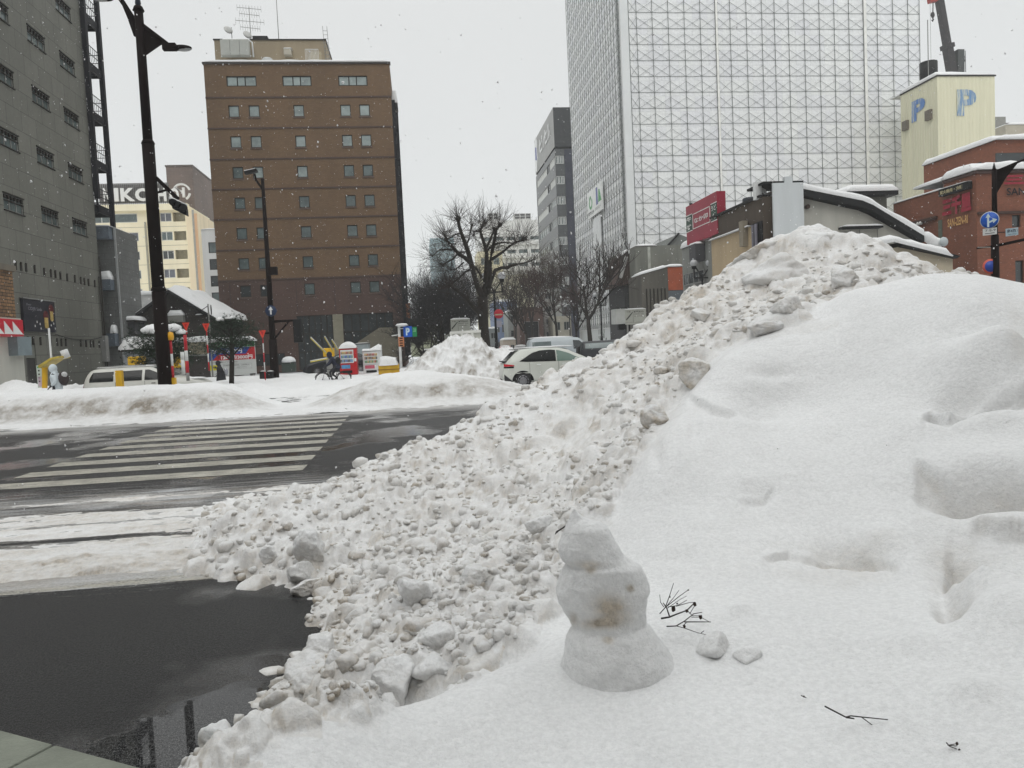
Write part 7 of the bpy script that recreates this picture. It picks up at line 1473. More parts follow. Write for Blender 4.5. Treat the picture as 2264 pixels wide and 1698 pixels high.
# info boards
def info(label,x0,x1,yt,yb,Y,snow=True):
    F=Face('S',Y); a,z1=F.px(x0,yt); b,_=F.px(x1,yt); _,z0=F.px(x0,yb); r=empty('information_board',F.pt((a+b)/2,0),label,'sign'); U=b-a; Z=z1-z0
    m=MB(); m.fbox(F,a,b,z0,z1,-.1,0); m.build('panel',mat('info_grey',(.36,.37,.33),.5,.08,2),r); BK=mat('info_ink',(.035,.035,.035),.5)
    m=MB(); m.fbox(F,a+U*.37,a+U*.38,z0+Z*.14,z1-Z*.06,.0,.01); m.fbox(F,a,b,z0+Z*.13,z0+Z*.14,.0,.01); m.poly([F.pt(a+U*x,z0+Z*y,.0) for x,y in ((.05,.28),(.2,.5),(.36,.80),(.33,.82),(.17,.58),(.03,.36))],F.n*.012); m.build('map_print',BK,r)
    text('地下鉄出入口',F,a+U*.41,a+U*.88,z1-Z*.22,z1-Z*.09,BK,r,.0,.01,bold=.03); text('Nanboku Line',F,a+U*.41,a+U*.90,z1-Z*.34,z1-Z*.27,BK,r,.0,.01); text('Susukino Station',F,a+U*.42,a+U*.85,z1-Z*.48,z1-Z*.42,BK,r,.0,.01); text('↑南',F,a+U*.06,a+U*.26,z1-Z*.20,z1-Z*.10,BK,r,.0,.01)
    for u in (a+U*.1,b-U*.1): m=MB(); m.fbox(F,u-.05,u+.05,0,z0,-.1,-.02); m.build('post',FRG,r)
    if snow: snowcap(F,a,b,z1,.1,r,d0=-.12,d1=.02,seed=int(x0))
info('grey white information board above the tilted container by the big tree',996,1039,707,737,46.)
info('white information board half hidden by the pile, right of the hoarding',1382,1428,685,718,52.)
boxobj('bus_shelter','white notice shelter with lumpy snow on its roof left of the half hidden board','shelter',1361,1386,681,712,54.,mat('shelter_white',(.42,.43,.41),.5,.1,2),.0,1.4)
snowcap(Face('S',54.),onY(1359,681,54.).x,onY(1408,676,54.).x,onY(1385,680,54.).z,.3,None,d0=-1.6,d1=.1,name='snow_slab') if False else None
# tilted container of the tipper
def container():
    Y=41.; r=empty('tipper_container',onY(1030,790,Y),'pale tilted tipper container behind the big snow heap','truck'); P=lambda x,y,dy=0:onY(x,y,Y+dy); m=MB()
    q=[P(997,737),P(1062,733),P(1068,790),P(1010,800)]; m.poly(q,(0,2.2,.0)); m.build('side',mat('container_white',(.50,.50,.45),.6,.08,2),r)
    for (x0,y0,x1,y1) in ((996,735,1012,800),(1020,735,1034,800),(1043,733,1058,795)): m=MB(); m.bar(P(x0,y0,-.06),P(x1,y1,-.06),.14,.12); m.build('rib',mat('rib_white',(.66,.66,.62),.5),r)
    m=MB(); m.bar(P(995,736,-.06),P(1063,732,-.06),.12,.14); m.build('top_rail',mat('rib_white'),r) if False else m.build('top_rail',mat('rib_white',(.66,.66,.62)),r); m=MB(); m.poly([P(984,741),P(997,737),P(1003,757),P(986,757)],(0,1.5,0)); m.build('tail_gate',mat('gate_grey',(.16,.17,.15),.6,.3,3),r)
container()
# no-entry sign
def no_entry():
    Y=47.5; c=at(1102.5,694,Y); r=empty('no_entry_sign',Vector((c.x,Y,2)),'round red no entry sign on the post of the nearest globe lamp','sign'); m=MB(); m.lathe(c,[(.30,0),(.30,.02),(.01,.021)],28,(0,-1,0)); m.build('disc',mat('noentry_red',(.45,.015,.03),.5,.1,3),r); F=Face('S',Y-.03); m=MB(); m.fbox(F,c.x-.24,c.x+.24,c.z-.09,c.z-.0,0,.01); m.build('bar',mat('noentry_bar',(.42,.33,.24),.6,.2,5),r)
    m=MB(); m.fbox(F,c.x-.16,c.x+.16,c.z-.85,c.z-.42,-.02,.0); m.build('under_plate',mat('plate_lilac',(.32,.31,.36),.5),r)
no_entry()
# ---------------- vehicles ----------------
def interp(x,T): return float(np.interp(x,[t[0] for t in T],[t[1] for t in T]))
CG=mat('car_glass',(.006,.007,.007),.15,.2,2,spec=.25)
def car(name,label,loc,rz,L,Wd,top,belt,zb,paint,win,glass=CG,wheels=(),r=.31,group=None,lights=True,extra=None,tail=None,hub=None):
    root=empty(name,loc,label,'car',group,rz=rz); OFF[root.name]=None; hw=Wd/2
    def half(x,z):
        t=interp(x,top); b=min(interp(x,belt),t-.02); e=max(0,min(1,min(x,L-x)/.45)); w=hw*(1-.16*(1-e)**2)
        if z<=b: return w*(1-.05*((b*.62-z)/.5)**2) if z<b*.62 else w*(1-.03*((z-b*.62)/(b*.38+1e-6))**2)
        return w*.97-(hw*.27)*((z-b)/max(t-b,.35))**1.4
    xs=[0,.02,.06,.12,.2,.3,.42]+[.42+(L-.84)*k/34 for k in range(1,34)]+[L-.42,L-.3,L-.2,L-.12,L-.06,L-.02,L]
    rings=[]
    for x in xs:
        t=interp(x,top); b=min(interp(x,belt),t-.02); z0=interp(x,zb); zs=[z0,z0+.05,z0+(b-z0)*.25,z0+(b-z0)*.5,z0+(b-z0)*.75,b,b+(t-b)*.33,b+(t-b)*.66,t-(t-b)*.10]
        h=[half(x,z) for z in zs]; h[0]*=.9
        ring=[(x,-h[i],zs[i]) for i in range(9)]+[(x,-h[8]*.82,t-.015),(x,-h[8]*.4,t),(x,h[8]*.4,t),(x,h[8]*.82,t-.015)]+[(x,h[i],zs[i]) for i in range(8,-1,-1)]
        rings.append(ring)
    n=len(rings[0]); m=MB(); m.smooth=True; m.add([p for q in rings for p in q],[(i*n+j,i*n+(j+1)%n,(i+1)*n+(j+1)%n,(i+1)*n+j) for i in range(len(xs)-1) for j in range(n)]+[tuple(range(n-1,-1,-1)),tuple((len(xs)-1)*n+k for k in range(n))])
    m.build('body',paint,root)
    def sidepatch(nm,mt,lo,hi,x0,x1,off=.008,nx=16,parent=root,both=True,nz=4):
        for sg in ((-1,1) if both else (-1,)):
            q=MB(); q.smooth=True; vs=[]
            for i in range(nx+1):
                x=x0+(x1-x0)*i/nx; a=lo(x); b=max(a+.002,hi(x))
                for k in range(nz+1): z=a+(b-a)*k/nz; vs.append((x,sg*(half(x,z)+off),z))
            st=nz+1; fs=[(i*st+k,(i+1)*st+k,(i+1)*st+k+1,i*st+k+1) for i in range(nx) for k in range(nz)]
            if sg<0: fs=[f[::-1] for f in fs]
            q.add(vs,fs); q.build(nm,mt,parent)
    for (x0,x1,lo,hi,mt) in win: sidepatch('side_window',mt or glass,lambda x,lo=lo:interp(x,lo),lambda x,hi=hi:interp(x,hi),x0,x1)
    # wheels
    for wx in wheels:
        for sg in (-1,1):
            a=MB(); pts=[(wx+(r+.09)*math.cos(t),sg*(half(wx,.45)+.004),max(interp(wx,zb)-.02,r+(r+.07)*math.sin(t))) for t in [math.pi*k/18 for k in range(19)]]; a.poly(pts if sg>0 else pts,(0,-sg*.25,0)); a.build('wheel_arch',BLACK,root)
            t=MB(); t.lathe((wx,sg*(half(wx,.45)-.14),r),[(r*.7,0),(r*.97,.02),(r,.06),(r,.13),(r*.96,.17),(r*.70,.175)],24,(0,sg,0)); w=t.build('wheel',mat('tyre',(.02,.02,.02),.8),root)
            t=MB(); t.lathe((wx,sg*(half(wx,.45)+.02),r),[(r*.68,0),(r*.68,.02),(r*.5,.012),(r*.45,.025),(r*.15,.03),(.01,.03)],24,(0,sg,0)); hb=t.build('rim',hub or mat('hub_grey',(.20,.20,.21),.35,.2,12,metal=.6),w)
            s=MB()
            for k in range(10): an=2*math.pi*k/10; s.obox((wx+r*.55*math.cos(an),sg*(half(wx,.45)+.045),r+r*.55*math.sin(an)),Vector((math.cos(an),0,math.sin(an)))*r*.10,Vector((0,.004,0)),Vector((-math.sin(an),0,math.cos(an)))*r*.05)
            s.build('rim_slots',BLACK,w)
    if extra: extra(root,half,sidepatch)
    return root
WPAINT=mat('car_white_grubby',(.52,.535,.49),.3,.08,1.5,spec=.5); 
top=[(0,.62),(.03,.90),(.12,1.02),(.30,1.18),(.50,1.38),(.62,1.44),(1.0,1.50),(1.6,1.525),(2.1,1.50),(2.5,1.40),(2.9,1.20),(3.15,1.07),(3.4,1.00),(3.8,.88),(3.98,.76),(4.05,.55)]
belt=[(0,.60),(.3,.98),(.8,.99),(1.8,.96),(3.,.95),(4.05,.6)]; zb=[(0,.42),(.15,.30),(.5,.22),(3.6,.2),(4.05,.34)]
wl=[(.62,1.03),(.9,1.005),(2.0,.985),(2.95,.985)]; wh=[(.62,1.035),(.8,1.14),(1.1,1.32),(1.4,1.40),(1.8,1.415),(2.15,1.37),(2.5,1.25),(2.8,1.09),(2.95,1.0)]
def ex_hatch(root,half,sp):
    TL=mat('tail_red',(.50,.015,.03),.25,.1,8); sp('tail_light',TL,lambda x:.86+.03*x,lambda x:.86+.11*(1-x/.42)+.10*x,.06,.42,.012,6); sp('tail_light_base',BLACK,lambda x:.80,lambda x:.855+.02*x,.05,.40,.010,6)
    sp('rear_bumper_insert',mat('bumper_black',(.025,.025,.027),.7),lambda x:.30 if x>.05 else .36,lambda x:.62-.9*x,.04,.33,.012,6)
    sp('sill',mat('sill_dark',(.10,.10,.09),.6),lambda x:.22,lambda x:.275,.95,3.0,.012,6)
    ln=mat('panel_gap',(.12,.12,.11),.6)
    for x in (.98,2.06,3.02): sp('door_gap',ln,lambda z:.30,lambda z:.97,x,x+.014,.010,1)
    for x in (1.25,2.2): sp('door_handle',WHITE,lambda z:.875,lambda z:.905,x,x+.16,.03,2)
    g=MB(); 
    for s in (1,): g.add([(.36,-.55,1.23),(.36,.55,1.23),(.56,.50,1.40),(.56,-.50,1.40)],[(0,1,2,3)])
    m=MB(); m.add([(.085,-.60,1.01),(.085,.60,1.01),(.47,.52,1.385),(.47,-.52,1.385)],[(0,3,2,1)]); m.build('rear_window',GLASS,root)
    m=MB(); m.box(.02,.20,-.62,.62,1.015,1.05); m.box(.40,.62,-.56,.56,1.455,1.475); m.build('spoiler',BLACK,root)
    m=MB(); m.sphere((2.72,-.93,1.02),.085,12,(.9,1.2,.8)); m.build('door_mirror',WPAINT,root); m=MB(); m.bar((2.72,-.93,.98),(2.74,-.82,.97),.05); m.build('mirror_arm',BLACK,root)
    s=MB(); s.smooth=True; s.sphere((1.75,0,1.512),1,20,(1.05,.56,.035)); s.build('roof_snow',SNOWF,root)
    m=MB(); m.add([(2.35,-.50,1.455),(2.35,.50,1.455),(3.12,.60,1.09),(3.12,-.60,1.09)],[(0,1,2,3)]); m.build('windscreen',GLASS,root)
b=onZ(1114,858); car('hatchback_car','white hatchback car driving right, seen from the side',Vector((onY(1114,850,27.1).x,27.95,0)),0,4.05,1.70,top,belt,zb,WPAINT,[(.62,1.98,wl,wh,CG),(2.02,2.93,wl,wh,mat('glass_green_tint',(.11,.17,.14),.12,.1,2,spec=.6))],wheels=(.72,3.28),r=.31,extra=ex_hatch)
# estate car
top=[(0,.60),(.03,.95),(.10,1.10),(.22,1.34),(.34,1.44),(.7,1.485),(1.6,1.50),(2.4,1.47),(2.7,1.38),(3.05,1.16),(3.3,1.02),(3.8,.95),(4.2,.86),(4.4,.72),(4.45,.5)]; belt=[(0,.6),(.15,.93),(3.2,.93),(4.45,.6)]; zb=[(0,.38),(.4,.24),(4.0,.24),(4.45,.36)]
wl=[(.2,.97),(3.2,.97)]; wh=[(.30,1.05),(.42,1.33),(2.45,1.36),(2.7,1.25),(3.05,1.02)]
def ex_est(root,half,sp):
    TL=mat('tail_dark_red',(.16,.01,.02),.3); sp('tail_light',TL,lambda x:.62,lambda x:.98,.03,.10,.01,3)
    for x in (1.25,2.3,3.1): sp('door_gap',mat('panel_gap',(.12,.12,.11)),lambda z:.30,lambda z:.94,x,x+.014,.010,1)
    for x in (1.42,2.55): sp('door_handle',BLACK,lambda z:.83,lambda z:.86,x,x+.15,.02,2)
    for sg in (-1,1): m=MB(); m.bar((.6,sg*.55,1.53),(2.3,sg*.55,1.53),.03); m.build('roof_rail',FRG,root)
    m=MB(); m.add([(2.55,-.5,1.44),(2.55,.5,1.44),(3.22,.6,1.09),(3.22,-.6,1.09)],[(0,1,2,3)]); m.build('windscreen',GLASSM,root)
    s=MB(); s.smooth=True; s.sphere((1.4,0,1.50),1,18,(1.1,.5,.05)); s.build('roof_snow',SNOWF,root); s=MB(); s.smooth=True; s.sphere((3.8,0,.93),1,18,(.5,.5,.05)); s.build('hood_snow',SNOWF,root)
car('estate_car','white estate car with dark windows behind the left snow bank',Vector((onY(174,840,29.6).x,30.5,0)),0,4.45,1.69,top,belt,zb,mat('estate_white',(.56,.56,.52),.3,.08,1.5,spec=.5),[(.32,1.18,wl,wh,CG),(1.30,2.20,wl,wh,CG),(2.30,3.0,wl,wh,CG)],wheels=(.75,3.55),extra=ex_est)
# dark car nosing out left of the cyclist, and cars far down the street
top=[(0,.6),(.05,.9),(.3,1.05),(.9,1.38),(1.4,1.42),(2.2,1.40),(3.,1.02),(3.9,.88),(4.3,.7),(4.4,.5)]
car('dark_sedan','dark car parked behind the cyclist, mostly hidden by the snow',Vector((onY(668,825,48.).x+4.4,49.,.15)),math.pi,4.4,1.7,top,belt,zb,mat('car_black',(.02,.022,.026),.25),[(1.0,2.0,[(.8,.97),(3,.95)],[(.9,1.2),(1.3,1.33),(2.1,1.33)],GLASSM),(2.05,2.8,[(.8,.97),(3,.95)],[(2.05,1.32),(2.3,1.25),(2.8,1.0)],GLASSM)],wheels=(.8,3.5))
top=[(0,.7),(.05,1.3),(.15,1.85),(.5,1.96),(2.5,1.97),(3.3,1.90),(3.9,1.45),(4.3,1.1),(4.6,.8)]; bl=[(0,.7),(.2,1.15),(4.,1.1),(4.6,.7)]
car('minibus','silver minibus in the side street behind the white hatchback',Vector((onY(1168,770,46.).x,47,.0)),0,4.6,1.75,top,bl,zb,mat('van_silver',(.42,.46,.48),.3,.05,2,spec=.5),[(.3,1.5,[(.3,1.25),(4,1.25)],[(.3,1.72),(4,1.75)],GLASSM),(2.9,3.7,[(.3,1.2),(4,1.2)],[(2.9,1.75),(3.3,1.72),(3.7,1.4)],GLASS)],wheels=(.8,3.7),extra=lambda root,h,sp:(lambda s:(s.sphere((1.6,0,1.97),1,18,(1.5,.5,.07)),s.build('roof_snow',SNOWF,root)))(MB()))
top=[(0,.8),(.05,1.2),(.2,1.62),(2.4,1.66),(2.7,1.3),(3.6,1.2),(3.75,.8)]
car('dark_off_roader','dark off roader with a spare wheel, half hidden behind the pile',Vector((onY(1292,790,43.).x,44,.0)),-.35,3.75,1.7,top,bl,[(0,.5),(3.75,.5)],mat('car_charcoal',(.03,.032,.036),.35),[(.4,2.3,[(.3,1.2),(3,1.2)],[(.3,1.5),(3,1.52)],GLASSM)],wheels=(.7,3.),r=.38,extra=lambda root,h,sp:(lambda s:(s.lathe((-.02,0,.98),[(.2,0),(.36,.02),(.38,.1),(.34,.2),(.15,.2)],20,(-1,0,0)),s.build('spare_wheel',mat('tyre',(.02,.02,.02)),root)))(MB()))
tops=[(0,.6),(.1,.95),(.5,1.3),(1.2,1.42),(2.4,1.38),(3.1,1.0),(4.0,.8),(4.1,.5)]
for lab,x,yb,Y,rz,c in (('small snow covered car far down the side street, red lights showing',1118,775,85.,1.5,(.35,.03,.04)),('dark car at the far kerb by the hotel corner',945,768,95.,1.6,(.03,.03,.035)),('white car parked far down the side street under the trees',1150,770,80.,1.4,(.5,.5,.5))):
    car('parked_car',lab,Vector((onY(x,yb,Y).x,Y,0)),rz,4.1,1.7,tops,belt,zb,mat('paint_%d'%x,c,.35),[(.7,2.9,[(.3,.97),(3,.97)],[(.7,1.1),(1.2,1.3),(2.3,1.3),(2.9,1.02)],GLASS)],wheels=(.8,3.3),extra=lambda root,h,sp:(lambda s:(s.sphere((1.7,0,1.4),1,16,(1.2,.6,.14)),s.build('roof_snow',SNOWF,root)))(MB()))
# ---------------- people ----------------
def skin(name,chains,mats,root,sub=1):
    vs=[];es=[];rad=[];ix={}
    def vi(p,r):
        k=tuple(round(c,4) for c in p)
        if k not in ix: ix[k]=len(vs); vs.append(p); rad.append(r)
        return ix[k]
    for ch in chains:
        l=None
        for (p,r) in ch:
            i=vi(p,r)
            if l is not None and l!=i: es.append((l,i))
            l=i
    me=bpy.data.meshes.new(name); me.from_pydata(vs,es,[]); o=bpy.data.objects.new(name,me); COL.objects.link(o)
    md=o.modifiers.new('s','SKIN'); md.use_smooth_shade=True
    for i,v in enumerate(me.skin_vertices[0].data): v.radius=(rad[i],rad[i]); v.use_root=(i==0)
    sb=o.modifiers.new('u','SUBSURF'); sb.levels=sub; sb.render_levels=sub
    dg=bpy.context.evaluated_depsgraph_get(); dg.update(); m2=bpy.data.meshes.new_from_object(o.evaluated_get(dg)); bpy.data.objects.remove(o)
    m2.materials.clear(); m2.materials.append(mats); q=bpy.data.objects.new(name,m2); COL.objects.link(q); q.parent=root
    for p in m2.polygons: p.use_smooth=True
    return q
def hand(w,d,s=1):
    w=Vector(w); d=Vector(d).normalized(); side=d.cross(Vector((0,0,1))); side=side.normalized() if side.length>.1 else Vector((0,1,0)); pm=w+d*.06
    out=[[(tuple(w),.028),(tuple(pm),.032)]]
    for i,l in enumerate((.06,.075,.07,.055)):
        a=pm+side*(i-1.5)*.018+d*.03; b=a+d*l*.55; c=b+(d*.6+Vector((0,0,-.5))).normalized()*l*.5; out.append([(tuple(pm),.032),(tuple(a),.010),(tuple(b),.009),(tuple(c),.008)])
    a=w+side*s*.03+d*.03; out.append([(tuple(w),.028),(tuple(a),.012),(tuple(a+(d+side*s*.5).normalized()*.05),.009)]); return out
def person(label,loc,rz,J,cloth,trous,skinm,hood=True,coat=None,bag=None,scale=1,hair=None):
    root=empty('person',loc,label,'person',rz=rz); root.scale=(scale,)*3
    ch=[[(J['hip'],.125),(J['belly'],.13),(J['chest'],.145),(J['neck'],.06),(J['head'],.085)]]
    for s in ('l','r'):
        ch.append([(J['hip'],.125),(J['thigh'+s],.095),(J['knee'+s],.062),(J['ank'+s],.042),(J['toe'+s],.036)])
        ch.append([(J['chest'],.145),(J['sh'+s],.07),(J['elb'+s],.052),(J['wri'+s],.034)]); d=Vector(J['wri'+s])-Vector(J['elb'+s]); 
        ch+=hand(J['wri'+s],d,1 if s=='l' else -1)
    skin('body',ch,trous,root)
    hx,hy,hz=J['head']; h=MB(); h.smooth=True; h.sphere((hx,hy,hz+.03),.105,16,(1.,.82,1.2)); h.sphere((hx+.10,hy,hz+.01),.022,8,(1,.8,1.2)); 
    for s in (-1,1): h.sphere((hx+.01,hy+s*.086,hz+.02),.026,8,(.7,.4,1)); 
    hd=h.build('head',skinm,root)
    for s in (-1,1): e=MB(); e.sphere((hx+.092,hy+s*.036,hz+.045),.012,8); e.build('eye',BLACK,hd)
    e=MB(); e.sphere((hx+.095,hy,hz-.045),.022,8,(.5,1,.3)); e.build('mouth',mat('lips',(.25,.1,.09),.6),hd)
    # coat: a padded shell over torso and upper arms
    c=[[(J['hip'],.165*coat),(J['belly'],.165*coat),(J['chest'],.165*coat),(J['neck'],.09)]]
    lowc=Vector(J['hip'])+Vector((-.01,0,-.16)); c[0].insert(0,(tuple(lowc),.175*coat))
    for s in ('l','r'): w=Vector(J['wri'+s]); el=Vector(J['elb'+s]); c.append([(J['chest'],.165*coat),(J['sh'+s],.09),(J['elb'+s],.072),(tuple(el.lerp(w,.9)),.055)])
    skin('jacket',c,cloth,root)
    if hood: h=MB(); h.smooth=True; h.sphere((hx-.028,hy,hz+.04),.142,18,(.98,.95,1.15)); h.sphere((hx-.07,hy,hz-.09),.12,14,(.9,1,.8)); h.build('hood',cloth,root)
    if hair: h=MB(); h.smooth=True; h.sphere((hx-.02,hy,hz+.055),.118,14,(1,.95,1.05)); h.build('hair',hair,root)
    return root
walk=dict(hip=(0,0,.92),belly=(.02,0,1.08),chest=(.06,0,1.28),neck=(.10,0,1.43),head=(.14,0,1.55),thighl=(.05,.10,.80),kneel=(.20,.10,.48),ankl=(.20,.10,.10),toel=(.34,.10,.04),thighr=(-.03,-.10,.80),kneer=(-.04,-.10,.46),ankr=(-.26,-.10,.16),toer=(-.16,-.10,.05),shl=(.06,.19,1.36),elbl=(-.06,.25,1.12),wril=(.12,.24,.96),shr=(.06,-.19,1.36),elbr=(.0,-.26,1.10),wrir=(.22,-.22,1.02))
SK=mat('skin_tone',(.42,.26,.19),.6)
NAV=mat('jacket_black',(.014,.015,.02),.8,.3,6); LB=mat('jacket_pale_blue',(.56,.62,.65),.7,.1,6); TR=mat('trousers_black',(.02,.02,.025),.8)
Y=28.6; p=onY(128,860,Y); pr=person('pedestrian in a pale hooded jacket walking left, with a dark backpack',Vector((p.x,Y,-.02)),math.pi,walk,LB,TR,SK,coat=1.12,scale=1.0)
m=MB(); m.smooth=True; m.sphere((-.22,0,1.22),.2,16,(.85,.95,1.25)); m.build('backpack',mat('pack_brown_black',(.04,.03,.03),.8),pr); m=MB(); m.sphere((-.30,.1,1.36),.1,10); m.build('pompom',mat('pom_grey',(.5,.5,.5),.9,.3,30),pr)
Y=44.; p=onY(490,850,Y); zb=onY(490,800,Y).z; pr=person('pedestrian in a long black hooded coat walking left before the parking board',Vector((p.x,Y,zb-1.66)),math.pi,walk,NAV,TR,SK,coat=1.25)
cc=MB(); cc.smooth=True; cc.lathe((-.0,0,.50),[(.27,0),(.255,.2),(.22,.45),(.2,.62)],18); cc.build('coat_skirt',NAV,pr); m=MB(); m.smooth=True; m.sphere((-.26,-.1,1.08),.15,14,(.8,.8,1.4)); m.build('shoulder_bag',mat('bag_grey',(.30,.31,.34),.8),pr)
# cyclist
def cyclist():
    Y=38.6; wc=onY(713.2,840,Y); zc=wc.z; R=.345; g=zc-R; r=empty('bicycle',Vector((wc.x+.55,Y,g)),'black bicycle with thin wheels being ridden to the left','bicycle',rz=math.pi)
    F0=Vector((.55,0,R)); B0=Vector((-.52,0,R)); BB=Vector((-.08,0,.30)); ST=Vector((-.22,0,.82)); HD=Vector((.40,0,.88)); HL=Vector((.44,0,.68))
    for c in (F0,B0):
        m=MB(); n=40; vs=[];fs=[]
        for i in range(n):
            a=2*math.pi*i/n; ct=c+Vector((math.cos(a),0,math.sin(a)))*R; 
            for k in range(6): b=2*math.pi*k/6; vs.append(ct+Vector((math.cos(a)*math.cos(b),math.sin(b),math.sin(a)*math.cos(b)))*.026)
        m.smooth=True; m.add(vs,[(i*6+k,((i+1)%n)*6+k,((i+1)%n)*6+(k+1)%6,i*6+(k+1)%6) for i in range(n) for k in range(6)]); w=m.build('wheel',mat('tyre',(.02,.02,.02)),r)
        s=MB()
        for i in range(14): a=2*math.pi*i/14; s.bar(c+Vector((0,.02*(1 if i%2 else -1),0)),c+Vector((math.cos(a),0,math.sin(a)))*R*.96,.004)
        s.tube([c+Vector((0,-.05,0)),c+Vector((0,.05,0))],.025,8); s.build('spokes',FRG,w)
    m=MB()
    for a,b_,t in ((BB,HL,.02),(BB,ST,.018),(ST,HD,.016),(BB,B0,.012),(ST+Vector((0,0,-.1)),B0,.01),(HL,HD,.02)): m.tube([a,b_],t,8)
    m.build('frame',mat('bike_black',(.02,.02,.022),.4),r); m=MB(); m.tube([HL,F0+Vector((0,.06,0))],.013,6); m.tube([HL,F0+Vector((0,-.06,0))],.013,6); m.build('fork',mat('fork_grey',(.25,.25,.26),.4),r)
    m=MB(); m.tube([HD,HD+Vector((.02,0,.12))],.014,6); m.tube([HD+Vector((-.1,.27,.12)),HD+Vector((.04,.1,.13)),HD+Vector((.04,-.1,.13)),HD+Vector((-.1,-.27,.12))],.012,6); m.build('handlebar',BLACK,r); m=MB(); m.sphere(ST+Vector((0,0,.1)),.12,12,(1.1,.7,.3)); m.tube([ST,ST+Vector((0,0,.1))],.014,6); m.build('saddle',BLACK,r)
    m=MB(); m.lathe(BB+Vector((0,-.03,0)),[(.09,0),(.09,.01),(.01,.012)],16,(0,-1,0)); m.bar(BB+Vector((0,.08,0)),BB+Vector((.12,.08,-.12)),.02); m.bar(BB+Vector((0,-.08,0)),BB+Vector((-.12,-.08,.12)),.02); m.build('crank',mat('crank_silver',(.5,.5,.5),.3,metal=.8),r)
    for c,a0 in ((F0,20),(B0,30)):
        m=MB(); P=[c+Vector((math.cos(math.radians(a)),0,math.sin(math.radians(a))))*(R+.05) for a in range(a0,170,15)]; m.tube(P,.02,6); m.build('mudguard',BLACK,r)
    J=dict(hip=(-.24,0,.98),belly=(-.16,0,1.12),chest=(.0,0,1.33),neck=(.10,0,1.46),head=(.17,0,1.56),thighl=(-.12,.10,.93),kneel=(.16,.10,.72),ankl=(.04,.09,.28),toel=(.18,.09,.22),thighr=(-.14,-.10,.90),kneer=(.06,-.10,.60),ankr=(-.18,-.09,.42),toer=(-.04,-.09,.36),shl=(.02,.19,1.38),elbl=(.16,.26,1.16),wril=(.34,.25,1.04),shr=(.02,-.19,1.38),elbr=(.16,-.26,1.16),wrir=(.34,-.25,1.04))
    pr=person('cyclist in dark winter clothes leaning over the handlebar, facing left',Vector((wc.x+.55,Y,g)),math.pi,J,mat('jacket_navy',(.014,.017,.034),.8,.3,6),TR,SK,coat=1.15,hood=True)
    m=MB(); m.smooth=True; m.sphere((-.26,0,1.26),.2,14,(.8,.95,1.1)); m.build('backpack',BLACK,pr)
cyclist()
# bus stop style yellow canopy and timetable
def canopy():
    Y=29.2; P=lambda x,y,d=0:onY(x,y,Y+d); r=empty('yellow_canopy',Vector((P(99,850).x,Y,0)),'yellow framed canopy with snow on its edge by the pale jacket pedestrian','shelter')
    m=MB(); m.bar(P(99,858),P(99,808),.12,.14); m.build('post',YEL,r); m=MB(); m.bar(P(98,811),P(126,793),.1,.9,up=(0,1,0)); m.bar(P(126,793),P(143,789),.08,.9,up=(0,1,0)); m.build('roof',mat('canopy_yellow',(.45,.34,.06),.5,.3,5),r,bevel=.02)
    m=MB(); m.smooth=True; m.bar(P(137,785),P(151,780),.3,.12,up=(0,1,0)); m.build('snow_lump',SNOWF,r)
    q=empty('timetable_panel',Vector((P(87,850).x,Y,0)),'pale green and pink timetable panel left of the yellow canopy','sign'); F=Face('S',Y); a,z1=F.px(80,808); b,z0=F.px(95,857)
    m=MB(); m.fbox(F,a,b,z0,z1,-.08,0); m.build('panel',mat('timetable_white',(.50,.56,.50),.5),q); m=MB(); m.fbox(F,a+.03,b-.03,z0+.05,z0+(z1-z0)*.5,0,.01); m.build('pink_sheet',mat('timetable_pink',(.52,.40,.47),.5),q); m=MB(); m.fbox(F,a+.03,b-.03,z1-.1,z1-.04,0,.01); m.build('green_strip',mat('timetable_green',(.10,.36,.14),.5),q)
    m=MB()
    for k in range(4): m.fbox(F,a+.05,b-.07,z1-.22-.13*k,z1-.17-.13*k,0,.01)
    m.build('print_lines',BLACK,q); m=MB(); x=P(99,725).x; m.tube([Vector((x,Y+.3,0)),Vector((x,Y+.3,P(99,725).z))],.035,6); m.build('slim_mast',WH2,q)
canopy()
# ---------------- trees ----------------
TB=mat('tree_bark',(.020,.016,.013),.9,.35,3,bp=.6,bsc=14); TW=mat('tree_twig',(.026,.017,.014),.9,.3,6)
def grow(mb,tw,p,d,L,r,dep,rs,spread=.55,up=.15,nk=3,mind=.006):
    n=3; pts=[p]; q=p.copy(); dd=d.copy()
    for i in range(n):
        dd=(dd+Vector((rs.gauss(0,.16),rs.gauss(0,.16),rs.gauss(0,.13)+up*.25))).normalized(); q=q+dd*L/n; pts.append(q.copy())
    (mb if r>.03 else tw).tube(pts,[r*(1-.35*i/n) for i in range(n+1)],6 if r>.05 else (4 if r>.014 else 3),cap=False)
    if dep==0: return
    for k in range(nk):
        t=.35+.65*(k+rs.random())/nk; i=min(n-1,int(t*n)); c=pts[i].lerp(pts[i+1],t*n-i); a=Vector((rs.gauss(0,1),rs.gauss(0,1),rs.gauss(0,.7)+up)).normalized()
        nd=(dd*(1-spread)+a*spread).normalized(); grow(mb,tw,c,nd,L*rs.uniform(.52,.78),max(mind,r*rs.uniform(.42,.6)),dep-1,rs,spread,up,nk,mind)
    grow(mb,tw,pts[-1],(dd+Vector((rs.gauss(0,.25),rs.gauss(0,.25),rs.gauss(0,.2)))).normalized(),L*.72,max(mind,r*.62),dep-1,rs,spread,up,nk,mind)
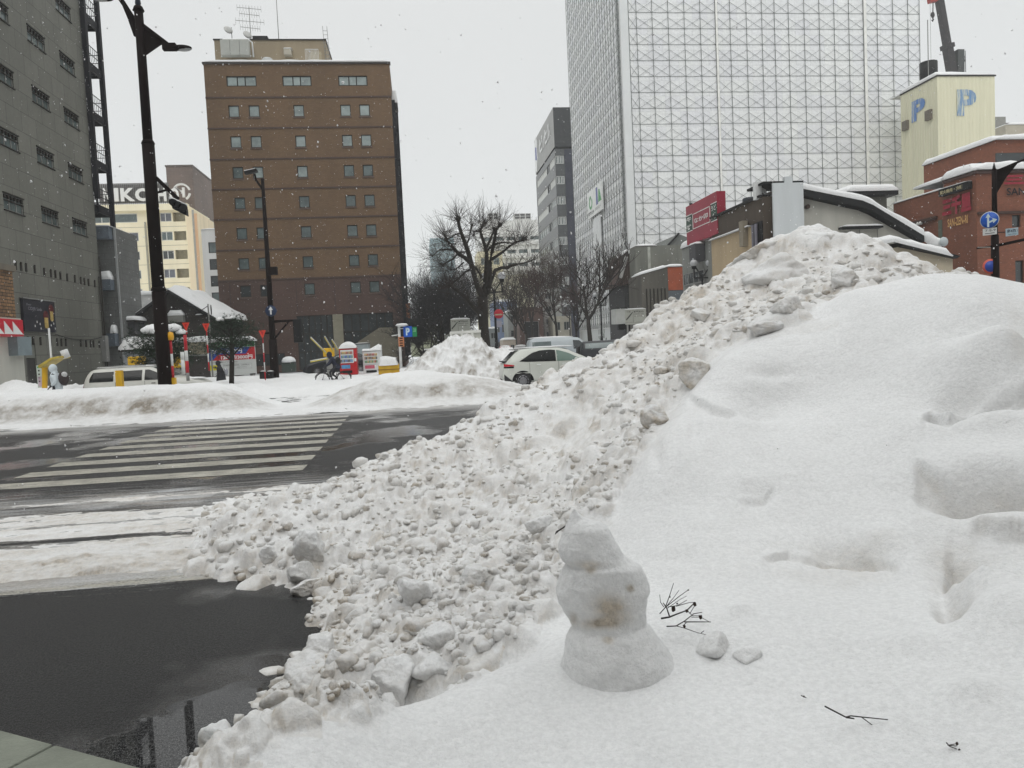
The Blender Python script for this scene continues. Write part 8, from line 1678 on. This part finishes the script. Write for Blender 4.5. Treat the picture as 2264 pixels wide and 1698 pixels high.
def big_tree():
    Y=44.; c6=lambda x,y,d=0:onY(920+x/7.373,440+y/7.373,Y+d); c7=lambda x,y,d=0:onY(960+x/8.508,640+y/8.508,Y+d); rs=random.Random(3)
    root=empty('bare_tree',Vector((c7(985,1200).x,Y,0)),'big pollarded bare tree in the middle of the view','tree'); tr=MB(); tw=MB()
    b=c7(975,1200); 
    tr.tube([Vector((b.x,Y,-.1)),Vector((b.x,Y,.4)),c7(950,950),c7(930,700),c7(915,420),c7(905,150)],[.50,.36,.31,.29,.31,.33],10)
    LM=[([c7(900,200),c7(860,20,-.3),c6(1000,1440,-.4),c6(900,1060,-.7),c6(860,900,-.8),c6(800,720,-.9),c6(740,560,-.9),c6(700,440,-.9),c6(685,320,-.9)],(.20,.17,.16,.145,.14,.12,.10,.095,.10),.9),
        ([c6(900,1060,-.7),c6(800,960,-.9),c6(700,900,-1.1),c6(600,790,-1.3),c6(500,680,-1.4),c6(460,580,-1.4)],(.13,.12,.11,.10,.085,.04),.9),
        ([c6(840,860,-.8),c6(690,870,-.9),c6(600,830,-.9),c6(480,825,-1.),c6(370,835,-1.),c6(265,930,-1.)],(.05,.05,.045,.045,.04,.035),.7),
        ([c6(670,900,-1.1),c6(600,980,-1.3),c6(500,1030,-1.3),c6(430,1080,-1.4)],(.06,.05,.045,.04),.7),
        ([c6(780,1030,-.5),c6(700,1100,-.5),c6(640,1150,-.4),c6(560,1155,-.4)],(.05,.04,.035,.03),.6),
        ([c6(880,1150,-.5),c6(800,1190,-.4),c6(700,1290,-.3),c6(600,1370,-.1),c6(540,1400,0)],(.06,.055,.05,.05,.045),.8),
        ([c6(820,740,-.9),c6(860,660,-.7),c6(880,560,-.6),c6(905,420,-.5)],(.06,.05,.045,.05),.5),
        ([c6(720,560,-.9),c6(640,580,-1.),c6(540,640,-1.2),c6(480,660,-1.3)],(.05,.045,.04,.05),.8),
        ([c7(910,200,.2),c7(930,0,.3),c6(1130,1330,.3),c6(1150,1100,.3),c6(1150,880,.2),c6(1130,780,.2),c6(1080,640,.1),c6(1045,520,0),c6(1070,450,0),c6(1112,390,0)],(.2,.17,.15,.14,.12,.10,.09,.08,.06,.045),.8),
        ([c6(1045,525,0),c6(945,525,0),c6(940,590,0)],(.05,.05,.045),.5),
        ([c6(1145,800,.2),c6(1200,680,.4),c6(1250,560,.5),c6(1275,480,.5)],(.08,.07,.06,.06),.6),
        ([c7(920,250,.3),c7(1010,60,.5),c6(1200,1230,.7),c6(1200,1050,.9),c6(1240,850,.9),c6(1280,650,.9),c6(1305,500,.8),c6(1370,420,.8)],(.18,.16,.14,.13,.11,.10,.09,.08),.9),
        ([c6(1150,850,.5),c6(1230,770,.8),c6(1330,720,1.),c6(1440,710,1.2),c6(1600,720,1.4),c6(1740,670,1.5)],(.07,.06,.055,.05,.05,.05),.9),
        ([c6(1230,980,.9),c6(1330,920,1.1),c6(1430,850,1.2),c6(1520,770,1.3),c6(1640,700,1.3)],(.10,.085,.07,.06,.04),.8),
        ([c7(925,200,.2),c6(1230,1300,.9),c6(1290,1160,1.1),c6(1400,1120,1.3),c6(1480,1120,1.4),c6(1570,1080,1.4),c6(1720,1050,1.5),c6(1880,1010,1.5)],(.16,.13,.11,.10,.11,.08,.05,.03),.8),
        ([c6(960,1100,-.2),c6(1020,1190,-.1),c6(1060,1260,0)],(.08,.07,.06),.3),
        ([c7(890,480,-.2),c7(760,350,-.6),c7(620,190,-1.),c7(520,90,-1.2),c6(560,1420,-1.3)],(.16,.14,.12,.10,.07),.8)]
    for P,R_a,k in LM:
        tr.tube(P,R_a,8)
        n=len(P)
        for i in range(2,n) if n>3 else range(1,n):
            for j in range(int(9*k)+2):
                t=rs.random(); c=P[i-1].lerp(P[i],t); d=Vector((rs.gauss(0,1),rs.gauss(0,.8),rs.gauss(.25,.8))).normalized()
                grow(tw,tw,c,d,rs.uniform(.3,.95),rs.uniform(.008,.017),1,rs,.45,.25,2,.0045)
        e=P[-1]
        for j in range(int(42*k)):    # pollard brush at the tip
            d=((P[-1]-P[-2]).normalized()*.5+Vector((rs.gauss(0,.8),rs.gauss(0,.7),rs.gauss(.25,.7)))).normalized(); grow(tw,tw,e+Vector((rs.gauss(0,.08),0,rs.gauss(0,.08))),d,rs.uniform(.35,1.15),rs.uniform(.007,.013),1,rs,.35,.3,2,.004)
        tr.sphere(e,R_a[-1]*1.7,8)
    tr.build('trunk',TB,root); tw.build('crown',TW,root)
big_tree()
def bare_tree(label,x,yb,Y,h,seed,dep=5,r=.16,spread=.5,up=.35,nk=3,name='bare_tree',z0=0,group=None,trunk=.32,lean=(0,0),tw_=None,mind=.006):
    rs=random.Random(seed); b=onY(x,yb,Y); b.z=z0; root=empty(name,b,label,'tree',group); tr=MB(); tw=MB()
    top=b+Vector((lean[0],lean[1],h*trunk)); tr.tube([b+Vector((0,0,-.2)),b.lerp(top,.5)+Vector((rs.gauss(0,.05),0,0)),top],[r*1.25,r,r*.85],8)
    for k in range(4): a=rs.random()*6.3; d=Vector((math.cos(a)*spread*1.3,math.sin(a)*spread*1.3,1)).normalized(); grow(tr,tw,top,d,h*.30,r*.62,dep,rs,spread,up,nk,mind)
    tr.build('trunk',TB,root); tw.build('crown',tw_ or TW,root)
bare_tree('bare forked tree in front of the scaffold hoarding',1312,800,62.,10.5,11,4,.2,.5,.45,3,lean=(-.3,0),mind=.008)
bare_tree('small bare tree with tight twigs before the yellowish block',1142,760,100.,12.,12,4,.16,.45,.4,3,mind=.012)
bare_tree('slim bare tree between the brown block and the dark tower',1178,760,96.,11.5,13,4,.14,.4,.45,3,mind=.012)
RTW=mat('reddish_twig',(.045,.020,.016),.9,.3,6)
bare_tree('reddish bare street tree crowding the foot of the dark tower',1232,770,84.,11.,14,5,.16,.55,.35,3,mind=.011,tw_=RTW)
bare_tree('second reddish bare street tree left of the twin globe lamp',1276,780,76.,8.0,15,4,.14,.55,.3,3,mind=.010,tw_=RTW)
bare_tree('dark bare tree in front of the brown block',1166,780,78.,8.,16,4,.13,.5,.35,3,mind=.010)
for i,(lab,x,Y,h,sd) in enumerate((('dense dark bare tree left of the big pollarded one, tallest of the thicket',985,66.,11.5,21),('dense dark bare tree at the left edge of the thicket',953,70.,10.,22),('dense dark bare tree in the middle of the thicket',966,60.,9.5,23),('low dense bare tree at the foot of the thicket by the P sign',938,62.,6.,24),('dense dark bare tree at the right of the thicket, behind the information board',1010,64.,10.5,25))):
    bare_tree(lab,x,790,Y,h,sd,4,.12,.6,.25,5,group='thicket of bare trees',trunk=.15,mind=.008,tw_=mat('thicket_twig',(.020,.018,.019),.9,.3,6))
# young pines with snow pads
NDL=mat('pine_needles',(.022,.040,.022),.8,.45,3); 
def pine(label,x,yb,Y,pads,snow,ztr,seed):
    rs=random.Random(seed); b=onY(x,yb,Y); b.z=0; root=empty('pine_tree',b,label,'tree'); tr=MB(); P=lambda px,py,d=0:onY(px,py,Y+d); t=P(x,ztr)
    tr.tube([b,b.lerp(t,.5)+Vector((.05,0,0)),t],[.13,.11,.05],8); nd=MB()
    for (px_,py_,rx,rz,d) in pads:
        c=P(px_,py_,d); a=Vector((b.x+(t.x-b.x)*.7,Y,max(.8,c.z-.6))); tr.tube([a,a.lerp(c,.6)+Vector((0,0,.1)),c],[.05,.035,.02],5)
        for k in range(int(170*rx)):
            q=c+Vector((rs.gauss(0,.42)*rx,rs.gauss(0,.42)*rx,rs.gauss(0,.42)*rz)); 
            for j in range(7):
                dv=Vector((rs.gauss(0,1),rs.gauss(0,1),rs.gauss(.4,.8))).normalized()*rs.uniform(.10,.19); s=Vector((rs.gauss(0,1),rs.gauss(0,1),rs.gauss(0,1))).normalized()*.012
                nd.add([q-s,q+s,q+dv],[(0,1,2)])
            if k%9==0: tr.tube([c.lerp(q,.2),q],[.012,.006],3,cap=False)
    tr.build('trunk',TB,root); nd.build('needles',NDL,root)
    for (px_,py_,w,h) in snow:
        c=P(px_,py_,-.2); rw=w*.5/FPX*Y*1.05; rh=h*.5/FPX*Y; sm=MB(); sm.sphere((0,0,0),1,22)
        vv=[]
        for v in sm.v:
            v=Vector(v); n_=1+.22*mn.noise(v*1.6+Vector((px_,0,0)))+.08*mn.noise(v*5); v=v*n_; z_=v.z if v.z>-.25 else -.25+(v.z+.25)*.35; vv.append((c.x+v.x*rw,c.y+v.y*rw*.8,c.z+z_*rh))
        sm.v=vv; sm.build('snow_pad',SNOWF,root)
pine('young pine under heavy snow pads, behind the tall brown lamp',352,850,32.,[(325,748,.9,.5,0),(340,770,1.1,.6,.2),(362,760,1.2,.7,-.2),(392,755,.9,.6,.1),(345,795,1.2,.5,.3),(380,790,1.2,.6,0),(402,782,.8,.6,.2),(318,775,.7,.5,0),(388,735,.5,.4,0),(335,815,1.,.4,.3)],[(338,731,44,26),(383,727,30,22),(400,735,20,14)],735,5)
pine('open crowned young pine with two small snow pads in front of the parking board',510,840,38.,[(478,722,.6,.4,0),(500,715,.7,.4,.1),(525,712,.8,.45,0),(545,728,.8,.4,0),(470,745,.7,.4,.2),(495,748,.8,.4,-.2),(530,748,.9,.4,.1),(480,775,.9,.35,0),(545,760,.8,.35,.2),(510,765,.7,.3,0),(465,765,.6,.3,0)],[(486,707,15,11),(508,703,20,10)],700,6)
# wires on a bracket pole by the roof
m=MB(); Y=52.; a=onY(463,720,Y); b_=onY(461,672,Y); r=empty('wire_bracket_pole',Vector((a.x,Y,0)),'thin grey pole with a wire bracket in front of the snowy roof','pole'); m.tube([(a.x,Y,0),(a.x,Y,b_.z)],.05,6); m.build('pole',FRG,r)
m=MB(); c=onY(441,689,Y); m.bar(b_+Vector((0,0,-.1)),c,.04); m.bar(Vector((a.x,Y,b_.z-.8)),c,.03); d=onY(466,685,Y); m.lathe(d,[(.32,0),(.34,.03),(.30,.05)],16,(1,.2,0)); m.build('bracket',BLACK,r)
# crane on the parking tower's far side
def crane():
    Y=100.; P=lambda x,y:onY(x,y,Y); r=empty('mobile_crane',P(2110,160)+Vector((0,0,-40)),'dark crane boom rising behind the parking tower with a hanging hook','crane')
    a=P(2106,170); b=P(2070,-40); BM=mat('crane_dark',(.018,.014,.016),.5,.3,2)
    m=MB(); d=(b-a); a2=a-d.normalized()*40; m.bar(a2,a.lerp(b,.32),.95,1.1,up=(0,1,0)); m.bar(a.lerp(b,.32),b,.78,.9,up=(0,1,0)); m.build('boom',BM,r); m=MB(); c=a.lerp(b,.32); m.bar(c-d.normalized()*.3,c+d.normalized()*.3,1.35,1.3,up=(0,1,0)); m.build('boom_collar',BM,r)
    m=MB(); e=P(2119,112); f=P(2119,165); m.bar(f+Vector((0,0,-8)),e,1.1,1.0); m.poly([P(2098,162),P(2126,162),P(2126,140),P(2112,140)],(0,.6,0)); m.build('mast_tower',mat('crane_grey',(.05,.055,.055),.6,.3,2),r)
    m=MB(); g=P(2134,112); h=P(2136,162); m.tube([h+Vector((0,0,-4)),g],.05,5); m.tube([P(2127,124),P(2134,124)],.05,5); m.sphere(P(2132,134),.18,8); m.tube([P(2133,124),P(2132,134)],.03,4); m.build('side_lamp_pole',BM,r)
    m=MB(); k=P(2062,28); t=P(2062,-10); m.tube([t,k],.035,4); m.tube([P(2065,-10),P(2063,28)],.035,4); m.build('hoist_rope',BM,r); m=MB(); m.sphere(k+Vector((0,0,-.3)),.34,10,(.9,.6,1.3)); m.tube([k+Vector((0,0,-.7)),k+Vector((.1,0,-1.)),k+Vector((.0,0,-1.2)),k+Vector((-.15,0,-1.0))],.09,6); m.build('hook_block',BM,r)
    m=MB(); m.obox(P(2062,0),Vector((.55,0,.1)),Vector((0,.4,0)),Vector((-.05,0,.32))); m.build('boom_head',mat('crane_red',(.32,.02,.012),.5,.3,4),r)
    m=MB(); m.tube([P(2056,-10),P(2059,166)],.022,4); m.build('tag_line',FRG,r)
crane()
# ---------------- falling snow and snowy air ----------------
def flakes(n):
    rs=np.random.RandomState(9); X=rs.uniform(-32,45,n); Y=1.4+58*rs.rand(n)**1.0; Z=rs.uniform(.2,30,n); nn=int(n*.05)
    Y[:nn]=rs.uniform(1.6,9,nn); X[:nn]=rs.uniform(-4,8,nn); Z[:nn]=rs.uniform(.9,7,nn); 
    ok=(Y>1.5); X,Y,Z=X[ok],Y[ok],Z[ok]; n=len(X)
    S=.0035+.010*rs.rand(n)**3; S[rs.rand(n)>.985]*=1.6; near=np.clip(Y/9,.35,1); S*=near
    base=np.array([(1,0,0),(-1,0,0),(0,1,0),(0,-1,0),(0,0,1),(0,0,-1)],float); F=np.array([(0,2,4),(2,1,4),(1,3,4),(3,0,4),(2,0,5),(1,2,5),(3,1,5),(0,3,5)])
    jit=rs.uniform(.45,1.35,(n,6,3)); rot=rs.rand(n)*6.3; b=base[None]*jit+rs.uniform(-.35,.35,(n,6,3)); c,s=np.cos(rot)[:,None],np.sin(rot)[:,None]; x=b[:,:,0]*c-b[:,:,2]*s; z=b[:,:,0]*s+b[:,:,2]*c
    V=np.stack([X[:,None]+x*S[:,None],Y[:,None]+b[:,:,1]*S[:,None],Z[:,None]+z*S[:,None]*1.25],-1).reshape(-1,3); Fi=(F[None]+6*np.arange(n)[:,None,None]).reshape(-1,3)
    me=bpy.data.meshes.new('snowflakes'); me.vertices.add(len(V)); me.vertices.foreach_set('co',V.astype(np.float32).ravel()); me.loops.add(Fi.size); me.loops.foreach_set('vertex_index',Fi.astype(np.int32).ravel()); me.polygons.add(len(Fi)); me.polygons.foreach_set('loop_start',np.arange(0,Fi.size,3,dtype=np.int32)); me.update(calc_edges=True)
    me.materials.append(mat('flake_white',(.93,.93,.94),.7,.01,1)); o=bpy.data.objects.new('falling_snow',me); COL.objects.link(o); setp(o,kind='stuff')
flakes(60000)
hz=MB(); hz.box(-940,940,-340,1540,-1.1,66); ho=hz.build('haze',(lambda m:m)(bpy.data.materials.new('haze')),kind='stuff')
hm=ho.data.materials[0]; hm.use_nodes=True; nt=hm.node_tree; nt.nodes.clear(); out=nt.nodes.new('ShaderNodeOutputMaterial'); pv=nt.nodes.new('ShaderNodeVolumePrincipled'); pv.inputs['Color'].default_value=(.93,.95,.95,1); pv.inputs['Density'].default_value=.0007; pv.inputs['Anisotropy'].default_value=.0; nt.links.new(pv.outputs[0],out.inputs['Volume'])
